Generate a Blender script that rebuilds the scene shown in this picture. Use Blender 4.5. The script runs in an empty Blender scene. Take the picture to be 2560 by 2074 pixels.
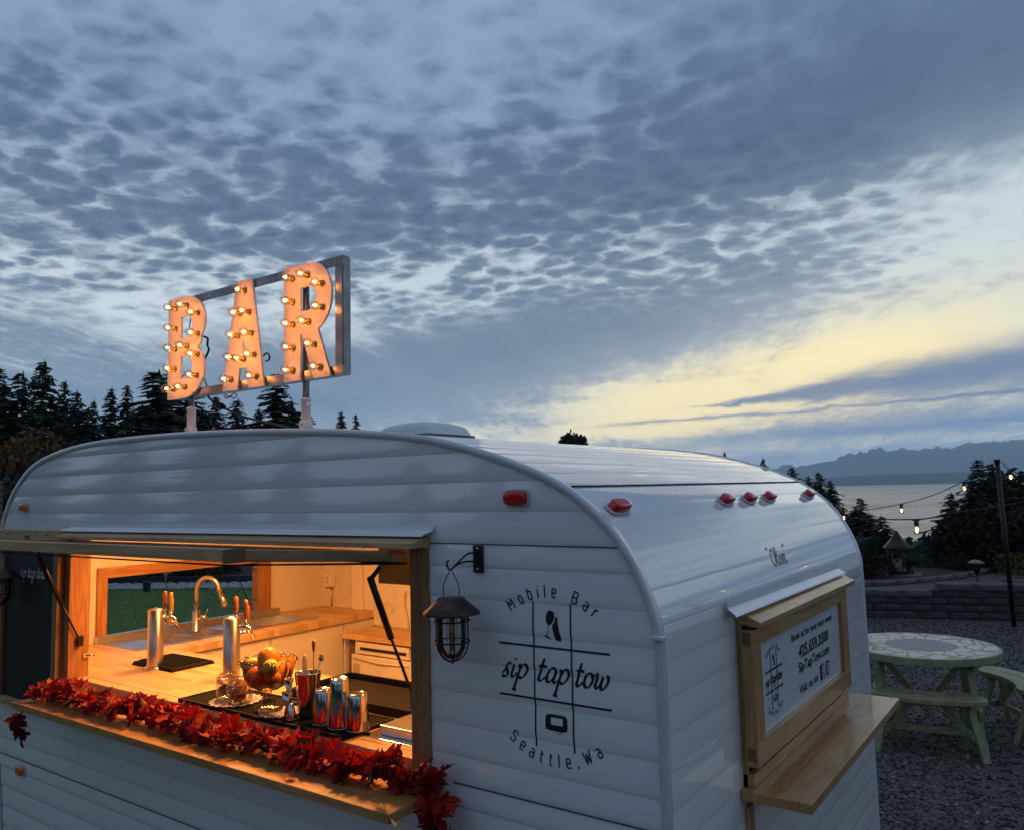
import bpy, bmesh, math, random
from mathutils import Vector, Matrix, Euler, noise
random.seed(7)
sc = bpy.context.scene
COL = sc.collection
R_ = math.radians

# ------------------------------------------------------------------ camera
CAM = Vector((.811, -1.675, 2.05))
cam_data = bpy.data.cameras.new('camera'); cam = bpy.data.objects.new('camera', cam_data); COL.objects.link(cam)
_m = Matrix(((0.8131, 0.0735, 0.5775), (0.5816, -0.0616, -0.8111), (-0.0240, 0.9954, -0.0929)))
_x = Vector(_m.col[0]).normalized(); _z = Vector(_m.col[2]); _z = (_z - _x * _z.dot(_x)).normalized(); _y = _z.cross(_x)
cam.matrix_world = Matrix(((_x.x, _y.x, _z.x, CAM.x), (_x.y, _y.y, _z.y, CAM.y), (_x.z, _y.z, _z.z, CAM.z), (0, 0, 0, 1)))
cam_data.lens = 28.0; cam_data.sensor_width = 36.0; cam_data.sensor_fit = 'HORIZONTAL'
cam_data.clip_start = .05; cam_data.clip_end = 120000
sc.camera = cam

# ------------------------------------------------------------------ node expression helper
class NT:
    """tiny expression builder over a node tree: numbers and sockets combine into Math nodes"""
    def __init__(s, nt): s.nt = nt
    def new(s, t, **k):
        n = s.nt.nodes.new(t)
        for a, b in k.items(): setattr(n, a, b)
        return n
    def put(s, sock, v):
        if isinstance(v, E_): s.nt.links.new(v.s, sock)
        elif hasattr(v, 'node'): s.nt.links.new(v, sock)
        else: sock.default_value = v
    def m(s, op, *a, clamp=False):
        n = s.new('ShaderNodeMath', operation=op); n.use_clamp = clamp
        for i, v in enumerate(a): s.put(n.inputs[i], v)
        return E_(s, n.outputs[0])
    def e(s, sock): return E_(s, sock)
    def mix(s, f, a, b, blend='MIX'):
        n = s.new('ShaderNodeMix', data_type='RGBA', blend_type=blend); n.clamp_factor = True
        s.put(n.inputs[0], f); s.put(n.inputs[6], a); s.put(n.inputs[7], b)
        return n.outputs[2]
    def xyz(s, x, y, z):
        n = s.new('ShaderNodeCombineXYZ')
        for i, v in enumerate((x, y, z)): s.put(n.inputs[i], v)
        return n.outputs[0]
    def noise(s, vec, scale, detail=6, rough=.55, dist=0., dim='3D', w=None, lac=2.0):
        n = s.new('ShaderNodeTexNoise', noise_dimensions=dim)
        s.put(n.inputs['Vector'], vec); n.inputs['Scale'].default_value = scale; n.inputs['Detail'].default_value = detail
        n.inputs['Roughness'].default_value = rough; n.inputs['Distortion'].default_value = dist; n.inputs['Lacunarity'].default_value = lac
        return E_(s, n.outputs[0])
    def sm(s, v, a, b, lo=0., hi=1.):
        n = s.new('ShaderNodeMapRange', interpolation_type='SMOOTHSTEP')
        s.put(n.inputs[0], v)
        for i, q in zip((1, 2, 3, 4), (a, b, lo, hi)): s.put(n.inputs[i], q)
        return E_(s, n.outputs[0])
class E_:
    def __init__(s, n, sock): s.n = n; s.s = sock
    def __add__(s, o): return s.n.m('ADD', s, o)
    __radd__ = __add__
    def __sub__(s, o): return s.n.m('SUBTRACT', s, o)
    def __rsub__(s, o): return s.n.m('SUBTRACT', o, s)
    def __mul__(s, o): return s.n.m('MULTIPLY', s, o)
    __rmul__ = __mul__
    def __truediv__(s, o): return s.n.m('DIVIDE', s, o)
    def __rtruediv__(s, o): return s.n.m('DIVIDE', o, s)
    def cl(s): return s.n.m('ADD', s, 0., clamp=True)

# ------------------------------------------------------------------ sky
def lin(r, g, b):
    f = lambda c: (c / 255 / 12.92) if c / 255 <= .04045 else ((c / 255 + .055) / 1.055) ** 2.4
    return (f(r), f(g), f(b), 1)
SUN_AZ = 17.0      # degrees from +Y towards -X, where the glow sits behind the clouds
SUN_EL = 2.0
world = bpy.data.worlds.new('World'); sc.world = world; world.use_nodes = True
wt = world.node_tree; wt.nodes.clear(); n = NT(wt)
tc = n.new('ShaderNodeTexCoord'); sp = n.new('ShaderNodeSeparateXYZ'); wt.links.new(tc.outputs['Generated'], sp.inputs[0])
dx, dy, dz = (n.e(sp.outputs[i]) for i in range(3))
az = n.m('ARCTAN2', dx, dy) * 57.29578                      # degrees, negative towards -X
el = n.m('ARCSINE', dz) * 57.29578
# cloud-deck coordinates: the direction carried onto a flat layer overhead
hz = n.m('MAXIMUM', dz, 0.) + .10
px, py = dx / hz, dy / hz
deck = n.xyz(px, py, 0.)
warp1 = n.noise(deck, .55, 3, .5) - .5
warp2 = n.noise(n.xyz(px, py, 7.), .55, 3, .5) - .5
fw1 = n.noise(deck, 2.2, 3, .55) - .5
fw2 = n.noise(n.xyz(px, py, 3.), 2.2, 3, .55) - .5
a = az + warp1 * 10. + fw1 * 5.
e = el + warp2 * 5. + fw2 * 2.4
def blob(a0, e0, wa, we, rot=0., aa=None, ee=None):
    aa = a if aa is None else aa; ee = e if ee is None else ee
    c, s_ = math.cos(R_(rot)), math.sin(R_(rot))
    u = (aa - a0) * (c / wa) + (ee - e0) * (s_ / wa)
    v = (ee - e0) * (c / we) - (aa - a0) * (s_ / we)
    q = u * u + v * v
    return n.m('EXPONENT', q * -1.)
# streaked high cloud, drawn out along the wind
wa_ = R_(-62); cx_, sx_ = math.cos(wa_), math.sin(wa_)
su = px * cx_ + py * sx_; sv = py * cx_ - px * sx_
# altocumulus cells: dark puffs with thin bright seams between them
def voro(vec, scale, sm_=.6):
    v_ = n.new('ShaderNodeTexVoronoi', feature='SMOOTH_F1'); n.put(v_.inputs['Vector'], vec)
    v_.inputs['Scale'].default_value = scale; v_.inputs['Smoothness'].default_value = sm_; v_.inputs['Randomness'].default_value = 1.
    return E_(n, v_.outputs['Distance'])
hw1 = n.noise(deck, 12., 5, .68) - .5
hw2 = n.noise(n.xyz(px, py, 4.), 12., 5, .68) - .5
cx2 = px + fw1 * .14 + hw1 * .11; cy2 = py + fw2 * .14 + hw2 * .11
puff = 1. - voro(n.xyz(cx2 * .95, cy2 * 1.05, 0.), 13.0, .35) * 1.45
c1 = n.noise(n.xyz(cx2, cy2, .3), 5.5, 7, .58, .0)
c2 = n.noise(n.xyz(cx2, cy2, 5.), 24., 5, .62, .0)
cells = puff * .33 + c1 * .46 + c2 * .34
strk = n.noise(n.xyz(su * .30, sv * 1.25, 2.), 3.4, 8, .64, .5)
soft = n.noise(n.xyz(px, py, 9.), 1.6, 8, .60)
fine = n.noise(n.xyz(su * .8, sv * 1.6, 4.), 11., 6, .66, .3)
# where the deck is thick (1) or thin (0), in azimuth and elevation
thick = (.60
         - .28 * blob(-64, 33, 28, 9, 4)                    # thin, pale upper left
         - .20 * blob(-40, 32, 16, 5)
         + .40 * blob(-8, 23.5, 25, 4.4, 7)                 # heavy band rising to the right
         + .24 * blob(-42, 19.2, 36, 3.6, 5)
         + .10 * blob(-62, 17, 14, 3.)
         - .25 * blob(-42, 15.2, 20, 1.5, 12)                 # bright ragged gap under the band
         - .20 * blob(-63, 14.5, 12, 2.4)
         + .34 * blob(-32, 11.0, 20, 3.0, 7)                # flat grey sheet in the middle
         + .20 * blob(-14, 15.5, 10, 1.6, 10)
         + .30 * blob(-52, 6.5, 26, 2.8)
         - .24 * blob(-54, 11.2, 10, 1.1)
         - .38 * blob(-3, 15.5, 12, 4.0, 18)                   # open pale window at right
         + .16 * blob(-6, 12.4, 9, .8, 14)
         + .26 * blob(-17, 7.9, 9, .5, 6) + .22 * blob(-8, 10.6, 8, .5, 9)
         - .34 * blob(40, 14, 42, 9)                          # the open window runs on past the right edge
         - .54 * blob(-12, 8.2, 14, 2.6, 7)
         - .50 * blob(-26, 5.4, 8, 1.5, 4)
         - .30 * blob(-40, 3.6, 12, .8, 4)
         )
edge_t = (n.noise(n.xyz(a * .22, e * 1.0, 1.), .9, 6, .6) - .5)
celw = n.sm(el, 9.5, 15.) * n.sm(az + el * .9, 22., -4.)
tex = cells * celw + (strk * .46 + soft * .34 + fine * .36 - .06) * (1. - celw)
amp = n.sm(el, 30., 17., 1.0, 2.2) * (1. - .45 * blob(-31, 10.0, 20, 3.4, 7))
Draw = thick + (tex - .52) * amp
D = n.sm(Draw, .14, .78) * .84 + n.sm(Draw, .60, 1.45) * .16
# low streamers above the water, thin and long
bar = lambda e0, w, a0, wa2, sl: n.m('EXPONENT', n.m('POWER', n.m('ABSOLUTE', (el - e0 - ((az + 4.) * sl) + edge_t * 1.1) / w), 2.) * -1.) * n.sm(az, a0, a0 + wa2)
tp = n.sm(az, -24., -1.)
b1 = (el - 5.4 - tp * 1.5 + edge_t * 1.5) / (tp * 1.5 + .06)
big = n.m('EXPONENT', n.m('POWER', n.m('ABSOLUTE', b1), 3.) * -1.) * n.sm(az, -25., -19.)
low = (big * (1.15 - fine * .35) + bar(3.55, .62, -27., 14., .02) * 1.0 + bar(5.15, .14, -32., 7., .03) * .8 + bar(2.2, .35, -26., 14., .03) * .6).cl()
warm = (1.1 * blob(-19, 5.2, 15, 3.4, 0, az, el) + .75 * blob(-10, 8.5, 13, 3.6, 6, az, el) + .35 * blob(-40, 3.6, 16, 1.4, 0, az, el)).cl()
pale = (blob(-4, 14, 16, 6.5, 15) + .75 * blob(38, 15, 42, 10) + .5 * blob(-18, 9, 16, 4)).cl()
left = n.sm(az, -30., -60.)
# gaps
g = n.mix(n.sm(el, 10., 27.), lin(202, 213, 218), lin(130, 152, 182))
g = n.mix(n.sm(el, 30., 52.), g, lin(146, 162, 188))
g = n.mix(pale * .85, g, lin(196, 209, 212))
g = n.mix(warm, g, lin(255, 236, 176))
# cloud
k = n.mix(n.sm(el, 2., 20.), lin(98, 121, 145), lin(64, 86, 115))
k = n.mix(n.sm(el, 30., 52.), k, lin(118, 134, 160))
k = n.mix((pale * .55 + warm * .25).cl(), k, lin(150, 163, 178))
deep = (blob(-11, 23.5, 25, 4.4, 7) * .9 + blob(-34, 11., 20, 2.8, 7) * .55 + blob(-44, 19.5, 26, 3.2, 5) * .45).cl()
k = n.mix(deep * .5, k, lin(58, 76, 108))
shade = n.mix(D, g, k)
shade = n.mix(low * .97, shade, n.mix(n.sm(el, 1., 7.), lin(100, 128, 160), lin(92, 112, 142)))
# horizon veil
veil = n.sm(el, 3.6, -.5)
shade = n.mix(veil * .85, shade, n.mix(n.sm(az, -60., -8.), lin(120, 136, 160), lin(118, 142, 166)))
# the sky away from the glow dims and cools evenly round the horizon
away = n.sm(n.m('ABSOLUTE', az - 5.), 95., 170.)
shade = n.mix(away * .25, shade, lin(92, 106, 138))
shade = n.mix(n.sm(el, -1., -8.), shade, lin(40, 46, 56))
bgc = n.new('ShaderNodeBackground'); n.put(bgc.inputs[0], shade); tau = .100 / n.m('MAXIMUM', dz, .033)
n.put(bgc.inputs[1], (n.m('EXPONENT', tau) + 1.) * .5 * 1.04)      # what the evening air between here and the clouds takes away
nis = n.new('ShaderNodeTexSky', sky_type='NISHITA'); nis.sun_disc = False
nis.sun_elevation = R_(SUN_EL); nis.sun_rotation = R_(-SUN_AZ); nis.air_density = 1.0; nis.dust_density = 2.0
bgn = n.new('ShaderNodeBackground'); n.put(bgn.inputs[0], nis.outputs[0]); bgn.inputs[1].default_value = .05
addn = n.new('ShaderNodeMixShader'); n.put(addn.inputs[0], .06)      # a little of the clear twilight sky shows through the deck
wt.links.new(bgc.outputs[0], addn.inputs[1]); wt.links.new(bgn.outputs[0], addn.inputs[2])
wo = n.new('ShaderNodeOutputWorld'); wt.links.new(addn.outputs[0], wo.inputs[0])
world.cycles.sampling_method = 'MANUAL'; world.cycles.sample_map_resolution = 512

sun_d = bpy.data.lights.new('sun', 'SUN'); sun_d.energy = .12; sun_d.angle = R_(40); sun_d.color = (1, .86, .66)
sun = bpy.data.objects.new('sun', sun_d); COL.objects.link(sun)
_az, _el = R_(SUN_AZ), R_(6)
sun.rotation_euler = Vector((-math.sin(_az) * math.cos(_el), math.cos(_az) * math.cos(_el), math.sin(_el))).to_track_quat('Z', 'Y').to_euler()

sc.view_settings.view_transform = 'Standard'; sc.view_settings.look = 'None'; sc.view_settings.exposure = 0.22
sc.view_settings.gamma = 1.0; sc.view_settings.use_curve_mapping = False
sc.render.engine = 'CYCLES'; sc.cycles.use_denoising = True
sc.cycles.max_bounces = 8; sc.cycles.volume_bounces = 2; sc.cycles.diffuse_bounces = 3; sc.cycles.glossy_bounces = 4; sc.cycles.transmission_bounces = 8
sc.cycles.transparent_max_bounces = 24; sc.cycles.sample_clamp_indirect = 4.0; sc.cycles.blur_glossy = .5
sc.cycles.caustics_reflective = False; sc.cycles.caustics_refractive = False

# ------------------------------------------------------------------ helpers
def tag(o, label=None, cat=None, group=None, kind=None):
    if label: o['label'] = label
    if cat: o['category'] = cat
    if group: o['group'] = group
    if kind: o['kind'] = kind
    return o
def wm(o):
    m = o.matrix_parent_inverse @ Matrix.LocRotScale(o.location, o.rotation_euler, o.scale)
    return (wm(o.parent) @ m) if o.parent else Matrix.LocRotScale(o.location, o.rotation_euler, o.scale)
def adopt(o, p):
    if p is not None:
        o.parent = p; o.matrix_parent_inverse = wm(p).inverted()
    return o
def empty(name, loc, label=None, cat=None, group=None):
    o = bpy.data.objects.new(name, None); COL.objects.link(o); o.location = loc; o.empty_display_size = .1
    return tag(o, label, cat, group)
def copy_tree(o, parent=None):
    c = o.copy(); COL.objects.link(c)
    if parent is not None: c.parent = parent
    for ch in o.children: copy_tree(ch, c)
    return c
def inst(mesh, name, parent, loc, rot=(0, 0, 0), scl=(1, 1, 1)):
    """a part that shares its mesh; loc in world space"""
    o = bpy.data.objects.new(name, mesh); COL.objects.link(o)
    o.location = loc; o.rotation_euler = rot; o.scale = scl
    return adopt(o, parent)

class MB:
    def __init__(s): s.v = []; s.f = []; s.sm = []
    def add(s, vs, fs, smooth=False):
        b = len(s.v); s.v += [tuple(v) for v in vs]; s.f += [tuple(b + i for i in f) for f in fs]; s.sm += [smooth] * len(fs); return s
    def box(s, x0, x1, y0, y1, z0, z1):
        return s.add([(x, y, z) for x in (x0, x1) for y in (y0, y1) for z in (z0, z1)],
                     [(0, 1, 3, 2), (4, 6, 7, 5), (0, 4, 5, 1), (2, 3, 7, 6), (0, 2, 6, 4), (1, 5, 7, 3)])
    def hexa(s, p):   # 8 points: bottom 4 ccw, top 4 ccw
        return s.add(p, [(3, 2, 1, 0), (4, 5, 6, 7), (0, 1, 5, 4), (1, 2, 6, 5), (2, 3, 7, 6), (3, 0, 4, 7)])
    def beam(s, a, b, w, h, up=(0, 0, 1)):
        a, b = Vector(a), Vector(b); d = (b - a).normalized(); r = d.cross(Vector(up)).normalized(); u = r.cross(d)
        r *= w / 2; u *= h / 2
        return s.hexa([a - r - u, a + r - u, b + r - u, b - r - u, a - r + u, a + r + u, b + r + u, b - r + u])
    def tube(s, pts, r, n=8, cap=True):
        pts = [Vector(p) for p in pts]; rs = r if isinstance(r, (list, tuple)) else [r] * len(pts)
        prev = None; rings = []
        for i, p in enumerate(pts):
            t = (pts[min(i + 1, len(pts) - 1)] - pts[max(i - 1, 0)]).normalized()
            if prev is None:
                u = t.orthogonal().normalized()
            else:
                u = (prev - t * prev.dot(t)).normalized()
            prev = u; w = t.cross(u)
            rings.append([p + (u * math.cos(k * 2 * math.pi / n) + w * math.sin(k * 2 * math.pi / n)) * rs[i] for k in range(n)])
        vs = [v for rg in rings for v in rg]; fs = []
        for i in range(len(rings) - 1):
            for k in range(n):
                fs.append((i * n + k, i * n + (k + 1) % n, (i + 1) * n + (k + 1) % n, (i + 1) * n + k))
        s.add(vs, fs, True)
        if cap: s.add(rings[0][::-1], [tuple(range(n))]); s.add(rings[-1], [tuple(range(n))])
        return s
    def lathe(s, prof, c, n=24, wave=None, axis=None):
        """prof: [(r,z)...] turned round a vertical axis through c"""
        c = Vector(c); vs = []; fs = []
        for i, (r, z) in enumerate(prof):
            for k in range(n):
                th = k * 2 * math.pi / n; rr, zz = (r, z) if wave is None else wave(r, z, th, i)
                v = Vector((rr * math.cos(th), rr * math.sin(th), zz))
                if axis is not None: v = axis @ v
                vs.append(c + v)
        for i in range(len(prof) - 1):
            for k in range(n):
                fs.append((i * n + k, i * n + (k + 1) % n, (i + 1) * n + (k + 1) % n, (i + 1) * n + k))
        return s.add(vs, fs, True)
    def prism(s, poly, f3, d):
        """flat polygon (ccw list of 2-D points, no holes) carried to 3-D by f3(u,v,depth)"""
        n = len(poly); vs = [f3(u, v, 0) for u, v in poly] + [f3(u, v, d) for u, v in poly]
        return s.add(vs, [tuple(range(n)), tuple(range(2 * n - 1, n - 1, -1))] + [(i + n, (i + 1) % n + n, (i + 1) % n, i) for i in range(n)])
    def ball(s, c, r, n=12, m=8, sc=(1, 1, 1), fn=None):
        vs = []; fs = []; c = Vector(c)
        for i in range(m + 1):
            ph = math.pi * i / m
            for k in range(n):
                th = 2 * math.pi * k / n; d = Vector((math.sin(ph) * math.cos(th), math.sin(ph) * math.sin(th), math.cos(ph)))
                q = r * (fn(d) if fn else 1)
                vs.append(c + Vector((d.x * q * sc[0], d.y * q * sc[1], d.z * q * sc[2])))
        for i in range(m):
            for k in range(n): fs.append(((i + 1) * n + k, (i + 1) * n + (k + 1) % n, i * n + (k + 1) % n, i * n + k))
        return s.add(vs, fs, True)
    def mesh(s, name, mat=None):
        me = bpy.data.meshes.new(name); me.from_pydata(s.v, [], s.f); me.update()
        if any(s.sm): me.polygons.foreach_set('use_smooth', s.sm)
        if mat: me.materials.append(mat)
        return me
    def build(s, name, mat=None, parent=None, bevel=0, **k):
        me = s.mesh(name, mat)
        bm = bmesh.new(); bm.from_mesh(me)
        if bevel is not None: bmesh.ops.remove_doubles(bm, verts=bm.verts, dist=1e-6); bmesh.ops.recalc_face_normals(bm, faces=bm.faces)
        bm.to_mesh(me); bm.free()
        o = bpy.data.objects.new(name, me); COL.objects.link(o)
        if bevel:
            md = o.modifiers.new('bevel', 'BEVEL'); md.width = bevel; md.segments = 2; md.limit_method = 'ANGLE'; md.angle_limit = R_(40)
        adopt(o, parent); tag(o, **k); return o
def lerp(a, b, t): return a + (b - a) * t
def poly_interp(pts, x):
    """pts: sorted [(x,y)]"""
    if x <= pts[0][0]: return pts[0][1]
    for (x0, y0), (x1, y1) in zip(pts, pts[1:]):
        if x <= x1: return lerp(y0, y1, (x - x0) / (x1 - x0)) if x1 > x0 else y1
    return pts[-1][1]
def catmull(pts, k=6, closed=False):
    P = [Vector(p) for p in pts]; out = []; n_ = len(P)
    for i in range(n_ if closed else n_ - 1):
        p0 = P[i - 1] if (i or closed) else P[0]; p1 = P[i]; p2 = P[(i + 1) % n_]; p3 = P[(i + 2) % n_] if (closed or i + 2 < n_) else P[-1]
        for j in range(k):
            t = j / k
            out.append(.5 * ((2 * p1) + (p2 - p0) * t + (2 * p0 - 5 * p1 + 4 * p2 - p3) * t * t + (3 * p1 - p0 - 3 * p2 + p3) * t ** 3))
    if not closed: out.append(P[-1])
    return out

# ------------------------------------------------------------------ materials
def newmat(name):
    m = bpy.data.materials.new(name); m.use_nodes = True; nt = m.node_tree; nt.nodes.clear(); n = NT(nt)
    b = n.new('ShaderNodeBsdfPrincipled'); o = n.new('ShaderNodeOutputMaterial'); nt.links.new(b.outputs[0], o.inputs[0])
    return m, n, b, o
def objco(n, scale=(1, 1, 1), rot=(0, 0, 0), kind='Object'):
    t = n.new('ShaderNodeTexCoord'); mp = n.new('ShaderNodeMapping'); mp.inputs['Scale'].default_value = scale; mp.inputs['Rotation'].default_value = rot
    n.nt.links.new(t.outputs[kind], mp.inputs[0]); return mp.outputs[0]
def bump(n, b, h, strength, dist=.002):
    bp = n.new('ShaderNodeBump'); bp.inputs['Strength'].default_value = strength; bp.inputs['Distance'].default_value = dist
    n.put(bp.inputs['Height'], h); n.nt.links.new(bp.outputs[0], b.inputs['Normal'])
def c4(c): return (c[0], c[1], c[2], 1)
def mul(c, k): return (c[0] * k, c[1] * k, c[2] * k, 1)
def mat(name, col, rough=.5, metal=0., var=.15, vs=6., bmp=0., bs=60., coat=0., spec=.5, rvar=.0, sss=0.):
    m, n, b, o = newmat(name); co = objco(n)
    nz = n.noise(co, vs, 5, .6)
    n.put(b.inputs['Base Color'], n.mix(n.sm(nz, .3, .7), mul(col, 1 - var), mul(col, 1 + var * .6)))
    b.inputs['Metallic'].default_value = metal; b.inputs['Specular IOR Level'].default_value = spec
    if rvar: n.put(b.inputs['Roughness'], n.sm(n.noise(co, vs * 2.3, 4, .6), .3, .7, rough, rough + rvar))
    else: b.inputs['Roughness'].default_value = rough
    if coat: b.inputs['Coat Weight'].default_value = coat; b.inputs['Coat Roughness'].default_value = .05
    if bmp: bump(n, b, n.noise(co, bs, 5, .6), bmp)
    return m
def wood(name, c1, c2, axis=0, rough=.45, coat=.0, scale=1., dark=None):
    """long-grained timber; axis = direction of the grain"""
    m, n, b, o = newmat(name)
    sc_ = [1, 1, 1]; sc_ = [14 * scale] * 3; sc_[axis] = 1.1 * scale
    co = objco(n, tuple(sc_))
    w = n.noise(co, 1., 3, .5, .6)
    rings = n.m('FRACT', w * 9.)
    rings = n.sm(n.m('ABSOLUTE', rings - .5), .0, .5)
    s2 = [130 * scale] * 3; s2[axis] = 5 * scale
    fib = n.noise(objco(n, tuple(s2)), 1., 4, .6)
    big = n.noise(objco(n), 3., 3, .5)
    f = (rings * .26 + fib * .54 + n.noise(objco(n, tuple([40 * scale if i_ != axis else 1.6 * scale for i_ in range(3)])), 1., 3, .5) * .26)
    colr = n.mix(n.sm(f, .15, .85), c4(c1), c4(c2))
    colr = n.mix(n.sm(big, .35, .7) * .35, colr, c4(mul(c1, .75)))
    n.put(b.inputs['Base Color'], colr); n.put(b.inputs['Roughness'], n.sm(fib, .2, .8, rough, rough + .15))
    if coat: b.inputs['Coat Weight'].default_value = coat; b.inputs['Coat Roughness'].default_value = .08
    bump(n, b, fib * .6 + rings * .4, .25, .001)
    return m
def glow(name, col, strength):
    m = bpy.data.materials.new(name); m.use_nodes = True; nt = m.node_tree; nt.nodes.clear(); n = NT(nt)
    e = n.new('ShaderNodeEmission'); e.inputs[0].default_value = c4(col); e.inputs[1].default_value = strength
    nz = n.noise(objco(n), 60., 2); n.put(e.inputs[1], n.sm(nz, .2, .8, strength * .9, strength * 1.1))
    o = n.new('ShaderNodeOutputMaterial'); nt.links.new(e.outputs[0], o.inputs[0]); return m
def clearglass(name, tint=(1, 1, 1), refl=1.0, rough=.02, dens=.0):
    """thin glass: see-through with a Fresnel sheen, so lamps shine through it"""
    m = bpy.data.materials.new(name); m.use_nodes = True; nt = m.node_tree; nt.nodes.clear(); n = NT(nt)
    t = n.new('ShaderNodeBsdfTransparent'); g = n.new('ShaderNodeBsdfGlossy'); g.inputs['Roughness'].default_value = rough
    nz = n.noise(objco(n), 14., 3); n.put(t.inputs[0], n.mix(nz, mul(tint, 1 - dens), mul(tint, 1.)))
    fr = n.new('ShaderNodeLayerWeight'); fr.inputs[0].default_value = .35
    f = n.m('ADD', n.e(fr.outputs['Fresnel']) * refl, .02, clamp=True)
    mx = n.new('ShaderNodeMixShader'); n.put(mx.inputs[0], f); nt.links.new(t.outputs[0], mx.inputs[1]); nt.links.new(g.outputs[0], mx.inputs[2])
    o = n.new('ShaderNodeOutputMaterial'); nt.links.new(mx.outputs[0], o.inputs[0]); return m

OAK1, OAK2 = (.34, .160, .050), (.56, .310, .108)
oakx = wood('oak_along_x', OAK1, OAK2, 0, .32, .3); oaky = wood('oak_along_y', OAK1, OAK2, 1, .30, .35); oakz = wood('oak_along_z', OAK1, OAK2, 2, .35, .25)
wx = wood('brown_timber_x', (.36, .215, .105), (.60, .40, .21), 0, .45); wz = wood('brown_timber_z', (.20, .105, .045), (.38, .22, .10), 2, .45)
wend = wood('end_grain', (.12, .07, .035), (.20, .115, .055), 1, .6)
rwz = wood('red_timber_z', (.30, .12, .04), (.55, .27, .09), 2, .4); rwy = wood('red_timber_y', (.30, .12, .04), (.55, .27, .09), 1, .4)
# butcher block: staves glued side by side
def butcher(name):
    m, n, b, o = newmat(name); co = objco(n)
    sx = n.new('ShaderNodeSeparateXYZ'); n.nt.links.new(co, sx.inputs[0])
    x, y = n.e(sx.outputs[0]), n.e(sx.outputs[1])
    row = n.m('FLOOR', y * 26.); colm = n.m('FLOOR', x * 2.3 + n.m('FRACT', row * .381) * 1.)
    wn = n.new('ShaderNodeTexWhiteNoise', noise_dimensions='2D'); n.put(wn.inputs[0], n.xyz(row, colm, 0.))
    fib = n.noise(objco(n, (5, 120, 60)), 1., 4, .6)
    f = (n.e(wn.outputs[0]) * .5 + fib * .5)
    edge = n.sm(n.m('ABSOLUTE', n.m('FRACT', y * 26.) - .5), .485, .5)
    colr = n.mix(n.sm(f, .15, .85), (.46, .27, .11, 1), (.66, .44, .21, 1)); colr = n.mix(edge * .5, colr, (.25, .13, .05, 1))
    n.put(b.inputs['Base Color'], colr); n.put(b.inputs['Roughness'], n.sm(fib, .2, .8, .42, .58)); b.inputs['Coat Weight'].default_value = .06
    bump(n, b, fib, .12, .001); return m
block = butcher('butcher_block')
def paint_mat():
    m, n, b, o = newmat('white_enamel'); co = objco(n)
    nz = n.noise(co, 2.2, 4, .55)
    grime = n.noise(objco(n, (1.5, 1.5, 6)), 5., 6, .65)
    n.put(b.inputs['Base Color'], n.mix(n.sm(grime, .58, .8) * .30, n.mix(nz, (.79, .80, .81, 1), (.85, .85, .85, 1)), (.55, .54, .52, 1)))
    b.inputs['Specular IOR Level'].default_value = .75; b.inputs['Coat Weight'].default_value = .7; b.inputs['Coat Roughness'].default_value = .035
    n.put(b.inputs['Roughness'], n.sm(n.noise(co, 9., 4, .6), .3, .8, .045, .09))
    dent = n.noise(objco(n, (1.0, 1.0, 2.2)), 2.6, 3, .45)
    bump(n, b, dent + n.noise(co, 12., 2, .5) * .06, .26, .010)
    return m
enamel = paint_mat()
trimm = mat('white_trim', (.66, .69, .72), .25, .15, .06, 5)
alu = mat('brushed_aluminium', (.62, .64, .66), .28, 1., .12, 12, .1, 120)
flashm = mat('pale_flashing', (.82, .85, .88), .32, .25, .05, 5)
steel = mat('brushed_steel', (.60, .57, .54), .30, 1., .08, 30)
chrome = mat('polished_steel', (.66, .64, .62), .10, 1., .04, 20)
blackm = mat('black_iron', (.012, .012, .013), .45, .3, .3, 30)
rubber = mat('black_rubber', (.009, .008, .008), .6, 0, .3, 40, .2, 200, spec=.12)
ink = mat('black_vinyl', (.012, .013, .018), .35, 0, .2, 20)
seamk = mat('dark_sealant', (.02, .02, .025), .7, 0, .3, 30)
whitev = mat('white_lettering', (.75, .76, .78), .5, 0, .1, 20)
cream = mat('cream_wall_paint', (.76, .68, .55), .55, 0, .05, 3, .06, 90)
boltm = mat('pale_bolt', (.5, .48, .45), .35, .8, .1, 50)

# ------------------------------------------------------------------ land, water, far shore
def S01(t): t = max(0., min(1., t)); return t * t * (3 - 2 * t)
WALL_A, WALL_B = Vector((-3.1, 11.06)), Vector((1.6, 12.55))       # foot of the retaining wall
def gz(x, y):
    """height of the natural ground"""
    q = y + .12 * x
    h = -34 * S01((q - 20) / 150) if x > -60 else -34 * S01((y - 30) / 160)
    if x < -14: h *= S01((y + x * .25 - 6) / 60)
    r = math.hypot(x, y)
    if r > 24: h += (noise.noise(Vector((x * .03, y * .03, 0))) * 1.2) * min(1, (r - 24) / 40)
    if r < 24: h = min(h, 0)
    return h
def gravel_mat(name, c1, c2, scale, b1=.6):
    m, n, b, o = newmat(name); co = objco(n)
    v = n.new('ShaderNodeTexVoronoi'); n.put(v.inputs['Vector'], co); v.inputs['Scale'].default_value = scale
    wn = n.new('ShaderNodeSeparateXYZ'); n.nt.links.new(v.outputs['Color'], wn.inputs[0])
    big = n.noise(co, .8, 4, .6)
    f = n.e(wn.outputs[0]) * .75 + big * .35
    n.put(b.inputs['Base Color'], n.mix(n.sm(f, .1, .95), c4(c1), c4(c2))); b.inputs['Roughness'].default_value = .85
    bump(n, b, n.e(v.outputs['Distance']) * -1. + n.noise(co, scale * .5, 3, .6) * .5, b1, .02); return m
gravel = gravel_mat('dark_gravel', (.036, .033, .031), (.125, .115, .108), 48.)
mulch = gravel_mat('bark_mulch', (.018, .011, .008), (.07, .042, .03), 30., .9)
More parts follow.
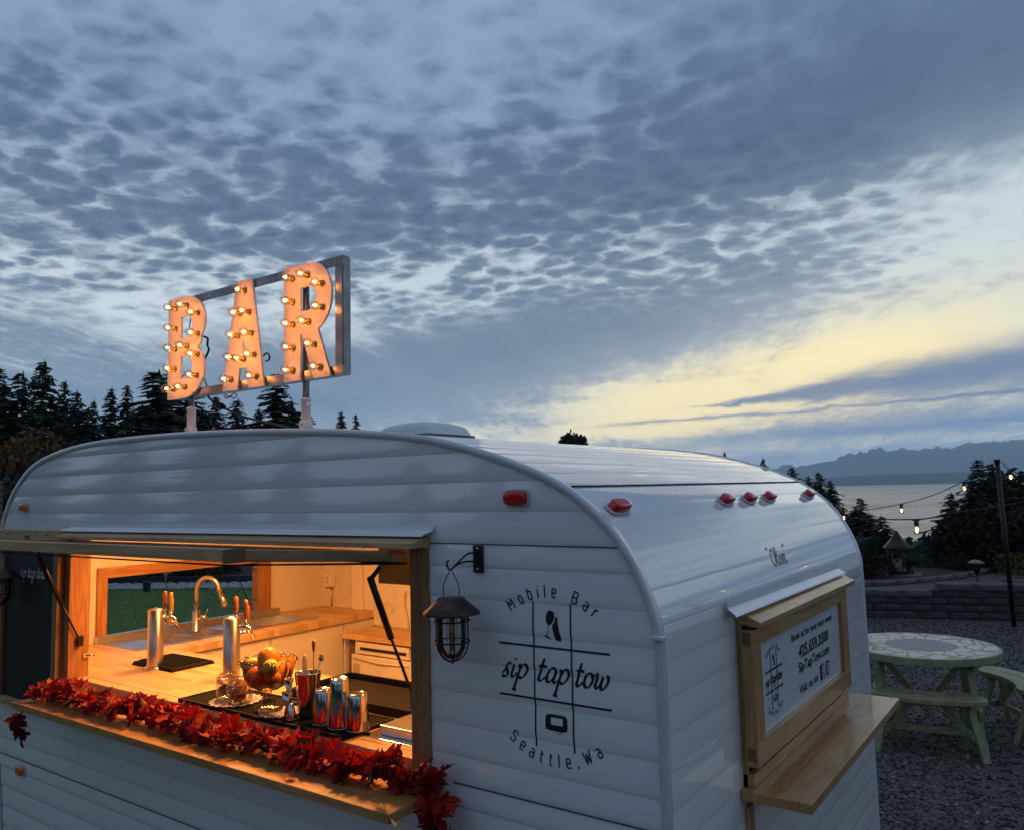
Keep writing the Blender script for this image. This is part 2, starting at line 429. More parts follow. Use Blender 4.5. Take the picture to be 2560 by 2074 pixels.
def grid_obj(name, x0, x1, y0, y1, nx, ny, zf, m, **k):
    mb = MB(); vs = [(lerp(x0, x1, i / nx), lerp(y0, y1, j / ny)) for j in range(ny + 1) for i in range(nx + 1)]
    mb.add([(x, y, zf(x, y)) for x, y in vs], [(j * (nx + 1) + i, j * (nx + 1) + i + 1, (j + 1) * (nx + 1) + i + 1, (j + 1) * (nx + 1) + i) for j in range(ny) for i in range(nx)], True)
    return mb.build(name, m, bevel=None, **k)
# polar sheet of ground out to the shore
def soil():
    m, n, b, o = newmat('ground_soil'); co = objco(n)
    d = n.new('ShaderNodeVectorMath', operation='LENGTH'); n.put(d.inputs[0], co)
    nz = n.noise(co, .6, 6, .65)
    g = n.mix(nz, (.016, .022, .010, 1), (.05, .055, .028, 1))
    n.put(b.inputs['Base Color'], g); b.inputs['Roughness'].default_value = .9
    bump(n, b, n.noise(co, 8., 6, .7), .6, .05); return m
mb = MB(); rs = [0, 1, 2, 4, 6, 8, 10, 12, 15, 18, 22, 27, 33, 40, 50, 62, 76, 92, 110, 130, 155, 185, 220, 270, 340, 420]; na = 96
for r in rs:
    for k in range(na):
        x, y = r * math.sin(k * 2 * math.pi / na), r * math.cos(k * 2 * math.pi / na)
        mb.v.append((x, y, gz(x, y) - .012))
for i in range(len(rs) - 1):
    for k in range(na): mb.f.append((i * na + k, (i + 1) * na + k, (i + 1) * na + (k + 1) % na, i * na + (k + 1) % na)); mb.sm.append(True)
mb.build('ground', soil(), bevel=None, kind='structure')
# gravel yard with the trailer and the picnic table on it
grid_obj('gravel_yard', -4.6, 9, -14, 12.9, 20, 30, lambda x, y: 0.0, gravel, kind='structure')
# mown lawn in front of the trailer
def lawn_mat():
    m, n, b, o = newmat('lawn_grass'); co = objco(n)
    a_ = n.noise(co, 1.2, 4, .6); c_ = n.noise(objco(n, (40, 120, 40)), 1., 4, .7)
    n.put(b.inputs['Base Color'], n.mix(n.sm(a_ * .5 + c_ * .5, .3, .7), (.058, .125, .011, 1), (.10, .20, .020, 1))); b.inputs['Roughness'].default_value = .8
    bump(n, b, c_, .8, .03); return m
lawnm = lawn_mat()
ed = lambda t: (lerp(-24.2, -10.0, t), lerp(3.99, 11.97, t))      # far edge of the lawn
mb = MB(); N_ = 30
for i in range(N_ + 1):
    t = i / N_; x, y = ed(t); mb.v += [(x, y, .004), (x, -16, .004)]
for i in range(N_): mb.f.append((2 * i, 2 * i + 1, 2 * i + 3, 2 * i + 2)); mb.sm.append(False)
mb.v += [(-10.0, 11.97, .004), (-10, -16, .004), (-4.55, -16, .004), (-4.55, 12.4, .004)]; b0 = len(mb.v) - 4; mb.f.append((b0, b0 + 1, b0 + 2, b0 + 3)); mb.sm.append(False)
mb.build('lawn', lawnm, bevel=None, kind='structure')
# blades along the lawn so the edge is not a clean line
mb = MB(); rnd = random.Random(3)
for i in range(9000):
    t = rnd.random(); s_ = rnd.random() ** 1.3 * 7.5; x, y = ed(lerp(.2, 1.0, t)); x += s_ * .62; y -= s_ * .78
    if x > -4.6: continue
    a_ = rnd.random() * 6.28; h = rnd.uniform(.02, .05); w = .008
    mb.add([(x - w * math.cos(a_), y - w * math.sin(a_), .004), (x + w * math.cos(a_), y + w * math.sin(a_), .004), (x + rnd.uniform(-.02, .02), y + rnd.uniform(-.02, .02), .004 + h)], [(0, 1, 2)])
mb.build('grass_blades', lawnm, bevel=None, kind='stuff', label='short green grass blades standing on the lawn', cat='grass')
# river stones between lawn and bed
def stone_mesh(seed, mtl, sq=(1, .8, .6)):
    r_ = random.Random(seed); m_ = MB(); m_.ball((0, 0, 0), 1, 7, 5, sq, lambda d: 1 + .28 * noise.noise(d * 1.6 + Vector((seed * 3.1, 0, 0)))); me = m_.mesh('stone', mtl); return me
palest = mat('pale_river_stone', (.34, .34, .33), .7, 0, .35, 9)
mb = MB()
for i in range(2600):
    t = rnd.random(); s_ = rnd.random() * 1.0; x, y = ed(lerp(.15, .95, t)); x -= s_ * .5; y += s_ * .87
    q = rnd.uniform(.035, .085); mb.ball((x, y, .02), q, 6, 4, (1, rnd.uniform(.7, 1), rnd.uniform(.5, .8)))
mb.build('river_stones', palest, bevel=None, kind='stuff', label='strip of pale river stones bordering the lawn', cat='stones')
edgem = mat('black_edging', (.02, .02, .022), .6)
m_ = MB(); m_.beam((-24.7, 4.86, .09), (-10.5, 12.84, .09), .05, .2); m_.build('bed_edging', edgem, label='low black edging behind the strip of pale stones', cat='edging')
# planting bed behind the stones, seen through the trailer
mb = MB(); mb.add([(-24.8, 4.9, .006), (-10.6, 12.9, .006), (-16, 24, .3), (-34, 14, .3)], [(0, 1, 2, 3)]); mb.build('planting_bed', mulch, bevel=None, kind='structure')

# sea, far shore, mountains
def sea_mat():
    m, n, b, o = newmat('sea_water')
    b.inputs['Base Color'].default_value = (.020, .030, .036, 1); b.inputs['IOR'].default_value = 1.33
    b.inputs['Roughness'].default_value = .22
    co = objco(n, (.02, .05, .02)); h = n.noise(co, 1., 6, .62); h2 = n.noise(objco(n, (.0016, .006, .002)), 1., 5, .6)
    n.put(b.inputs['Base Color'], n.mix(h2, (.016, .024, .030, 1), (.026, .038, .045, 1)))
    n.put(b.inputs['Roughness'], n.sm(h2, .35, .65, .16, .32)); bump(n, b, h, .35, 1.2); return m
mb = MB(); nr = [60, 200, 600, 1500, 4000, 9000, 20000, 22500]; na = 48
for r in nr:
    for k in range(na): mb.v.append((r * math.sin(k * 2 * math.pi / na), r * math.cos(k * 2 * math.pi / na), -31))
for i in range(len(nr) - 1):
    for k in range(na): mb.f.append((i * na + k, (i + 1) * na + k, (i + 1) * na + (k + 1) % na, i * na + (k + 1) % na)); mb.sm.append(False)
mb.build('sea', sea_mat(), bevel=None, kind='structure')
forest = mat('far_forest', (.030, .042, .040), .9, 0, .3, .004)
rock = None
def range_obj(name, prof, dist, depth, m, base, rough, N1=260, seed=0, jag=0.):
    """a ridge with real depth: profile of (azimuth, elevation) seen from the yard, extended both ways"""
    mb = MB(); N2 = 10; a0, a1 = prof[0][0], prof[-1][0]
    for i in range(N1 + 1):
        A = lerp(a0, a1, i / N1); e_ = poly_interp(prof, A) + jag * (abs(noise.fractal(Vector((A * 1.6, seed, 0)), 1., 2., 6)) * -1.2 + .3 + .35 * noise.fractal(Vector((A * 9., seed, 3)), 1., 2., 4)); top = 2.05 + math.tan(R_(e_)) * dist
        for j in range(N2 + 1):
            t = j / N2; d = dist + depth * (t - .5); f = math.sin(math.pi * min(1, max(0, t))) ** .8
            x, y = d * math.sin(R_(A)), d * math.cos(R_(A))
            nz = noise.fractal(Vector((A * 1.7, t * 3.0, seed)), .9, 2.1, 5) * rough * (top - base)
            nz2 = noise.fractal(Vector((A * 6.5, t * 6.0, seed + 4)), .8, 2.1, 4) * rough * .4 * (top - base)
            mb.v.append((x, y, base + (top - base) * f + (nz + nz2) * f))
    for i in range(N1):
        for j in range(N2): mb.f.append((i * (N2 + 1) + j, (i + 1) * (N2 + 1) + j, (i + 1) * (N2 + 1) + j + 1, i * (N2 + 1) + j + 1)); mb.sm.append(True)
    return mb.build(name, m, bevel=None, kind='structure')
range_obj('island', [(-70, .2), (-40, .3), (-20, .12), (-15.27, .15), (-13.9, .30), (-12, .37), (-9.2, .41), (-6.2, .43), (-4.95, .37), (-2.9, .24), (2, .3), (12, .25), (30, .3)], 7500, 1500, forest, -32, .05, seed=2)
def mtn():
    m, n, b, o = newmat('mountain_rock')
    g = n.new('ShaderNodeTexCoord'); s_ = n.new('ShaderNodeSeparateXYZ'); n.nt.links.new(g.outputs['Object'], s_.inputs[0])
    nz = n.noise(objco(n), .0022, 6, .7)
    snow = n.sm(n.e(s_.outputs[2]) * .0018 + (nz - .5) * 1.1, .98, 1.12)
    n.put(b.inputs['Base Color'], n.mix(snow * .7, (.10, .125, .14, 1), (.7, .72, .75, 1))); b.inputs['Roughness'].default_value = .9; return m
range_obj('mountains', [(-80, .4), (-50, .5), (-30, .5), (-20, .55), (-17.99, .80), (-17.3, 1.0), (-16.72, 1.25), (-15.8, 1.12), (-14.9, 1.2), (-14.2, 1.3), (-13.55, 1.38), (-13.0, 1.7), (-12.64, 1.86), (-12.3, 1.80), (-11.92, 1.82), (-11.4, 2.0), (-10.9, 2.14), (-10.4, 1.98), (-9.92, 1.90), (-9.49, 2.06), (-9.0, 1.93), (-8.4, 1.90), (-7.8, 2.0), (-7.31, 2.10), (-6.66, 1.93), (-6.1, 2.05), (-5.6, 2.15), (-5.0, 2.2), (-4.44, 2.24), (-2.76, 2.2), (0, 2.1), (5, 1.7), (12, 1.5), (25, 1.0), (40, .5)], 16500, 3000, mtn(), -33, .05, N1=1100, seed=11, jag=.22)

# ------------------------------------------------------------------ trees
bark = mat('dark_bark', (.045, .033, .025), .9, 0, .3, 12, .5, 40)
def leafm(name, c1, c2, tr=.12):
    m, n, b, o = newmat(name); g = n.new('ShaderNodeNewGeometry')
    nz = n.noise(objco(n), 1.6, 3, .6)
    f = (n.e(g.outputs['Random Per Island']) * .6 + nz * .4)
    n.put(b.inputs['Base Color'], n.mix(f, c4(c1), c4(c2))); b.inputs['Roughness'].default_value = .75; b.inputs['Specular IOR Level'].default_value = .25
    return m
firm = leafm('fir_needles', (.010, .018, .011), (.028, .040, .022))
firm2 = leafm('cedar_needles', (.014, .024, .012), (.040, .055, .026))
bushm = leafm('shrub_leaves', (.022, .036, .012), (.075, .10, .035))
redm = leafm('maple_leaves_dark_red', (.018, .007, .008), (.052, .018, .016))
orangem = leafm('autumn_leaves', (.10, .036, .012), (.24, .10, .028))
junm = leafm('juniper_needles', (.045, .105, .085), (.12, .21, .165))
yelm = leafm('yellow_green_leaves', (.04, .05, .014), (.11, .12, .035))
def fir_crown(seed, aspect):
    """unit-height crown, radius aspect/2"""
    r_ = random.Random(seed); mb = MB(); z = .10; Rm = aspect / 2; lean = r_.uniform(-.02, .02)
    lv = 0
    while z < .985:
        t = (z - .10) / .9; rr = Rm * ((1 - t) ** .85) * r_.uniform(.72, 1.12) + .012
        nb = max(4, int(9 - 3 * t))
        for k in range(nb):
            a_ = r_.random() * 6.283; L = rr * r_.uniform(.6, 1.15)
            if r_.random() < .07: L *= 1.3
            dxx, dyy = math.cos(a_), math.sin(a_); px_, py_ = -dyy, dxx
            droop = r_.uniform(.12, .42) * L; up = r_.uniform(-.02, .05) * L
            ns = 4
            for q in range(ns):
                f0 = q / ns * .92 + .04; f1 = f0 + .46; wd = L * .22 * (1.15 - f0) + .004
                x0, y0, z0 = dxx * L * f0, dyy * L * f0, z + up * f0 * 2 - droop * f0 * f0
                x1, y1, z1 = dxx * L * f1, dyy * L * f1, z + up * f1 * 2 - droop * f1 * f1 - r_.uniform(0, .012)
                j = r_.uniform(-.5, .5)
                mb.add([(x0 + lean * z, y0, z0), (lerp(x0, x1, .5) + px_ * wd, lerp(y0, y1, .5) + py_ * wd, lerp(z0, z1, .5) - wd * .5), (x1 + px_ * wd * j, y1 + py_ * wd * j, z1), (lerp(x0, x1, .5) - px_ * wd, lerp(y0, y1, .5) - py_ * wd, lerp(z0, z1, .5) - wd * .45)], [(0, 1, 2), (0, 2, 3)])
                if r_.random() < .55:
                    h_ = L * .16 + .004
                    mb.add([(x0 + lean * z, y0, z0), (x1, y1, z1 - h_ * .3), (lerp(x0, x1, .6), lerp(y0, y1, .6), lerp(z0, z1, .6) - h_)], [(0, 1, 2)])
        z += r_.uniform(.011, .024) * (1.25 - .5 * t)
    for k in range(5):
        a_ = r_.random() * 6.28; mb.add([(lean, 0, 1.0), (lean + .006 * math.cos(a_), .006 * math.sin(a_), .94), (lean - .01 * math.cos(a_), -.01 * math.sin(a_), .93)], [(0, 1, 2)])
    return mb.mesh('crown')
FIRS = [fir_crown(s, .42) for s in (1, 2, 3, 4, 5, 6, 7)]
for m_ in FIRS: m_.materials.append(firm)
_t = MB(); _t.tube([(0, 0, -.35), (0, 0, .3), (0, 0, .97)], [.02, .014, .002], 7); TRUNK = _t.mesh('trunk', bark)
def polar(A, d): return d * math.sin(R_(A)) + CAM.x, d * math.cos(R_(A)) + CAM.y
def fir(A, el_, d, w, label, group, i, m=None):
    x, y = polar(A, d); g0 = gz(x, y); top = 2.05 + math.tan(R_(el_)) * d; h = top - g0
    t = empty('fir_tree', (x, y, g0), label, 'tree', group)
    me = FIRS[i % len(FIRS)]
    c = inst(me, 'crown', t, (x, y, g0), (0, 0, i * 1.7), (w / .42, w / .42, h))
    inst(TRUNK, 'trunk', t, (x, y, g0), (0, 0, 0), (h * .6, h * .6, h))
    return t
L_LEFT = [(-68.42, 8.2, 58, 4.2), (-67.42, 8.06, 50, 3.6), (-66.17, 8.78, 54, 4.6), (-64.97, 7.6, 62, 3.8), (-64.29, 7.03, 48, 3.0), (-63.31, 6.46, 52, 2.4), (-62.34, 7.28, 57, 3.0), (-61.4, 7.44, 66, 3.6), (-59.88, 8.49, 50, 5.6), (-58.66, 8.67, 53, 6.0), (-57.37, 7.63, 60, 5.0), (-55.95, 6.96, 64, 3.6), (-54.63, 6.72, 56, 4.2), (-53.22, 6.09, 60, 3.0), (-52.06, 8.47, 47, 5.4), (-51.13, 6.7, 52, 3.0), (-68.02, 7.21, 40, 4.0), (-63.73, 5.9, 43, 3.4), (-60.42, 6.29, 42, 4.4), (-56.6, 5.73, 46, 4.0)]
lab_left = ['tall fir at the far left edge, second row of the black tree line', 'pointed fir near the left edge just above the autumn tree', 'tallest spire of the black firs at the left, over the autumn tree', 'fir just right of the tallest left spire, in the back row', 'shoulder-high fir sloping down right of the tallest left spire', 'low thin fir on the right slope of the left tree group', 'thin grey fir standing alone left of the dip before the wide firs', 'hazy thin fir right beside the lone one, further back', 'wide dark fir left of the letter B, with its crown touching the sign', 'broad bushy fir directly behind the left edge of the letter B', 'dark fir hidden behind the letter B of the sign', 'slim fir showing between the letters B and A', 'fir under the left foot of the letter A, black and pointed', 'low fir between the letters A and R, under the sign frame', 'large ragged fir behind the letter R, widest of the trees under the sign', 'small fir tucked against the right flank of the large ragged fir', 'nearest dark fir cut off by the left edge of the picture', 'low near fir filling the dip between the left spires', 'near fir in front of the wide pair left of the sign', 'near low fir below the letter B, behind the left sign post']
for i, (A, e_, d, w) in enumerate(L_LEFT): fir(A, e_, d, w * 1.38, lab_left[i], 'black firs behind the trailer on the left', i)
for i, (A, e_, d, w, lb) in enumerate([(-47.64, 5.87, 70, 4.4, 'left one of the two small distant firs between sign and roof vent'), (-46.61, 5.67, 74, 4.2, 'right one of the two small distant firs between sign and roof vent'), (-20.58, 2.41, 62, 2.6, 'tiny fir tip just showing over the middle of the roof edge'), (-18.04, 1.82, 55, 2.8, 'small fir top over the roof edge right of the tiny tip')]):
    fir(A, e_, d, w, lb, 'distant firs peeking over the roof', i + 2)
for i, (A, e_, d, w, lb) in enumerate([(-16.25, 1.14, 44, 3.4, 'tallest fir of the cluster right of the roof curve'), (-15.25, .5, 40, 2.6, 'second fir of the cluster beside the roof curve'), (-14.57, .74, 42, 3.2, 'middle fir of the cluster beside the roof curve, against the water'), (-13.89, .18, 38, 2.4, 'last fir of the cluster, its edge against the bright water'), (-15.82, -.03, 36, 3.0, 'low fir at the front of the cluster, half hidden by the roof'), (-14.36, -.7, 34, 3.0, 'low fir below the shore cluster, right against the trailer trim')]):
    fir(A, e_, d, w * .85, lb, 'firs between the trailer and the water', i + 1)
for i, (A, e_, d, w, lb) in enumerate([(-12.13, -1.0, 21, 1.7, 'slender young fir left of the hanging bulb, against the water'), (-11.7, -2.08, 19, 1.3, 'short young fir between the slender one and the rounded one'), (-10.88, -2.21, 18, 1.7, 'low rounded fir directly above the garden lantern'), (-6.88, -.78, 20, 1.7, 'pointed fir right of the hanging bulb, standing clear of the water'), (-5.23, 1.23, 22, 2.3, 'tall crooked fir beside the black pole, left spire'), (-4.64, 1.01, 25, 2.6, 'tall fir right against the black pole, right spire'), (-5.66, -.1, 20, 2.0, 'fir at the left foot of the pair beside the pole'), (-12.61, -1.99, 23, 2.0, 'small fir touching the trailer trim behind the strung bulbs')]):
    fir(A, e_, d, w * .85, lb, 'young firs below the garden', i + 3)

def leaf_cloud(mb, c, rx, ry, rz, cnt, size, rnd_, fn=None, hang=0., hollow=.35):
    for i in range(cnt):
        while True:
            d = Vector((rnd_.gauss(0, 1), rnd_.gauss(0, 1), rnd_.gauss(0, 1))).normalized()
            if d.z > -.75: break
        q = lerp(hollow, 1, rnd_.random() ** .5) * (1 + .30 * noise.noise(d * 2.2 + Vector((c[0], c[1], 0))) + .16 * noise.noise(d * 6 + Vector((c[0], 0, c[2]))))
        p = Vector((c[0] + d.x * rx * q, c[1] + d.y * ry * q, c[2] + d.z * rz * q))
        s_ = size * rnd_.uniform(.5, 1.4); e = Euler((rnd_.random() * 6.3, rnd_.random() * 6.3, rnd_.random() * 6.3)).to_matrix()
        u, v = e.col[0] * s_, e.col[1] * s_ * .55
        if fn: u, v = fn(d, u, v, s_, rnd_)
        mb.add([p - u, p + v, p + u, p - v], [(0, 1, 2, 3)])
def round_tree(name, A, el_top, d, rx, rz, m, label, cnt=2600, size=.16, cat='tree', group=None, lobes=7, seed=1, zoff=0.):
    x, y = polar(A, d); g0 = gz(x, y) + zoff; top = 2.05 + math.tan(R_(el_top)) * d
    r_ = random.Random(seed); t = empty(name, (x, y, g0), label, cat, group); mb = MB(); cz = top - rz
    for q in range(lobes):
        a_ = q / lobes * 6.28 + r_.random(); rr = r_.uniform(.2, .62)
        leaf_cloud(mb, (x + rx * rr * math.cos(a_), y + rx * rr * math.sin(a_), cz + r_.uniform(-.55, .42) * rz), rx * .52, rx * .52, rz * .5, cnt // lobes, size, r_)
    leaf_cloud(mb, (x, y, cz + rz * .15), rx * .5, rx * .5, rz * .75, cnt // lobes, size, r_)
    mb.build('crown', m, t, bevel=None)
    mb = MB(); mb.tube([(x, y, g0 - .1), (x + .02, y, lerp(g0, cz, .6)), (x, y, cz + rz * .3)], [.05 * rx + .03, .04 * rx + .02, .01], 8)
    for q in range(7):
        a_ = q * .9 + r_.random(); z0 = lerp(g0, cz, r_.uniform(.45, 1)); mb.tube([(x, y, z0), (x + rx * .35 * math.cos(a_), y + rx * .35 * math.sin(a_), z0 + rz * .35), (x + rx * .7 * math.cos(a_), y + rx * .7 * math.sin(a_), z0 + rz * .6)], [.02 * rx + .012, .012 * rx + .008, .004], 6)
    mb.build('trunk', bark, t); return t
round_tree('pine_tree', -31.23, 4.15, 60, 1.2, 1.3, firm2, 'small round-topped tree peeking over the middle of the roof', 2600, .17, seed=5)
round_tree('autumn_tree', -66.8, 4.75, 36, 2.2, 1.9, orangem, 'dull orange autumn tree in front of the black firs at the left', 4200, .13, seed=8)
round_tree('maple_tree', -3.3, -1.45, 17.5, 1.7, .85, redm, 'dark red maple spreading behind the black pole at the right', 9000, .06, seed=9, lobes=9)
round_tree('hemlock_tree', -2.6, .8, 26, 1.3, 2.4, firm2, 'dark bushy tree behind the dark red maple at the right edge', 4200, .13, seed=12)
round_tree('shrub', -12.3, -3.5, 18.5, .95, .75, bushm, 'leafy green shrub beside the trailer trim, left of the lantern', 3200, .05, 'shrub', 'shrubs below the garden', seed=20)
round_tree('shrub', -10.2, -3.3, 19.5, .8, .6, bushm, 'leafy shrub directly behind the roof of the garden lantern', 2600, .055, 'shrub', 'shrubs below the garden', seed=21)
round_tree('shrub', -8.7, -3.7, 19, .75, .5, bushm, 'shrub behind the hanging bulb with light showing through', 1900, .055, 'shrub', 'shrubs below the garden', seed=22)
round_tree('shrub', -7.3, -3.1, 20, .95, .8, firm2, 'dark shrub at the foot of the pointed fir right of the bulb', 3200, .06, 'shrub', 'shrubs below the garden', seed=23)
round_tree('shrub', -5.9, -2.3, 21, 1.0, 1.1, bushm, 'taller shrub left of the dark red maple', 3200, .07, 'shrub', 'shrubs below the garden', seed=24)
round_tree('barberry', -12.6, -4.35, 15.2, .62, .42, redm, 'small brownish red shrub beside the trailer trim above the curb', 2200, .035, 'shrub', 'red shrubs in the garden', seed=25)
round_tree('golden_shrub', -2.95, -4.2, 16.2, .55, .4, yelm, 'yellow-green shrub at the right edge behind the pole', 1800, .04, 'shrub', None, seed=26)
# dark wood and hillside shrubs behind everything (reads as one mass)
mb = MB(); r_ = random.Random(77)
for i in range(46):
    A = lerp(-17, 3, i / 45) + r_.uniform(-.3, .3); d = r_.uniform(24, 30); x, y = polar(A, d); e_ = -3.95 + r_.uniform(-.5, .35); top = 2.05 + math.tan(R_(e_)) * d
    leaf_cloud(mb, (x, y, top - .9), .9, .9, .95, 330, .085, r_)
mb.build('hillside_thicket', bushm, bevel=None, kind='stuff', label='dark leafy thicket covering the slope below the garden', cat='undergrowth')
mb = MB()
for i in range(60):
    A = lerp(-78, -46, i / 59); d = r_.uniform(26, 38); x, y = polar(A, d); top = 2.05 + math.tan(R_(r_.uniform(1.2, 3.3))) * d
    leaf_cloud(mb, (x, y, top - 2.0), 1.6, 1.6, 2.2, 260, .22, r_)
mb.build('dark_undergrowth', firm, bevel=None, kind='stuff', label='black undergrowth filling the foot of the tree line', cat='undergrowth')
# shrubs in the bed seen through the trailer
for i, (A, d, rx, rz, m_, lb) in enumerate([(-61.2, 22.5, 1.0, .55, bushm, 'low dark shrub behind the stones, left in the trailer window'), (-58.7, 23.5, 1.2, .75, firm2, 'rounded shrub behind the faucet, beyond the lawn'), (-56.5, 22.8, .9, .6, bushm, 'shrub beyond the lawn at the right side of the window'), (-63.5, 23, 1.1, .6, firm2, 'dark shrub beyond the lawn behind the beer tower')]):
    x, y = polar(A, d); t = empty('bed_shrub', (x, y, .05), lb, 'shrub', 'shrubs in the bed beyond the lawn'); mb = MB(); leaf_cloud(mb, (x, y, rz * .6), rx, rx, rz, 1500, .08, random.Random(i), hollow=.2); mb.build('crown', m_, t, bevel=None)
    mb = MB(); mb.tube([(x, y, 0), (x, y, rz * .7)], [.04, .01], 6); mb.build('stem', bark, t)
pinkm = mat('faded_pink_paint', (.42, .30, .38), .6)
x, y = polar(-58.9, 20.6)
t = empty('garden_ornament', (x, y, 0), 'small pinkish whirled garden ornament beyond the lawn, over the faucet', 'ornament')
mb = MB(); mb.tube([(x, y, 0), (x, y, .42)], .012, 6); mb.build('stake', pinkm, t)
for q in range(5):
    mb = MB(); a_ = q * 1.257; mb.tube(catmull([(x, y, .42), (x + .08 * math.cos(a_), y, .42 + .08 * math.sin(a_)), (x + .16 * math.cos(a_ + .5), y + .02, .42 + .16 * math.sin(a_ + .5)), (x + .17 * math.cos(a_ + 1.), y + .03, .42 + .17 * math.sin(a_ + 1.))], 4), [.03] * 12 + [.008], 6); mb.build('petal', pinkm, t)
bluem = mat('blue_plastic', (.02, .07, .20), .4)
x, y = polar(-60.0, 19.6)
mb = MB(); mb.lathe([(.0, 0), (.07, 0), (.09, .2), (.10, .21), (.085, .21), (.07, .03), (0, .03)], (x, y, .02), 16); mb.build('bucket', bluem, label='small blue bucket on the stones beyond the lawn', cat='bucket')

# ------------------------------------------------------------------ neighbouring house, only its roof corner shows
hx, hy = -12.6, 3.35
house = empty('house', (hx, hy, 0), 'house with a dark brown shingle roof at the far left edge', 'house')
shing = mat('brown_shingle', (.075, .048, .036), .85, 0, .4, 3, .4, 60)
wallm = mat('house_siding', (.10, .075, .055), .8, 0, .2, 3)
# roof plane: falls from its ridge down towards the yard
rdir = Vector((.36, .93, 0)).normalized()      # along the eave
fall = Vector((.93, -.36, 0)).normalized()     # down the slope, towards the camera
r0 = Vector((-13.9, 4.25, 2.36))               # ridge end on the right
mb = MB(); e0 = r0 + fall * 1.25 - Vector((0, 0, .62))
mb.hexa([r0 - rdir * 9 - Vector((0, 0, .10)), e0 - rdir * 9 - Vector((0, 0, .10)), e0 - Vector((0, 0, .10)), r0 - Vector((0, 0, .10)), r0 - rdir * 9, e0 - rdir * 9, e0, r0])
rf = mb.build('roof', shing, house)
sm_ = MB(); sm_.box(-.10, .10, -.002, .13, -.006, .008); SH = sm_.mesh('shingle', shing); rnd = random.Random(4)
slope = math.atan2(.62, 1.25); ang = math.atan2(rdir.y, rdir.x)
for row in range(12):
    f = (row + .5) / 12
    for c_ in range(16):
        p = r0 + (fall * 1.25 - Vector((0, 0, .62))) * f - rdir * (c_ * .205 + (.1 if row % 2 else 0) + .1) + Vector((0, 0, .012))
        o = inst(SH, 'shingle', rf, p, (0, 0, 0)); 
        M = Matrix((rdir, -fall * math.cos(slope) + Vector((0, 0, math.sin(slope))), Vector((0, 0, 0)))).to_3x3(); zax = rdir.cross(M[1]); M = Matrix((rdir, M[1], zax)).transposed()
        o.rotation_euler = (M @ Matrix.Rotation(-.05, 3, 'X')).to_euler()
mb = MB(); w0 = r0 + fall * 1.05 - rdir * .3; w1 = r0 - fall * 4 - rdir * .3
mb.hexa([(w0.x, w0.y, 0), (w1.x, w1.y, 0), tuple((w1 - rdir * 8).xy) + (0,), tuple((w0 - rdir * 8).xy) + (0,), (w0.x, w0.y, 1.72), (w1.x, w1.y, 1.72), tuple((w1 - rdir * 8).xy) + (1.72,), tuple((w0 - rdir * 8).xy) + (1.72,)])
mb.build('wall', wallm, house)

# wood standing round the rest of the yard, beyond the right edge and behind the photographer; the enamel mirrors it
r_ = random.Random(31); vv, ff = [], []
for i in range(34):
    A = lerp(62, 262, i / 33) + r_.uniform(-2, 2); d = r_.uniform(19, 30); x, y = d * math.sin(R_(A)), d * math.cos(R_(A)); h = r_.uniform(5.5, 9.5) * (.65 if A < 100 else 1); me = FIRS[i % 7]; w = h * r_.uniform(.8, 1.1); b0 = len(vv)
    vv += [(x + v.co.x * w, y + v.co.y * w, v.co.z * h - .1) for v in me.vertices]; ff += [tuple(b0 + j for j in p.vertices) for p in me.polygons]
me = bpy.data.meshes.new('surrounding_wood'); me.from_pydata(vv, [], ff); me.materials.append(firm); o = bpy.data.objects.new('surrounding_wood', me); COL.objects.link(o); tag(o, 'dark fir wood round the rest of the yard, mirrored in the white enamel', 'wood', kind='stuff')

# ------------------------------------------------------------------ the trailer
trailer = empty('camper_trailer', (-1.7, 1.0, 0), 'white vintage canned-ham camper trailer turned into a lit bar, its serving window propped open', 'trailer')
OUT = [(.016, .40), (.016, .8), (.016, 1.2), (.016, 1.5), (.015, 1.66), (.008, 1.745), (-.0256, 1.84), (-.077, 1.9256), (-.138, 1.990), (-.223, 2.0525), (-.343, 2.107), (-.496, 2.157), (-.664, 2.197), (-.85, 2.223), (-1.054, 2.243), (-1.28, 2.258), (-1.533, 2.271), (-1.816, 2.281), (-2.135, 2.286), (-2.46, 2.284), (-2.6955, 2.270), (-2.89, 2.2435), (-3.02, 2.212), (-3.132, 2.159), (-3.235, 2.08), (-3.300, 1.995), (-3.345, 1.905), (-3.380, 1.76), (-3.39, 1.6), (-3.38, 1.4), (-3.355, 1.2), (-3.315, 1.0), (-3.28, .85), (-3.25, .7), (-3.21, .40)]
PROF = [Vector((p[0], p[1])) for p in catmull([(a_, b_, 0) for a_, b_ in OUT], 6)]
WID = 1.98
ITOP = max(range(len(PROF)), key=lambda i: PROF[i].y)
RIGHT = sorted([(p.y, p.x) for p in PROF[:ITOP + 1]]); LEFT = sorted([(p.y, p.x) for p in PROF[ITOP:]])
xr = lambda z: poly_interp(RIGHT, z); xl = lambda z: poly_interp(LEFT, z)
LAP = .0815; LAPD = .0030
def lapoff(t):            # each lap is pressed into a shallow bulge, creased where it meets the next
    if t < .24: return LAPD * (1 - ((.24 - t) / .24) ** 2)
    return LAPD * (1 - ((t - .24) / .76) ** 1.8)
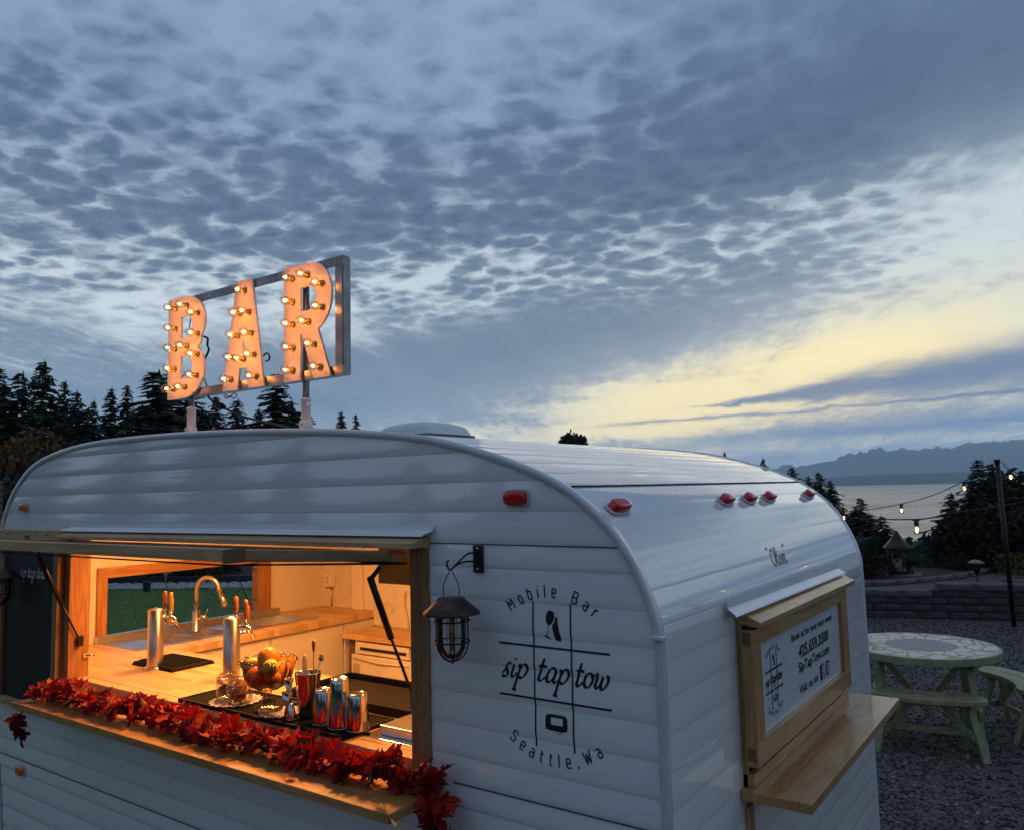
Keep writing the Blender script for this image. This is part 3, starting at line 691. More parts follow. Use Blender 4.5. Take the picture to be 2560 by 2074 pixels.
# lower edges of the side laps
zs = [.37]
LAPZ = [.372, .4535, .535, .617, .699, .7815, .864, .9203, .9875, 1.0628, 1.144, 1.225, 1.286, 1.3545, 1.436, 1.518, 1.602, 1.684, 1.7655, 1.847, 1.909, 1.9925, 2.0715, 2.152, 2.231, 2.30]
def side_off(z):
    for z0, z1 in zip(LAPZ, LAPZ[1:]):
        if z0 <= z < z1: return lapoff((z - z0) / (z1 - z0))
    return 0
WX0, WX1, WZ0, WZ1 = -2.657, -.671, 1.272, 1.925      # serving window hole
def side_strip(z0, z1, parent):
    """one lap of siding, cut round the window; offset follows the lap profile"""
    full0, full1 = z0, z1
    cuts = sorted({z0, z1} | {c for c in (WZ0, WZ1) if z0 < c < z1})
    whole = len(cuts) == 2 and not (WZ0 < (z0 + z1) / 2 < WZ1); mL, mR = MB(), MB()
    for a_, b_ in zip(cuts, cuts[1:]):
        mid = (a_ + b_) / 2; spans = [(None, WX0), (WX1, None)] if WZ0 < mid < WZ1 else [(None, None)]
        ts = [a_ + (b_ - a_) * q for q in (0, .02, .05, .1, .2, .35, .5, .65, .8, .9, .97, 1)]
        for s0, s1 in spans:
            nx = 26 if (s0 is None and s1 is None) else 10; rows = []
            for z in ts:
                zz = min(z, PROF[ITOP].y - .002)
                X0 = xl(zz) if s0 is None else s0; X1 = xr(zz) if s1 is None else s1
                o_ = lapoff(max(0, min(1, (z - full0) / (full1 - full0))))
                rows.append([(lerp(X0, X1, i / nx), -o_, zz) for i in range(nx + 1)])
            vs = [v for r_ in rows for v in r_]; w = nx + 1
            (mR if s1 is None and s0 is not None else mL).add(vs, [(j * w + i, j * w + i + 1, (j + 1) * w + i + 1, (j + 1) * w + i) for j in range(len(ts) - 1) for i in range(nx)], True)
    for q in (mL, mR):
        if q.v: q.build('siding_panel', enamel, parent, bevel=None)
for z0, z1 in zip(LAPZ, LAPZ[1:]): side_strip(z0, z1, trailer)
# sealed seams between the sheets of siding
for z_, xa, xb in ((1.909, -.671, xr(1.909) - .01), (1.286, -.600, .005), (.9203, -3.27, -.0)):
    mb = MB(); mb.box(xa, xb, -.0030, .004, z_ - .0009, z_ + .0012); mb.build('sealed_seam', seamk, trailer)
# transverse laps of the roof, rear and front, measured along the profile
acc = [0.]
for p, q in zip(PROF, PROF[1:]): acc.append(acc[-1] + (q - p).length)
def at_s(s_):
    if s_ <= 0: i = 0
    else:
        i = next((k for k in range(len(acc) - 1) if acc[k + 1] >= s_), len(acc) - 2)
    f = (s_ - acc[i]) / (acc[i + 1] - acc[i]); p = PROF[i].lerp(PROF[i + 1], f)
    def tan_(k): k = max(1, min(len(PROF) - 2, k)); return (PROF[k + 1] - PROF[k - 1]).normalized()
    t = tan_(i).lerp(tan_(i + 1), max(0, min(1, f))).normalized(); return p, Vector((t.y, -t.x))     # outward normal
def s_at_z(z, rear=True):
    idx = range(ITOP) if rear else range(ITOP, len(PROF) - 1)
    for k in idx:
        a_, b_ = PROF[k].y, PROF[k + 1].y
        if min(a_, b_) <= z <= max(a_, b_): return acc[k] + (acc[k + 1] - acc[k]) * ((z - a_) / (b_ - a_) if b_ != a_ else 0)
    return acc[ITOP]
S_SEAM = s_at_z(2.0525); STOT = acc[-1]; S_TOP = acc[ITOP]
rear_edges = [S_SEAM - LAP * k for k in range(0, 40) if S_SEAM - LAP * k > 0][::-1] + [S_SEAM + LAP * k for k in range(1, 60) if S_SEAM + LAP * k < STOT]
RH = (s_at_z(1.250), s_at_z(1.700), .46, 1.60)     # hole behind the rear hatch frame: none is cut, the hatch covers it
FH = (s_at_z(1.66, False), s_at_z(1.34, False), .47, 1.45)    # open window at the front end
def trans_strip(s0, s1):
    # lower edge of each lap points down the slope: on the rear the smaller s is lower, at the front the larger
    front = (s0 + s1) / 2 > S_TOP
    mb = MB(); mR = MB(); cuts = sorted({s0, s1} | {c for c in (FH[0], FH[1]) if s0 < c < s1})
    for a_, b_ in zip(cuts, cuts[1:]):
        mid = (a_ + b_) / 2; spans = [(0.004, FH[2]), (FH[3], WID - .004)] if FH[0] < mid < FH[1] else [(.004, WID - .004)]
        for y0, y1 in spans:
            ss = [a_ + (b_ - a_) * q for q in ((0, .02, .05, .1, .2, .35, .5, .65, .8, .9, .97, 1))]; ny = max(2, int((y1 - y0) * 10)); rows = []
            for s_ in ss:
                t = (s_ - s0) / (s1 - s0); t = 1 - t if front else t
                p, nn = at_s(s_); p = p + nn * (lapoff(t) * .46)
                rows.append([(p.x, lerp(y0, y1, i / ny), p.y) for i in range(ny + 1)])
            vs = [v for r_ in rows for v in r_]; w = ny + 1
            (mR if y0 == FH[3] else mb).add(vs, [(j * w + i, j * w + i + 1, (j + 1) * w + i + 1, (j + 1) * w + i) for j in range(len(ss) - 1) for i in range(ny)], True)
    for q in (mb, mR):
        if q.v: q.build('siding_panel', enamel, trailer, bevel=None)
for a_, b_ in zip([0.] + rear_edges, rear_edges + [STOT]):
    if b_ - a_ > .005: trans_strip(a_, b_)
p, nn = at_s(S_SEAM); mb = MB()
mb.tube([(p.x + nn.x * .002, lerp(.02, WID - .02, i / 30), p.y + nn.y * .002 + .0012 * noise.noise(Vector((i * .7, 0, 0)))) for i in range(31)], .0022, 6); mb.build('sealed_seam', seamk, trailer)
# edge trim with a bead, near and far side
def trim(y0, out):
    mb = MB(); n_ = len(PROF); cs = [(-.012, .004), (.003, .010), (.013, .006), (.016, -.002)]       # (y outwards, normal offset)
    rows = []
    for k in range(n_):
        p = PROF[k]; t = (PROF[min(k + 1, n_ - 1)] - PROF[max(k - 1, 0)]).normalized(); nn = Vector((t.y, -t.x))
        prof = [(.006, -.0155), (.0095, -.013), (.0105, -.003), (.0095, .004), (.006, .0062), (.002, .0045), (-.008, .0042), (-.014, .0036), (-.017, .0)]
        rows.append([(p.x + nn.x * b_, y0 - out * a_, p.y + nn.y * b_) for a_, b_ in prof])
    w = len(rows[0]); mb.add([v for r_ in rows for v in r_], [(j * w + i, j * w + i + 1, (j + 1) * w + i + 1, (j + 1) * w + i) for j in range(n_ - 1) for i in range(w - 1)], True)
    return mb.build('edge_trim', trimm, trailer, bevel=None)
trim(0, 1); trim(WID, -1)
mb = MB()
for k in range(3, 96):
    p, nn = at_s(k * .10)
    if k * .10 < STOT - .1: mb.ball((p.x - nn.x * .0085, -.0106, p.y - nn.y * .0085), .0019, 6, 4, (1, .5, 1))
mb.build('trim_screws', alu, trailer, bevel=None, kind='stuff')
mb = MB(); mb.box(-.002, .028, -.020, .004, 1.708, 1.716); mb.build('trim_joint', trimm, trailer, bevel=.001)
# far side, floor, inner lining
mb = MB(); mb.v = [(p.x, WID, p.y) for p in PROF[::3]]; mb.f = [tuple(range(len(mb.v)))]; mb.sm = [False]; mb.build('side_wall', enamel, trailer, bevel=None)
mb = MB(); mb.box(-3.2, .0, .01, WID - .01, .36, .42); mb.build('floor', mat('grey_floor', (.16, .14, .12), .6), trailer)
mb = MB(); IN = []
for k in range(0, len(PROF), 2):
    p, nn = at_s(acc[k]); q = p - nn * .045
    if q.y > 1.70: IN.append(q)
vs = []; 
for q in IN: vs += [(q.x, .03, q.y), (q.x, WID - .03, q.y)]
mb.add(vs, [(2 * i, 2 * i + 1, 2 * i + 3, 2 * i + 2) for i in range(len(IN) - 1)], True); mb.build('ceiling', cream, trailer, bevel=None)
FX = -3.335
mb = MB()
mb.box(FX - .02, FX, .03, .48, .42, 1.80); mb.box(FX - .02, FX, 1.44, WID - .03, .42, 1.80); mb.box(FX - .02, FX, .48, 1.44, .42, 1.333); mb.box(FX - .02, FX, .48, 1.44, 1.655, 1.95)
mb.build('front_inner_wall', cream, trailer)
marble = None
def marbled():
    m, n, b, o = newmat('marbled_wallpaper'); co = objco(n)
    w1 = n.noise(co, 9., 6, .7, 2.2); ve = n.sm(n.m('ABSOLUTE', w1 - .5), .0, .018); w2 = n.noise(co, 22., 5, .7, 1.6); ve2 = n.sm(n.m('ABSOLUTE', w2 - .5), .0, .02)
    n.put(b.inputs['Base Color'], n.mix(ve * ve2, (.50, .40, .28, 1), (.74, .66, .53, 1))); b.inputs['Roughness'].default_value = .5; return m
mb = MB(); mb.box(FX, -3.02, WID - .05, WID - .03, 1.30, 2.0); mb.build('papered_wall', marbled(), trailer)
mb = MB(); mb.box(-3.02, -.35, WID - .05, WID - .03, .42, 2.12); mb.box(-.35, -.06, WID - .05, WID - .03, .42, 1.80); mb.build('far_inner_wall', cream, trailer)
mb = MB(); mb.box(-3.02, -2.93, WID - .075, WID - .05, 1.0, 2.05); mb.build('wall_batten', cream, trailer, bevel=.003)
mb = MB(); mb.box(-.05, -.03, .03, WID - .03, .42, 1.72); mb.build('rear_inner_wall', cream, trailer)
mb = MB(); mb.box(FX, WX0, .02, .03, .42, 1.88); mb.box(WX1, -.06, .02, .03, .42, 1.80); mb.box(WX0, WX1, .02, .03, WZ1, 2.12); mb.box(WX0, WX1, .02, .03, .42, 1.28); mb.build('near_inner_wall', cream, trailer)

# front-end window: timber casing, open to the lawn
fw = MB(); fw.box(FX - .055, FX + .018, .447, .497, 1.333, 1.645); w_ = fw.build('window_frame', rwz, trailer, bevel=.002, label='red timber casing of the open front window above the sink')
m_ = MB(); m_.box(FX - .055, FX + .020, .447, 1.515, 1.6455, 1.700); m_.build('head_casing', rwy, w_, bevel=.002)
m_ = MB(); m_.box(FX - .055, FX + .018, 1.430, 1.515, 1.333, 1.645); m_.build('side_casing', rwz, w_, bevel=.002)
m_ = MB(); m_.box(FX - .055, FX + .012, .4975, 1.4295, 1.323, 1.334); m_.build('sill', steel, w_, bevel=.001)
m_ = MB(); m_.tube([(FX - .04, 1.25, 1.66), (FX - .22, 1.33, 1.60)], .004, 6); m_.tube([(FX - .02, 1.388, 1.40), (FX - .10, 1.35, 1.58)], .003, 6); m_.build('stay', blackm, w_)
for z_ in (1.42, 1.60):
    m_ = MB(); m_.box(FX - .03, FX - .01, 1.421, 1.4298, z_, z_ + .03); m_.tube([(FX - .02, 1.415, z_ + .015), (FX - .02, 1.4295, z_ + .015)], .006, 8); m_.build('latch', steel, w_)

# counters
CZ = 1.3225
ctr = empty('bar_counter', (-2.5, .5, .42), 'L-shaped butcher block bar counter running along the serving window and the front wall', 'counter')
adopt(ctr, trailer); del ctr['category'], ctr['label']; ctr['label'] = 'L-shaped butcher block counter along the window and the front wall'
m_ = MB(); m_.box(-2.617, -.735, -.002, .045, CZ - .03, CZ - .0005); m_.build('sill_board', block, ctr, bevel=.0012)
m_ = MB(); m_.box(-3.335, -1.02, .047, .565, CZ - .035, CZ); m_.box(-1.018, -.035, .047, .565, CZ - .035, CZ); m_.build('worktop', block, ctr, bevel=.0015)
# back counter with a hole for the sink
m_ = MB(); SX0, SX1, SY0, SY1 = -3.30, -2.93, .46, 1.57
m_.box(-2.93, -2.822, .566, WID - .05, CZ - .037, CZ + .0005); m_.box(-3.335, -3.30, .566, WID - .05, CZ - .037, CZ + .0005); m_.box(-3.30, -2.93, 1.57, WID - .05, CZ - .037, CZ + .0005); m_.build('back_worktop', block, ctr, bevel=.0015)
m_ = MB(); m_.box(-2.86, -2.845, .57, WID - .05, .42, CZ - .037); m_.build('cabinet_side', cream, ctr)
for y0, y1 in ((.60, 1.13), (1.145, 1.66), (1.675, 1.92)):
    m_ = MB(); m_.box(-2.8449, -2.833, y0, y1, .50, CZ - .05); m_.build('cabinet_door', cream, ctr, bevel=.002)
m_ = MB(); m_.box(-2.84, -.05, .52, .535, .42, CZ - .035); m_.build('counter_front', cream, ctr)
sink = empty('sink', (-3.11, 1.0, CZ), 'x', 'x'); del sink['label'], sink['category']; adopt(sink, trailer)
sink['label'] = 'stainless steel three-basin sink set into the back counter'
m_ = MB(); zt = CZ + .004
bas = [(.62, .80), (.815, 1.0), (1.20, 1.50)]
def flat(x0, x1, y0, y1, z): m_.add([(x0, y0, z), (x1, y0, z), (x1, y1, z), (x0, y1, z)], [(0, 1, 2, 3)])
BX0, BX1 = -3.215, -2.965
m_.box(SX0, SX1, SY0 - .02, .62, CZ - .002, zt); m_.box(SX0, BX0, .62, SY1, CZ - .002, zt); m_.box(BX1, SX1, .62, SY1, CZ - .002, zt); m_.box(BX0, BX1, .80, .815, CZ - .002, zt); m_.box(BX0, BX1, 1.0, 1.20, CZ - .002, zt); m_.box(BX0, BX1, 1.5, SY1, CZ - .002, zt)
m_.box(SX0 - .035, SX0, SY0 - .02, SY1, CZ + .001, CZ + .035)
m_.build('rim', steel, sink, bevel=.001)
for y0, y1 in bas:
    m_ = MB(); b_ = MB(); d = .16; x0, x1 = BX0, BX1
    b_.add([(x0, y0, zt), (x1, y0, zt), (x1, y1, zt), (x0, y1, zt), (x0 + .02, y0 + .02, zt - d), (x1 - .02, y0 + .02, zt - d), (x1 - .02, y1 - .02, zt - d), (x0 + .02, y1 - .02, zt - d)], [(0, 1, 5, 4), (1, 2, 6, 5), (2, 3, 7, 6), (3, 0, 4, 7), (4, 5, 6, 7)])
    b_.build('basin', steel, sink, bevel=None)
# far corner: fridge, small worktop, moulded panel, dark window
wall_it = empty('corner_unit', (-2.5, 1.8, .42), 'x', 'x'); del wall_it['label'], wall_it['category']; adopt(wall_it, trailer); wall_it['label'] = 'small worktop with fridge under a dark window in the far corner'
m_ = MB(); m_.box(-2.80, -1.7, 1.62, WID - .06, 1.205, 1.235); m_.build('worktop', block, wall_it, bevel=.002)
m_ = MB(); m_.box(-2.78, -2.74, 1.66, WID - .06, .42, 1.205); m_.build('side_panel', mat('brown_panel', (.12, .08, .05), .6), wall_it)
m_ = MB(); m_.box(-2.84, -1.7, WID - .065, WID - .05, 1.475, 1.492); m_.build('window_sill', cream, wall_it, bevel=.002)
m_ = MB(); m_.box(-2.80, -1.7, WID - .056, WID - .0505, 1.492, 1.95); m_.build('window_pane', mat('dusk_window_film', (.05, .045, .035), .12, 0, .3, 4), wall_it)
m_ = MB(); m_.box(-2.82, -2.50, WID - .062, WID - .052, 1.44, 1.475); m_.build('apron', cream, wall_it)

# serving window frame
sw = empty('serving_window', (-1.66, 0, 1.3), 'x', 'x'); del sw['label'], sw['category']; adopt(sw, trailer); sw['label'] = 'wide serving window framed in brown timber, propped open'
m_ = MB(); m_.box(-.735, -.671, -.013, .07, 1.2725, 1.893); m_.build('jamb', wz, sw, bevel=.0015)
m_ = MB(); m_.box(-2.657, -2.617, -.03, .055, 1.272, 1.893); m_.build('jamb', rwz, sw, bevel=.0015)
m_ = MB(); m_.box(-2.6165, -.7355, -.006, .075, 1.2725, 1.2925); m_.build('sill', wx, sw, bevel=.001)
m_ = MB(); m_.box(-2.657, -.671, -.016, .07, 1.8935, 1.9255); m_.build('header', wx, sw, bevel=.001)
m_ = MB(); m_.hexa([(-2.657, -.078, 1.893), (-.668, -.078, 1.8975), (-.668, .0, 1.899), (-2.657, .0, 1.899), (-2.657, -.078, 1.9065), (-.668, -.078, 1.9125), (-.668, -.005, 1.9285), (-2.657, -.005, 1.9225)]); m_.build('drip_board', wx, sw, bevel=.0012)
m_ = MB()
m_.add([(-2.665, -.0095, 1.9525), (-.648, -.0095, 1.9600), (-.648, -.0105, 1.9425), (-2.665, -.0105, 1.9370), (-2.69, -.038, 1.9265), (-.662, -.038, 1.9325), (-2.69, -.039, 1.9225), (-.662, -.039, 1.9285)], [(0, 1, 2, 3), (3, 2, 5, 4), (4, 5, 7, 6)])
fl = m_.build('flashing', flashm, sw, bevel=None); md = fl.modifiers.new('thickness', 'SOLIDIFY'); md.thickness = .0012
for x_ in (-2.63, -2.2, -1.75, -1.3, -.98, -.67):
    m_ = MB(); m_.lathe([(.0035, 0), (.003, .0012), (0, .002)], (x_, -.0100, 1.951 + .0075 * (x_ + 2.66) / 2), 8, axis=Matrix.Rotation(R_(90), 3, 'X')); m_.build('screw', alu, fl)
# flap
flp = empty('window_flap', (-1.68, 0, 1.866), 'x', 'x'); del flp['label'], flp['category']; adopt(flp, sw)
FX0, FX1 = -2.60, -.76; FT = .592
def fz(y, top): return lerp(1.8872 if top else 1.8553, 1.9336 if top else 1.905, -y / FT)
def flap_bar(x0, x1, y0, y1, t0=0., b0=0.):
    mb = MB(); return mb.hexa([(x0, y0, fz(y0, 0) + b0), (x1, y0, fz(y0, 0) + b0), (x1, y1, fz(y1, 0) + b0), (x0, y1, fz(y1, 0) + b0), (x0, y0, fz(y0, 1) + t0), (x1, y0, fz(y0, 1) + t0), (x1, y1, fz(y1, 1) + t0), (x0, y1, fz(y1, 1) + t0)])
flap_bar(FX0, FX1, -.592, -.532).build('outer_rail', wx, flp, bevel=.0015)
flap_bar(FX0, FX1, -.060, -.002, -.004).build('hinge_rail', wx, flp, bevel=.0015)
wy = wood('brown_timber_y', (.20, .11, .05), (.40, .25, .12), 1, .45)
flap_bar(FX1 - .055, FX1, -.5315, -.0605, -.002).build('stile', wy, flp, bevel=.0015)
flap_bar(FX0, FX0 + .055, -.5315, -.0605, -.002).build('stile', wy, flp, bevel=.0015)
mb = MB(); mb.box(-.7598, -.7592, -.592, -.532, 1.90, 1.932); mb.build('rail_end', wend, flp)
def gasket_bar(x0, x1, y0, y1): return flap_bar(x0, x1, y0, y1, -.034, -.0085)
mb = MB()
for q in ((FX0 - .004, FX1 + .004, -.597, -.583), (FX0 - .004, FX1 + .004, -.012, -.000), (FX1 - .010, FX1 + .004, -.583, -.012), (FX0 - .004, FX0 + .010, -.583, -.012)):
    g_ = gasket_bar(*q); mb.add(g_.v, g_.f)
mb.build('weather_strip', rubber, flp)
glassm = clearglass('window_glass', (.95, .97, .96), 1.0, .02)
flap_bar(FX0 + .055, FX1 - .055, -.5315, -.0605, -.020, .008).build('pane', glassm, flp)
# gas struts
def strut(top, mid, bot, name='gas_strut', side=1):
    mb = MB(); mb.tube([top, mid], .0095, 10); o = mb.build(name, blackm, sw)
    mb = MB(); mb.tube([mid, bot], .0042, 8); mb.build('rod', blackm, o)
    mb = MB(); t = Vector(top); mb.beam(t + Vector((.0, .005, -.004)), t + Vector((.012, .028, .026)), .014, .010); mb.build('bracket', blackm, o, bevel=.001)
    b_ = Vector(bot); mb = MB(); mb.box(b_.x - .007, b_.x + .010, b_.y - .010, b_.y + .012, b_.z - .022, b_.z + .018); mb.ball(b_, .009, 8, 6); mb.build('foot_plate', blackm, o)
    for dz_ in (-.016, .013):
        mb = MB(); mb.ball((b_.x - .007 * side, b_.y + .002, b_.z + dz_), .003, 6, 4); mb.build('screw', alu, o)
strut((-.790, -.112, 1.822), (-.782, -.040, 1.647), (-.752, .020, 1.470))
strut((-2.602, -.170, 1.845), (-2.604, -.065, 1.63), (-2.606, .010, 1.474), side=-1)
m_ = MB(); m_.tube([(-2.612, .045, 1.405), (-2.600, .045, 1.407), (-2.598, .07, 1.403)], .003, 6); m_.box(-2.617, -2.612, .03, .06, 1.398, 1.415); m_.build('hook', chrome, sw)
# shelf under the window
sh = MB(); sh.box(-2.665, -.625, -.217, -.0095, 1.2455, 1.270); shelf = sh.build('serving_shelf', oakx, trailer, bevel=.0015)
for x_ in ():
    m_ = MB(); m_.box(x_ - .012, x_ + .012, -.17, -.009, 1.2395, 1.2455); m_.box(x_ - .012, x_ + .012, -.014, -.0088, 1.08, 1.2395); m_.beam((x_, -.15, 1.241), (x_, -.013, 1.10), .01, .006); m_.build('bracket', blackm, shelf)

# chalkboard panel left of the window
cb = empty('chalkboard', (-2.95, -.03, 1.5), 'x', 'x'); del cb['label'], cb['category']; adopt(cb, trailer); cb['label'] = 'black chalkboard panel in a timber frame left of the serving window'
m_ = MB(); m_.box(-3.30, -2.66, -.062, -.010, 1.883, 1.925); m_.build('frame_rail', wx, cb, bevel=.0015)
m_ = MB(); m_.box(-3.30, -2.66, -.062, -.010, 1.168, 1.200); m_.build('frame_rail', wx, cb, bevel=.0015)
m_ = MB(); m_.box(-2.700, -2.66, -.060, -.010, 1.2005, 1.8825); m_.build('frame_stile', wz, cb, bevel=.0015)
m_ = MB(); m_.box(-3.30, -3.165, -.060, -.010, 1.2005, 1.8825); m_.build('frame_stile', wz, cb, bevel=.0015)
m_ = MB(); m_.box(-3.165, -2.7005, -.046, -.012, 1.2005, 1.8825); board = m_.build('board', mat('chalkboard_black', (.008, .009, .011), .55, 0, .4, 8), cb)
for x_, z_ in ((-3.125, 1.912), (-2.765, 1.912), (-3.10, 1.185)):
    m_ = MB(); m_.ball((x_, -.064, z_), .007, 10, 6, (1, .6, 1)); m_.build('bolt', boltm, cb)
m_ = MB(); m_.box(-2.955, -2.925, -.066, -.062, 1.884, 1.902); hh = m_.build('hinge_plate', blackm, cb)
for a_, b_ in ((-2.948, 1.889), (-2.940, 1.894), (-2.932, 1.889), (-2.934, 1.898)):
    m_ = MB(); m_.ball((a_, -.0662, b_), .0018, 6, 4); m_.build('screw', alu, hh)

# roof vent
vent = empty('roof_vent', (-1.45, .98, 2.27), 'x', 'x'); del vent['label'], vent['category']; adopt(vent, trailer)
vent['label'] = 'white domed roof vent'
def dome(mb, cx, cy, hx_, hy_, z0, h, n_=18, e_=5.):
    vs = []
    for j in range(n_ + 1):
        for i in range(n_ + 1):
            u, v = i / n_ * 2 - 1, j / n_ * 2 - 1
            r = (abs(u) ** e_ + abs(v) ** e_) ** (1 / e_) if (u or v) else 0; f = max(abs(u), abs(v)) / r if r else 1
            x, y = cx + hx_ * u * f, cy + hy_ * v * f; m2 = max(abs(u), abs(v))
            z = z0 + h * (1 - m2 ** 2 * .55) - (h * .45 if m2 > .985 else h * .12 * max(0, (m2 - .8) / .2))
            if m2 > .999: z = z0
            vs.append((x, y, z))
    w = n_ + 1; mb.add(vs, [(j * w + i, j * w + i + 1, (j + 1) * w + i + 1, (j + 1) * w + i) for j in range(n_) for i in range(n_)], True)
VX, VY = -1.56, .98
m_ = MB(); dome(m_, VX, VY, .172, .172, 2.292, .066); m_.build('lid', mat('vent_plastic', (.62, .64, .64), .35), vent, bevel=None)
m_ = MB(); m_.box(VX - .16, VX + .16, VY - .16, VY + .16, 2.262, 2.294); m_.build('collar', mat('grey_collar', (.16, .18, .19), .5), vent)

# marker lamps
redl = None
def lensmat(name, col):
    m, n, b, o = newmat(name); nz = n.noise(objco(n), 120., 2)
    n.put(b.inputs['Base Color'], n.mix(nz, mul(col, .8), mul(col, 1.1))); b.inputs['Roughness'].default_value = .12; b.inputs['Coat Weight'].default_value = .7
    b.inputs['Subsurface Weight'].default_value = .25; b.inputs['Subsurface Scale'].default_value = .01; return m
redl = lensmat('red_lens', (.55, .012, .012)); ambl = lensmat('amber_lens', (.75, .14, .01))
lbase = mat('lamp_base_white', (.55, .56, .58), .35)
def lamp_meshes(w, h, d, lens, e_=3.2):
    n_ = 40; mb = MB(); vs = []
    for j in range(n_ + 1):
        for i in range(n_ + 1):
            u, v = i / n_ * 2 - 1, j / n_ * 2 - 1; m2 = max(abs(u), abs(v)); r = (abs(u) ** e_ + abs(v) ** e_) ** (1 / e_) if (u or v) else 1; f = m2 / r if r else 1
            taper = 1.
            vs.append((u * f * w / 2, v * f * h / 2, d * (1 - m2 ** 5 * .28) if m2 < .97 else (d * .45 if m2 < .999 else 0)))
    w_ = n_ + 1; mb.add(vs, [(j * w_ + i, j * w_ + i + 1, (j + 1) * w_ + i + 1, (j + 1) * w_ + i) for j in range(n_) for i in range(n_)], True)
    return mb.mesh('lens', lens)
def marker(pos, nrm, along, w, h, d, lens, label=None):
    Z = Vector(nrm).normalized(); X = Vector(along).normalized(); Y = Z.cross(X); M = Matrix((X, Y, Z)).transposed()
    t = bpy.data.objects.new('marker_lamp', None); COL.objects.link(t); t.location = pos; adopt(t, trailer)
    if label: t['label'] = label
    o = inst(lamp_meshes(w, h, d, lens), 'lens', t, Vector(pos) + Z * .004, M.to_euler())
    mb = MB(); n_ = 20; pl = [(math.copysign(abs(math.cos(q * 2 * math.pi / n_)) ** .5, math.cos(q * 2 * math.pi / n_)) * w * .56, math.copysign(abs(math.sin(q * 2 * math.pi / n_)) ** .5, math.sin(q * 2 * math.pi / n_)) * h * .60) for q in range(n_)]
    mb.prism(pl, lambda u, v, dd: Vector(pos) + X * u + Y * v + Z * dd, .005); mb.build('base', lbase, t)
p_, n_2 = at_s(s_at_z(1.975))
for y_ in (.10, .835, 1.055, 1.27, 1.79):
    p_, n_2 = at_s(s_at_z(1.992)); marker((p_.x + n_2.x * .004, y_, p_.y + n_2.y * .004), (n_2.x, 0, n_2.y), (0, 1, 0), .088 if y_ < .2 else .082, .036, .024, redl)
marker((-.368, -.005, 2.029), (0, -1, 0), (1, 0, 0), .070, .038, .016, redl)
marker((-3.092, -.005, 2.024), (0, -1, 0), (1, 0, 0), .060, .034, .018, ambl)
marker((-3.048, -.006, .884), (0, -1, 0), (1, 0, 0), .064, .038, .014, ambl)

# rear hatch: timber box frame, lettered panel, shelf, flashing
rh = empty('rear_hatch', (.04, 1.0, 1.5), 'x', 'x'); del rh['label'], rh['category']; adopt(rh, trailer); rh['label'] = 'closed rear hatch in a pale oak frame with a lettered white panel'
y0, y1, zb, ztp = .462, 1.510, 1.250, 1.678
m_ = MB(); m_.box(.0165, .030, y0, y0 + .032, zb, ztp); m_.build('casing', oakz, rh, bevel=.001)
m_ = MB(); m_.box(.0165, .030, y1 - .032, y1, zb, ztp); m_.build('casing', oakz, rh, bevel=.001)
m_ = MB(); m_.box(.0165, .045, y0, y1, 1.250, 1.283); m_.build('sill', oaky, rh, bevel=.001)
m_ = MB(); m_.box(.024, .034, y0 + .012, y1 - .012, 1.286, 1.665); m_.build('weather_strip', rubber, rh)
H0, H1, HB, HT = .447, 1.478, 1.308, 1.660
fx0, fx1 = .0345, .066
m_ = MB(); m_.box(fx0, fx1, H0, H1, HB, HB + .060); m_.build('bottom_rail', oaky, rh, bevel=.0015)
m_ = MB(); m_.box(fx0, fx1, H0, H1, HT - .043, HT); m_.build('top_rail', oaky, rh, bevel=.0015)
m_ = MB(); m_.box(fx0, fx1 - .0008, H0, H0 + .068, HB + .0605, HT - .0435); m_.build('stile', oakz, rh, bevel=.0015)
m_ = MB(); m_.box(fx0, fx1 - .0008, H1 - .078, H1, HB + .0605, HT - .0435); m_.build('stile', oakz, rh, bevel=.0015)
for zz in (HB + .012, HT - .041):
    m_ = MB(); m_.box(fx0 + .004, fx1 - .006, H0 - .0008, H0 - .0002, zz + .002, zz + .036); m_.build('rail_end', wend, rh)
PX = .052
m_ = MB(); m_.box(.044, PX, H0 + .0682, H1 - .0782, HB + .0606, HT - .0436); hp = m_.build('panel', mat('white_sign_panel', (.62, .66, .70), .10, 0, .03, 4, spec=.6), rh)
m_ = MB(); yb0, yb1 = .460, 1.540
m_.hexa([(.0165, yb0, 1.675), (.085, yb0 + .0, 1.6655), (.085, yb1, 1.6655), (.0165, yb1, 1.675), (.0165, yb0, 1.712), (.085, yb0, 1.6815), (.085, yb1, 1.6815), (.0165, yb1, 1.712)]); m_.build('drip_board', oaky, rh, bevel=.0015)
m_ = MB(); m_.add([(.0255, .38, 1.745), (.0255, 1.54, 1.742), (.0265, 1.54, 1.722), (.0265, .38, 1.725), (.050, 1.55, 1.708), (.050, .37, 1.711), (.052, 1.55, 1.703), (.052, .37, 1.706)], [(0, 1, 2, 3), (3, 2, 4, 5), (5, 4, 6, 7)])
fl2 = m_.build('flashing', flashm, rh, bevel=None); md = fl2.modifiers.new('thickness', 'SOLIDIFY'); md.thickness = .0012
for y_ in (.42, .80, 1.16, 1.51):
    m_ = MB(); m_.ball((.0262, y_, 1.738), .003, 6, 4); m_.build('screw', alu, fl2)
m_ = MB(); m_.box(.018, .200, .432, 1.605, 1.224, 1.2495); rsh = m_.build('rear_shelf', oaky, trailer, bevel=.0015)
for y_ in (.50, 1.50):
    m_ = MB(); m_.box(.018, .024, y_ - .012, y_ + .012, 1.08, 1.224); m_.box(.018, .15, y_ - .012, y_ + .012, 1.2195, 1.224); m_.build('bracket', blackm, rsh)
m_ = MB(); m_.box(.018, .030, .462, .498, .95, 1.20); m_.build('cleat', oakz, rsh, bevel=.001)

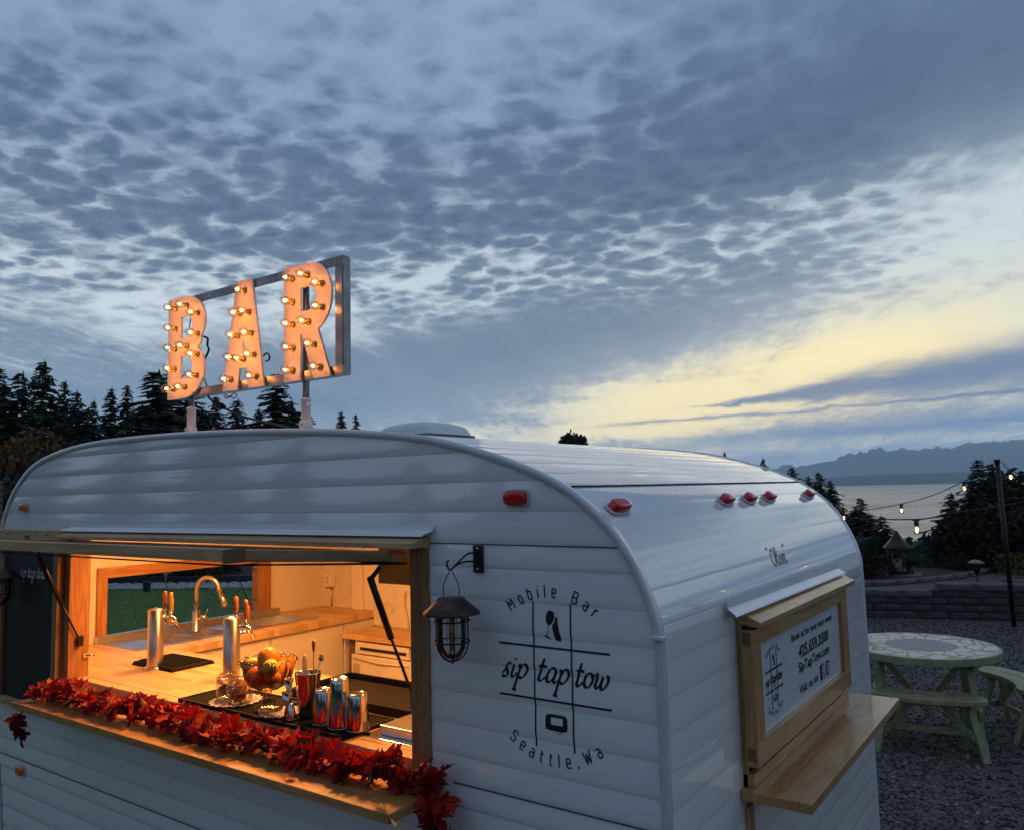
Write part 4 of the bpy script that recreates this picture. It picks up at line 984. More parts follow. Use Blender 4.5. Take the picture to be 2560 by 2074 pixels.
# ceiling lamps inside (the warm light of the bar)
WARM = (1.0, .405, .112)
for i, (x_, y_) in enumerate(((-2.45, .60), (-1.75, .42), (-1.05, .55))):
    zc = 2.205
    lm = MB(); lm.lathe([(.0, zc - .028), (.085, zc - .026), (.10, zc - .014), (.10, zc)], (x_, y_, 0), 24); lo = lm.build('ceiling_lamp', glow('lamp_diffuser', WARM, 14.), trailer)
    ld = bpy.data.lights.new('ceiling_light', 'AREA'); ld.shape = 'DISK'; ld.size = .20; ld.energy = 15.5; ld.color = WARM
    lo2 = bpy.data.objects.new('ceiling_light', ld); COL.objects.link(lo2); lo2.location = (x_, y_, zc - .035)

# ------------------------------------------------------------------ things on the counter
MZ = 1.3345        # top of the bar mats
redwood = wood('handle_wood', (.20, .05, .018), (.36, .11, .035), 2, .25, .6, 3.)
tanwood = wood('handle_wood_tan', (.38, .19, .07), (.55, .30, .12), 2, .25, .6, 3.)
glass = clearglass('clear_glass', (.99, .98, .96), .6, .02, .01)
amberg = clearglass('cut_glass', (.95, .83, .66), 1.7, .03, .14)
def beer_tower(x, y, label, handles):
    t = empty('beer_tower', (x, y, CZ), label, 'beer tap', 'beer towers on the counter')
    mb = MB(); mb.lathe([(.0, .257), (.005, .2565), (.028, .250), (.0325, .245), (.0325, .012), (.0325, .010)], (x, y, CZ), 32); mb.build('column', steel, t)
    mb = MB(); mb.lathe([(.033, .012), (.040, .010), (.049, .006), (.050, 0), (.0, 0)], (x, y, CZ), 32); mb.build('base', steel, t)
    for q in range(3):
        a_ = q * 2.1 + .5; mb = MB(); mb.ball((x + .043 * math.cos(a_), y + .043 * math.sin(a_), CZ + .009), .003, 6, 4); mb.build('screw', chrome, t)
    for ang, dz_, m_ in handles:
        a_ = R_(ang); d = Vector((math.cos(a_), math.sin(a_), 0)); z = CZ + .215 + dz_
        p = Vector((x, y, z)); u = Vector((0, 0, 1))
        mb = MB(); mb.tube([p + d * .030, p + d * .040], [.0085, .0085], 12); mb.tube([p + d * .040, p + d * .062], .0055, 10); mb.tube([p + d * .050, p + d * .056], .0085, 12)
        mb.ball(p + d * .066, .0105, 12, 8, (1, 1, .9)); mb.tube([p + d * .064 + u * .004, p + d * .064 + u * .026], [.008, .0055], 10)
        mb.tube([p + d * .068, p + d * .082 - u * .006, p + d * .092 - u * .030], [.0085, .0065, .0052], 12); mb.tube([p + d * .064 + u * .026, p + d * .064 + u * .030], .0078, 12)
        f = mb.build('faucet', chrome, t)
        b = p + d * .064 + u * .030
        mb = MB(); mb.tube([b, b + u * .006, b + u * .02, b + u * .055, b + u * .072, b + u * .076], [.0045, .0065, .0085, .0098, .0085, .003], 14); mb.build('handle', m_, f)
    return t
beer_tower(-2.496, .278, 'steel beer tower standing beside the black drip tray, further from the fruit bowl', [(35, 0, tanwood), (75, -.028, tanwood), (115, -.002, redwood)])
beer_tower(-1.972, .288, 'steel beer tower right behind the glass jars and fruit bowl', [(20, 0, redwood), (75, -.03, redwood), (130, .004, redwood)])
# drip tray
dt = empty('drip_tray', (-2.50, .365, CZ), 'black drip tray at the foot of the beer tower on the left', 'drip tray')
mb = MB(); mb.hexa([(-2.660, .262, CZ), (-2.345, .262, CZ), (-2.345, .470, CZ), (-2.660, .470, CZ), (-2.652, .270, CZ + .016), (-2.353, .270, CZ + .016), (-2.353, .462, CZ + .016), (-2.652, .462, CZ + .016)]); mb.build('tray', rubber, dt, bevel=.003)
mb = MB()
for i in range(20): mb.box(-2.636 + i * .0138, -2.631 + i * .0138, .285, .447, CZ + .0162, CZ + .0205)
mb.build('grille', rubber, dt, kind='stuff')
# bar mats
def bar_mat(x0, x1, y0, y1, label):
    t = empty('bar_mat', ((x0 + x1) / 2, (y0 + y1) / 2, CZ), label, 'bar mat', 'black rubber bar mats')
    mb = MB(); mb.box(x0, x1, y0, y1, CZ + .0005, CZ + .005); mb.build('base', rubber, t, bevel=.001)
    mb = MB()
    for a, b, c, d in ((x0, x1, y0, y0 + .010), (x0, x1, y1 - .010, y1), (x0, x0 + .010, y0 + .0101, y1 - .0101), (x1 - .010, x1, y0 + .0101, y1 - .0101)): mb.box(a, b, c, d, CZ + .0051, CZ + .0125)
    mb.build('raised_edge', rubber, t, bevel=.001)
    mb = MB(); n_ = int((x1 - x0 - .03) / .0085)
    for i in range(n_):
        x = x0 + .016 + i * .0085
        mb.box(x, x + .0042, y0 + .013, y1 - .013, CZ + .0051, CZ + .0098)
    mb.build('ribs', rubber, t, kind='stuff')
bar_mat(-1.885, -1.462, .006, .226, 'ribbed black bar mat under the glass jars')
bar_mat(-1.458, -1.028, .002, .224, 'ribbed black bar mat under the steel tumblers')
# black tub at the back of the counter
tb = empty('black_tub', (-1.2, .40, CZ), 'wide shallow black tub behind the steel tumblers', 'tub')
mb = MB(); x0, x1, y0, y1 = -1.59, -.80, .262, .560
mb.box(x0, x1, y0, y1, CZ + .0005, CZ + .006); mb.build('base', rubber, tb)
mb = MB()
for a, b, c, d in ((x0, x1, y0, y0 + .008), (x0, x1, y1 - .008, y1), (x0, x0 + .008, y0 + .0081, y1 - .0081), (x1 - .008, x1, y0 + .0081, y1 - .0081)): mb.box(a, b, c, d, CZ + .0061, CZ + .030)
mb.build('rim', rubber, tb, bevel=.002)
# stainless ice bin lid
ib = empty('ice_bin', (-.86, .17, CZ), 'stainless steel ice bin lid at the right end of the counter', 'ice bin')
mb = MB(); mb.box(-1.012, -.70, .070, .30, CZ + .0005, CZ + .003); mb.build('flange', chrome, ib, bevel=.0008)
mb = MB(); mb.box(-.968, -.70, .098, .29, CZ + .0031, CZ + .032); mb.build('lid', steel, ib, bevel=.002)

# faucet over the sink
fc = empty('kitchen_faucet', (-3.165, .905, CZ), 'tall gooseneck kitchen faucet over the sink', 'faucet')
cx_, cy_ = -3.165, .905; zt = CZ + .0042
mb = MB(); mb.lathe([(0, .0), (.024, 0), (.024, .006), (.021, .008), (.0205, .108), (.0, .108)], (cx_, cy_, zt), 20); mb.build('body', steel, fc)
arc = [Vector((cx_, cy_, zt + .108)), Vector((cx_, cy_, zt + .20))] + [Vector((cx_ + (.062 - .062 * math.cos(R_(q))) * .85, cy_ + (.062 - .062 * math.cos(R_(q))) * .53, zt + .222 + .062 * math.sin(R_(q)))) for q in range(0, 181, 15)]
e_ = arc[-1]; arc.append(e_ + Vector((.008, .004, -.025)))
mb = MB(); mb.tube(arc, [.0125] * (len(arc) - 1) + [.0125], 14); nk = mb.build('gooseneck', steel, fc)
mb = MB(); mb.tube([arc[-1], arc[-1] + Vector((.016, .008, -.030)), arc[-1] + Vector((.026, .013, -.066))], [.0135, .016, .0185], 14); mb.build('spray_head', steel, nk)
mb = MB(); mb.tube([(cx_ + .018, cy_ + .008, zt + .075), (cx_ + .055, cy_ + .024, zt + .075)], .0135, 12); hd = mb.build('handle', steel, fc)
mb = MB(); mb.tube([(cx_ + .048, cy_ + .021, zt + .082), (cx_ + .066, cy_ + .028, zt + .118)], [.003, .0025], 8); mb.build('lever', chrome, hd)

# outlet box
ob = empty('outlet_box', (-3.23, WID - .06, 1.48), 'square electrical outlet box with a conduit on the papered wall', 'outlet')
mb = MB(); mb.box(-3.265, -3.195, WID - .092, WID - .051, 1.452, 1.532); bx = mb.build('box', cream, ob, bevel=.003)
for z_ in (1.474, 1.502):
    mb = MB(); mb.box(-3.243, -3.217, WID - .094, WID - .0922, z_, z_ + .018); mb.build('socket', mat('socket_plastic', (.55, .47, .36), .5), bx, bevel=.001)
mb = MB(); mb.tube([(-3.222, WID - .062, 1.452), (-3.222, WID - .062, 1.325)], .004, 8); mb.build('conduit', alu, ob)
# fridge below the corner worktop
fr = empty('fridge', (-2.45, 1.78, .42), 'small cream fridge under the corner worktop, seen behind the gas strut', 'fridge')
frm = mat('fridge_enamel', (.70, .63, .52), .3)
mb = MB(); mb.box(-2.735, -2.25, 1.66, WID - .07, .46, 1.200); mb.build('body', frm, fr, bevel=.004)
mb = MB(); mb.box(-2.735, -2.25, 1.632, 1.6595, .50, 1.120); dr = mb.build('door', frm, fr, bevel=.006)
mb = MB(); mb.box(-2.70, -2.28, 1.634, 1.6595, 1.126, 1.196); cp = mb.build('control_panel', frm, fr, bevel=.005)
mb = MB(); mb.box(-2.66, -2.30, 1.630, 1.6335, 1.150, 1.166); mb.build('vent_slot', blackm, cp)
mb = MB(); mb.tube([(-2.71, 1.628, 1.100), (-2.5, 1.620, 1.090), (-2.28, 1.628, 1.097)], .004, 8); mb.build('handle', frm, dr)
mb = MB(); mb.box(-2.715, -2.665, 1.628, 1.6318, 1.02, 1.07); mb.build('badge', mat('badge_plate', (.45, .38, .30), .4), dr, bevel=.002)
# moulded panel with an oval emblem
mpn = empty('moulded_panel', (-2.64, 1.9, 1.24), 'cream moulded seat back with an oval eye-shaped emblem in the far corner', 'seat')
mb = MB(); pl = [(-2.83, 1.236), (-2.545, 1.236), (-2.550, 1.30), (-2.572, 1.36), (-2.570, 1.43), (-2.555, 1.462), (-2.80, 1.468), (-2.83, 1.46)]
mb.prism(pl, lambda u, v, d: (u, 1.905 + d, v), .02); mb.build('back', frm, mpn, bevel=.004)
def ring(mb, c, rx, rz, y, r, n_=28, a0=0, a1=6.2832):
    mb.tube([(c[0] + rx * math.cos(lerp(a0, a1, k / n_)), y, c[1] + rz * math.sin(lerp(a0, a1, k / n_))) for k in range(n_ + 1)], r, 6, False)
mb = MB(); ring(mb, (-2.70, 1.345), .052, .036, 1.903, .0022); ring(mb, (-2.70, 1.345), .043, .028, 1.903, .0015)
mb.tube(catmull([(-2.74, 1.902, 1.345), (-2.715, 1.902, 1.360), (-2.69, 1.902, 1.360), (-2.66, 1.902, 1.345)], 5), .002, 6); mb.tube(catmull([(-2.74, 1.902, 1.345), (-2.71, 1.902, 1.332), (-2.68, 1.902, 1.334), (-2.66, 1.902, 1.345)], 5), .002, 6); mb.build('emblem', frm, mpn, bevel=None)

# jars with dried citrus
dried = mat('dried_citrus', (.62, .27, .07), .6, 0, .5, 60, .4, 90)
rind = mat('dried_rind', (.40, .13, .03), .7, 0, .3, 40)
def jar(x, y, r, h, label, seed):
    rn = random.Random(seed); t = empty('glass_jar', (x, y, MZ), label, 'jar', 'glass jars of dried citrus')
    H = h
    mb = MB(); mb.lathe([(0, .001), (r * .9, .001), (r, .006), (r * 1.0, H * .60), (r * .93, H * .70), (r * .88, H * .74)], (x, y, MZ), 24); mb.build('body', glass, t)
    mb = MB(); mb.lathe([(r * .95, H * .77), (r * .97, H * .80), (r * .93, H * .84), (r * .78, H * .87), (r * .74, H * .97), (r * .5, H * 1.0), (0, H * .99)], (x, y, MZ), 24); mb.build('lid', glass, t)
    mb = MB(); ring3 = lambda z, rr: mb.tube([(x + rr * math.cos(k * .3307), y + rr * math.sin(k * .3307), MZ + z) for k in range(20)], .0012, 5, False)
    ring3(H * .755, r * .95); ring3(H * .66, r * .99); mb.tube([(x - r, y - .004, MZ + H * .66), (x - r * 1.18, y - .004, MZ + H * .74), (x - r * 1.05, y, MZ + H * .86), (x - r * .5, y, MZ + H * .93)], .0012, 5); mb.build('wire_clasp', chrome, t)
    mb = MB(); mb.lathe([(r * .90, H * .745), (r * .965, H * .75), (r * .965, H * .768), (r * .90, H * .772)], (x, y, MZ), 24); mb.build('gasket', mat('orange_gasket', (.5, .16, .06), .5), t)
    for k in range(9):
        rr = r * rn.uniform(.40, .62); c = Vector((x + rn.uniform(-1, 1) * (r - rr) * .55, y + rn.uniform(-1, 1) * (r - rr) * .55, MZ + .012 + k * H * .058))
        ax = Euler((rn.uniform(-.9, .9), rn.uniform(-.9, .9), 0)).to_matrix()
        mb = MB(); mb.lathe([(0, .0018), (rr * .9, .0022), (rr, .0), (rr * .9, -.0022), (0, -.0018)], c, 14, axis=ax); s_ = mb.build('citrus_slice', dried, t)
        mb = MB(); mb.lathe([(rr * .90, .0028), (rr * 1.02, .0), (rr * .90, -.0028)], c, 14, axis=ax); mb.build('rind', rind, s_)
def doily(x, y, r, label):
    mb = MB(); n_ = 72; vs = []
    for j, rr in enumerate((.55, .72, .86, 1.)):
        for k in range(n_):
            q = rr + (.06 * math.cos(k * 2 * math.pi / n_ * 18) if j > 1 else 0); a_ = k * 2 * math.pi / n_
            vs.append((x + r * q * math.cos(a_), y + r * q * math.sin(a_), MZ + .0015 + .0008 * (j % 2)))
    fs = []
    for j in range(3):
        for k in range(n_):
            if (k % 2 == 0) or j == 2 or (k % 4 == 1 and j == 0): fs.append((j * n_ + k, j * n_ + (k + 1) % n_, (j + 1) * n_ + (k + 1) % n_, (j + 1) * n_ + k))
    fs.append(tuple(range(n_))); mb.add(vs, fs); o = mb.build('doily', mat('white_lace', (.45, .43, .40), .8, 0, .2, 90), bevel=None); tag(o, label, 'doily', 'lace doilies on the bar mats'); md = o.modifiers.new('thickness', 'SOLIDIFY'); md.thickness = .001
doily(-1.668, .092, .088, 'white lace doily under the two glass jars')
doily(-1.405, .078, .070, 'white lace doily under the foot of the fruit bowl')
MZ += .003
jar(-1.712, .090, .040, .092, 'left glass jar of dried orange slices, slightly taller', 1)
jar(-1.632, .082, .044, .086, 'right glass jar of dried orange slices, against the fruit bowl', 2)
MZ -= .003

# footed fruit bowl
bx_, by_ = -1.462, .072; BZ = MZ + .003
bowl = empty('fruit_bowl', (bx_, by_, BZ), 'footed cut-glass bowl heaped with oranges and lemons', 'bowl')
wv = lambda r, z, th, i: (r * (1 + .035 * math.cos(th * 18)), z + (.010 * abs(math.cos(th * 4.5)) if i >= 12 else 0))
mb = MB(); mb.lathe([(0, .004), (.046, .002), (.048, .006), (.040, .014), (.022, .028), (.0085, .040), (.0075, .050), (.012, .056), (.009, .062), (.035, .068), (.062, .084), (.076, .108), (.083, .132), (.090, .152), (.086, .154)], (bx_, by_, BZ), 72, wave=wv); mb.build('bowl', amberg, bowl)
mb = MB()
for k in range(9):
    a_ = k * 2 * math.pi / 9
    c = Vector((bx_ + .088 * math.cos(a_), by_ + .088 * math.sin(a_), BZ + .152)); tg = Vector((-math.sin(a_), math.cos(a_), 0))
    mb.tube([c + tg * (.026 * math.cos(R_(q))) + Vector((.004 * math.cos(a_), .004 * math.sin(a_), 0)) + Vector((0, 0, .016 * math.sin(R_(q)))) for q in range(0, 181, 20)], .0022, 6)
mb.build('scalloped_rim', amberg, bowl)
def citrus_mat(name, c, c2, b_=.35):
    m, n, b, o = newmat(name); co = objco(n); v = n.noise(co, 260., 2, .5); w = n.noise(co, 14., 3, .5)
    n.put(b.inputs['Base Color'], n.mix(w, c4(c), c4(c2))); b.inputs['Roughness'].default_value = .38; b.inputs['Subsurface Weight'].default_value = .15; b.inputs['Subsurface Scale'].default_value = .01
    bump(n, b, v, b_, .0015); return m
orm = citrus_mat('orange_peel', (.80, .25, .02), (.88, .34, .03)); orm2 = citrus_mat('dark_orange_peel', (.62, .15, .015), (.74, .22, .02)); lem = citrus_mat('lemon_peel', (.80, .60, .04), (.86, .68, .08))
def fruit(name, c, r, m, label, lemon=False, rot=(0, 0, 0)):
    t = empty(name, c, label, name, 'fruit in the glass bowl'); mb = MB()
    if lemon: fn = lambda d: (1 + .0 * d.x + .30 * max(0, abs(d.z) - .80) ** 1.2 * 2)
    else: fn = lambda d: 1 - .05 * max(0, abs(d.z) - .85) * 3 + .012 * noise.noise(d * 3)
    mb.ball((0, 0, 0), r, 26, 18, (1, 1, 1.18 if lemon else .95), fn); me = mb.mesh('peel', m); inst(me, 'peel', t, c, rot)
    mb = MB(); mb.lathe([(0, .0012), (.0028, .0006), (.0035, 0)], (0, 0, 0), 8); d = Euler(rot).to_matrix() @ Vector((0, 0, r * (1.28 if lemon else .945)))
    inst(mb.mesh('stem_end', mat('stem_end', (.14, .13, .03), .8)), 'stem_end', t, Vector(c) + d, rot)
fruit('orange', (bx_ - .004, by_ + .004, BZ + .168), .0375, orm, 'largest orange, on top of the heap in the glass bowl', rot=(.4, .3, 0))
fruit('orange', (bx_ - .012, by_ - .040, BZ + .112), .0345, orm2, 'darker orange seen through the front of the glass bowl', rot=(1.3, .2, 0))
fruit('orange', (bx_ + .036, by_ - .012, BZ + .105), .030, orm2, 'small orange low at the right inside the bowl', rot=(.9, .9, 0))
fruit('orange', (bx_ - .020, by_ + .046, BZ + .118), .033, orm, 'orange at the back of the bowl under the top one', rot=(.3, 1, 0))
fruit('lemon', (bx_ - .058, by_ - .010, BZ + .138), .0265, lem, 'lemon at the left front edge of the bowl', True, (.5, -1.0, .3))
fruit('lemon', (bx_ - .050, by_ + .032, BZ + .153), .0265, lem, 'lemon behind the left front one, touching the top orange', True, (1.2, .5, 0))
fruit('lemon', (bx_ + .044, by_ - .026, BZ + .146), .0270, lem, 'lemon at the right front edge of the bowl', True, (.6, .9, .5))

# bar tools
def tin(x, y, h, rb, rt, label, closed_top=False, rim=True, z0=None):
    z0 = MZ if z0 is None else z0
    t = empty('shaker_tin', (x, y, z0), label, 'shaker', 'steel shakers and tumblers on the mat')
    mb = MB()
    if closed_top: pf = [(rb, .0), (rb * .99, .004), (lerp(rb, rt, .5), h * .5), (lerp(rb, rt, .86), h * .86), (lerp(rb, rt, .88), h * .865), (lerp(rb, rt, .9), h * .872), (rt * 1.0, h * .985), (rt * .93, h), (rt * .86, h * .985), (0, h * .98)]
    else: pf = [(0, .002), (rb * .9, .002), (rb, .008), (lerp(rb, rt, .5), h * .5), (rt, h * .985), (rt * 1.03, h), (rt * .98, h), (rt * .96, h * .97), (rb * .92, .02), (0, .018)]
    mb.lathe(pf, (x, y, z0), 36); mb.build('cup', chrome, t)
    if closed_top:
        mb = MB(); mb.lathe([(rb + .0008, .002), (rb + .0022, .0), (rb + .0008, -.0004), (rb - .002, .0)], (x, y, z0), 36); mb.build('rim', chrome, t)
    return t
big = tin(-1.290, .095, .140, .030, .042, 'tallest open mixing tin holding strainer, spoon and muddler')
tin(-1.192, .072, .105, .0325, .0250, 'upturned tumbler just right of the open mixing tin, medium height', True)
tin(-1.113, .070, .148, .0350, .0265, 'tallest upturned tumbler, middle of the row', True)
tin(-1.045, .082, .108, .0355, .0280, 'rightmost upturned tumbler, with the orange reflection', True)
def jigger(x, y, h, r1, r2, label, w=.35, z0=None):
    z0 = MZ if z0 is None else z0; t = empty('jigger', (x, y, z0), label, 'jigger', 'small steel jiggers')
    mb = MB(); mb.lathe([(r1 * .96, .0), (r1, .0008), (.0055, h * w), (.0055, h * (w + .04)), (r2, h), (r2 * .95, h), (.004, h * (w + .1)), (0, h * (w + .1))], (x, y, z0), 28); mb.build('cup', chrome, t)
    mb = MB(); mb.lathe([(.0052, h * w - .001), (.0072, h * (w + .02)), (.0052, h * (w + .04) + .001)], (x, y, z0), 20); mb.build('waist', chrome, t)
jigger(-1.374, .086, .112, .0145, .0165, 'tall slim jigger at the left of the steel group, touching the bowl', .5)
jigger(-1.345, .056, .078, .0130, .0190, 'bell-shaped jigger in front of the tall slim one', .42)
tin(-1.312, .046, .050, .0165, .0080, 'tiny steel cone in front of the open mixing tin', True)
tx, ty = -1.290, .095
mesh_m = None
def strainer_m():
    m, n, b, o = newmat('steel_mesh'); b.inputs['Metallic'].default_value = 1; b.inputs['Base Color'].default_value = (.35, .32, .28, 1); b.inputs['Roughness'].default_value = .4
    ck = n.noise(objco(n), 500., 1); n.put(b.inputs['Alpha'], n.sm(ck, .42, .5, .45, 1.)); return m
st = empty('strainer', (tx - .02, ty, MZ + .13), 'conical mesh strainer leaning in the mixing tin', 'strainer')
mb = MB(); apex = Vector((tx - .020, ty, MZ + .055)); c = Vector((tx - .016, ty, MZ + .165)); axd = Vector((-.5, -.25, .8)).normalized(); u = axd.orthogonal().normalized(); v = axd.cross(u); rr = .034
cc = Vector((tx - .014, ty - .002, MZ + .158))
N_ = 24; pts = [cc + (Vector((0, 0, 1)) * math.sin(k * 2 * math.pi / N_) * 1.05 + Vector((.45, -.12, .0)) * math.cos(k * 2 * math.pi / N_)) * rr for k in range(N_)]
mb.add([apex] + pts, [(0, 1 + k, 1 + (k + 1) % N_) for k in range(N_)], True); mb.build('mesh_cone', strainer_m(), st, bevel=None)
mb = MB(); mb.tube(pts + [pts[0]], .0012, 6, False); mb.build('hoop', steel, st)
bs = empty('bar_spoon', (tx, ty, MZ), 'long bar spoon with a paddle end standing in the mixing tin', 'spoon')
a_, b_ = Vector((tx + .012, ty + .01, MZ + .02)), Vector((tx + .030, ty - .002, MZ + .205)); mb = MB(); mb.tube([a_, b_], .0016, 8); mb.build('stem', redwood, bs)
d = (b_ - a_).normalized(); mb = MB(); mb.tube([b_, b_ + d * .012, b_ + d * .032, b_ + d * .042], [.0018, .0050, .0065, .0025], 10); mb.build('paddle', mat('copper_paddle', (.55, .26, .16), .3, 1.), bs)
mu = empty('muddler', (tx, ty, MZ), 'slim muddler with a steel knob standing in the mixing tin', 'muddler')
a_, b_ = Vector((tx - .004, ty - .01, MZ + .02)), Vector((tx + .056, ty + .006, MZ + .185)); mb = MB(); mb.tube([a_, b_], .0017, 8); mb.build('stem', steel, mu)
d = (b_ - a_).normalized(); mb = MB(); mb.tube([b_ - d * .002, b_ + d * .018], .0085, 14); mb.build('knob', steel, mu)
pk = empty('bottle_opener', (-1.55, .20, MZ), 'small dark bar tool lying behind the fruit bowl', 'bar tool')
mb = MB(); mb.beam((-1.40, .165, MZ + .012), (-1.34, .185, MZ + .016), .018, .012); mb.build('blade', blackm, pk, bevel=.002)
mb = MB(); mb.beam((-1.46, .15, MZ + .008), (-1.40, .165, MZ + .012), .010, .008); mb.build('handle', blackm, pk, bevel=.002)

# ------------------------------------------------------------------ wall lantern on its bracket
coppery = mat('aged_copper', (.075, .055, .050), .42, .75, .5, 30)
def wall_lantern(cx, cy, label, brx, zoff=0., left=False):
    t = empty('hanging_lantern', (cx, cy, 1.66 + zoff), label, 'lantern', 'caged lanterns hanging from wall brackets')
    z = lambda v: v + zoff
    mb = MB(); mb.lathe([(.0, z(1.7835)), (.034, z(1.783)), (.037, z(1.778)), (.072, z(1.748)), (.073, z(1.744)), (.068, z(1.745)), (.035, z(1.770)), (0, z(1.77))], (cx, cy, 0), 32); mb.build('shade', coppery, t)
    mb = MB(); mb.lathe([(.035, z(1.743)), (.036, z(1.69)), (.034, z(1.66)), (.024, z(1.640)), (.008, z(1.634)), (0, z(1.633))], (cx, cy, 0), 24); mb.build('globe', clearglass('lantern_glass', (.92, .94, .95), 1.2, .03), t)
    for k in range(6):
        a_ = k * math.pi / 3 + .3; c, s_ = math.cos(a_), math.sin(a_); mb = MB()
        mb.tube([(cx + r * c, cy + r * s_, z(h)) for r, h in ((.043, 1.748), (.043, 1.70), (.043, 1.672), (.038, 1.652), (.027, 1.637), (.012, 1.629), (.004, 1.627))], .0019, 6); mb.build('cage_wire', blackm, t)
    for h in (1.727, 1.676):
        mb = MB(); mb.tube([(cx + .0445 * math.cos(k * .2618), cy + .0445 * math.sin(k * .2618), z(h)) for k in range(25)], .0022, 6, False); mb.build('cage_ring', blackm, t)
    mb = MB(); mb.ball((cx, cy, z(1.626)), .005, 8, 6); mb.build('finial', blackm, t)
    mb = MB(); mb.tube([(cx, cy, z(1.745)), (cx, cy, z(1.655))], .0045, 8); mb.build('lamp_stem', mat('dull_brass', (.45, .33, .18), .4, .8), t)
    for k in (-1, 1):
        mb = MB(); mb.tube([(cx + k * .016, cy, z(1.745)), (cx + k * .016, cy, z(1.665))], .0012, 6); mb.build('filament', mat('pale_filament', (.6, .5, .35), .4), t)
    mb = MB(); mb.tube(catmull([(cx - .026, cy, z(1.781)), (cx - .024, cy, z(1.815)), (cx - .010, cy, z(1.840)), (cx - .001, cy, z(1.8535)), (cx + .010, cy, z(1.840)), (cx + .024, cy, z(1.815)), (cx + .026, cy, z(1.781))], 5), .0013, 6); mb.build('bail', blackm, t)
    b = empty('lantern_bracket', (brx, -.008, 1.87 + zoff), 'x', 'x'); del b['category']; b['label'] = 'black iron lantern bracket'; adopt(b, trailer)
    mb = MB(); mb.box(brx - .016, brx + .016, -.0105, -.0045, z(1.836), z(1.907)); mb.build('plate', blackm, b, bevel=.0015)
    for z_ in (1.899, 1.845):
        mb = MB(); mb.ball((brx, -.0108, z(z_)), .0035, 8, 5); mb.build('screw', alu, b)
    mb = MB()
    mb.tube(catmull([(brx, -.010, z(1.888)), (lerp(brx, cx, .35), -.045, z(1.888)), (lerp(brx, cx, .75), lerp(0, cy, .7), z(1.872)), (cx, cy, z(1.8535)), (cx - .008, cy - .002, z(1.858)), (cx - .010, cy - .004, z(1.868)), (cx - .004, cy - .004, z(1.876))], 5), .0026, 7)
    mb.tube(catmull([(brx, -.010, z(1.862)), (lerp(brx, cx, .35), -.04, z(1.868)), (lerp(brx, cx, .75), lerp(0, cy, .7), z(1.866)), (cx, cy, z(1.8535))], 5), .0026, 7)
    mb.build('arm', blackm, b)
wall_lantern(-.504, -.11, 'copper-topped caged lantern hanging on the white wall right of the serving window', -.496)
wall_lantern(-3.025, -.12, 'copper-topped caged lantern cut off by the left edge, in front of the chalkboard', -3.19, -.02)

# ------------------------------------------------------------------ BAR sign on the roof
sign = empty('bar_sign', (-1.65, .11, 2.27), 'marquee sign with white letters BAR lit by round bulbs on the roof', 'sign')
YF, YB = .088, .096
letm = mat('cream_letter_enamel', (.80, .70, .58), .42, 0, .04, 6)
def arc_pts(cx, cz, rx, rz, a0, a1, n_=9): return [(cx + rx * math.cos(R_(lerp(a0, a1, k / n_))), cz + rz * math.sin(R_(lerp(a0, a1, k / n_)))) for k in range(n_ + 1)]
def letter(outer, holes, name='letter'):
    """flat plate with folded edges; holes are cut by the curve fill"""
    cu = bpy.data.curves.new(name, 'CURVE'); cu.dimensions = '2D'; cu.fill_mode = 'BOTH'; cu.extrude = (YB - YF) / 2
    for lp in [outer] + holes:
        sp_ = cu.splines.new('POLY'); sp_.points.add(len(lp) - 1); sp_.use_cyclic_u = True
        for p_, (u, v) in zip(sp_.points, lp): p_.co = (u, v, 0, 1)
    tmp = bpy.data.objects.new('tmp', cu); COL.objects.link(tmp); bpy.context.view_layer.update()
    me = bpy.data.meshes.new_from_object(tmp.evaluated_get(bpy.context.evaluated_depsgraph_get())); bpy.data.objects.remove(tmp)
    me.transform(Matrix(((1, 0, 0, 0), (0, 0, -1, (YF + YB) / 2), (0, 1, 0, 0), (0, 0, 0, 1)))); me.name = name; me.materials.clear(); me.materials.append(letm)
    o = bpy.data.objects.new(name, me); COL.objects.link(o); adopt(o, sign); return o
T, Bt = 2.835, 2.434
B_out = [(-2.120, Bt), (-2.005, Bt)] + arc_pts(-2.005, 2.541, .133, .107, -90, 52) + [(-1.903, 2.636), (-1.8985, 2.646)] + arc_pts(-2.005, 2.728, .133, .107, -36, 90) + [(-2.120, T)]
B_h1 = [(-2.031, 2.755), (-1.990, 2.755)] + arc_pts(-1.990, 2.713, .036, .042, 90, -90, 6) + [(-2.031, 2.671)]
B_h2 = [(-2.031, 2.597), (-1.990, 2.597)] + arc_pts(-1.990, 2.554, .036, .043, 90, -90, 6) + [(-2.031, 2.511)]
LB = letter(B_out, [B_h1, B_h2]); LB['label'] = 'white letter B studded with bulbs'
A_out = [(-1.757, Bt), (-1.668, Bt), (-1.656, 2.511), (-1.614, 2.511), (-1.603, Bt), (-1.514, Bt), (-1.587, T), (-1.679, T)]
LA = letter(A_out, [[(-1.633, 2.616), (-1.645, 2.577), (-1.621, 2.577)]]); LA['label'] = 'white letter A studded with bulbs'
R_out = [(-1.407, Bt), (-1.320, Bt), (-1.320, 2.590), (-1.313, 2.590), (-1.255, Bt), (-1.168, Bt), (-1.232, 2.600)] + arc_pts(-1.268, 2.713, .104, .119, -60, 90, 12) + [(-1.407, T)]
R_h = [(-1.320, 2.752), (-1.275, 2.752)] + arc_pts(-1.275, 2.711, .036, .041, 90, -90, 6) + [(-1.320, 2.670)]
LR = letter(R_out, [R_h]); LR['label'] = 'white letter R studded with bulbs'
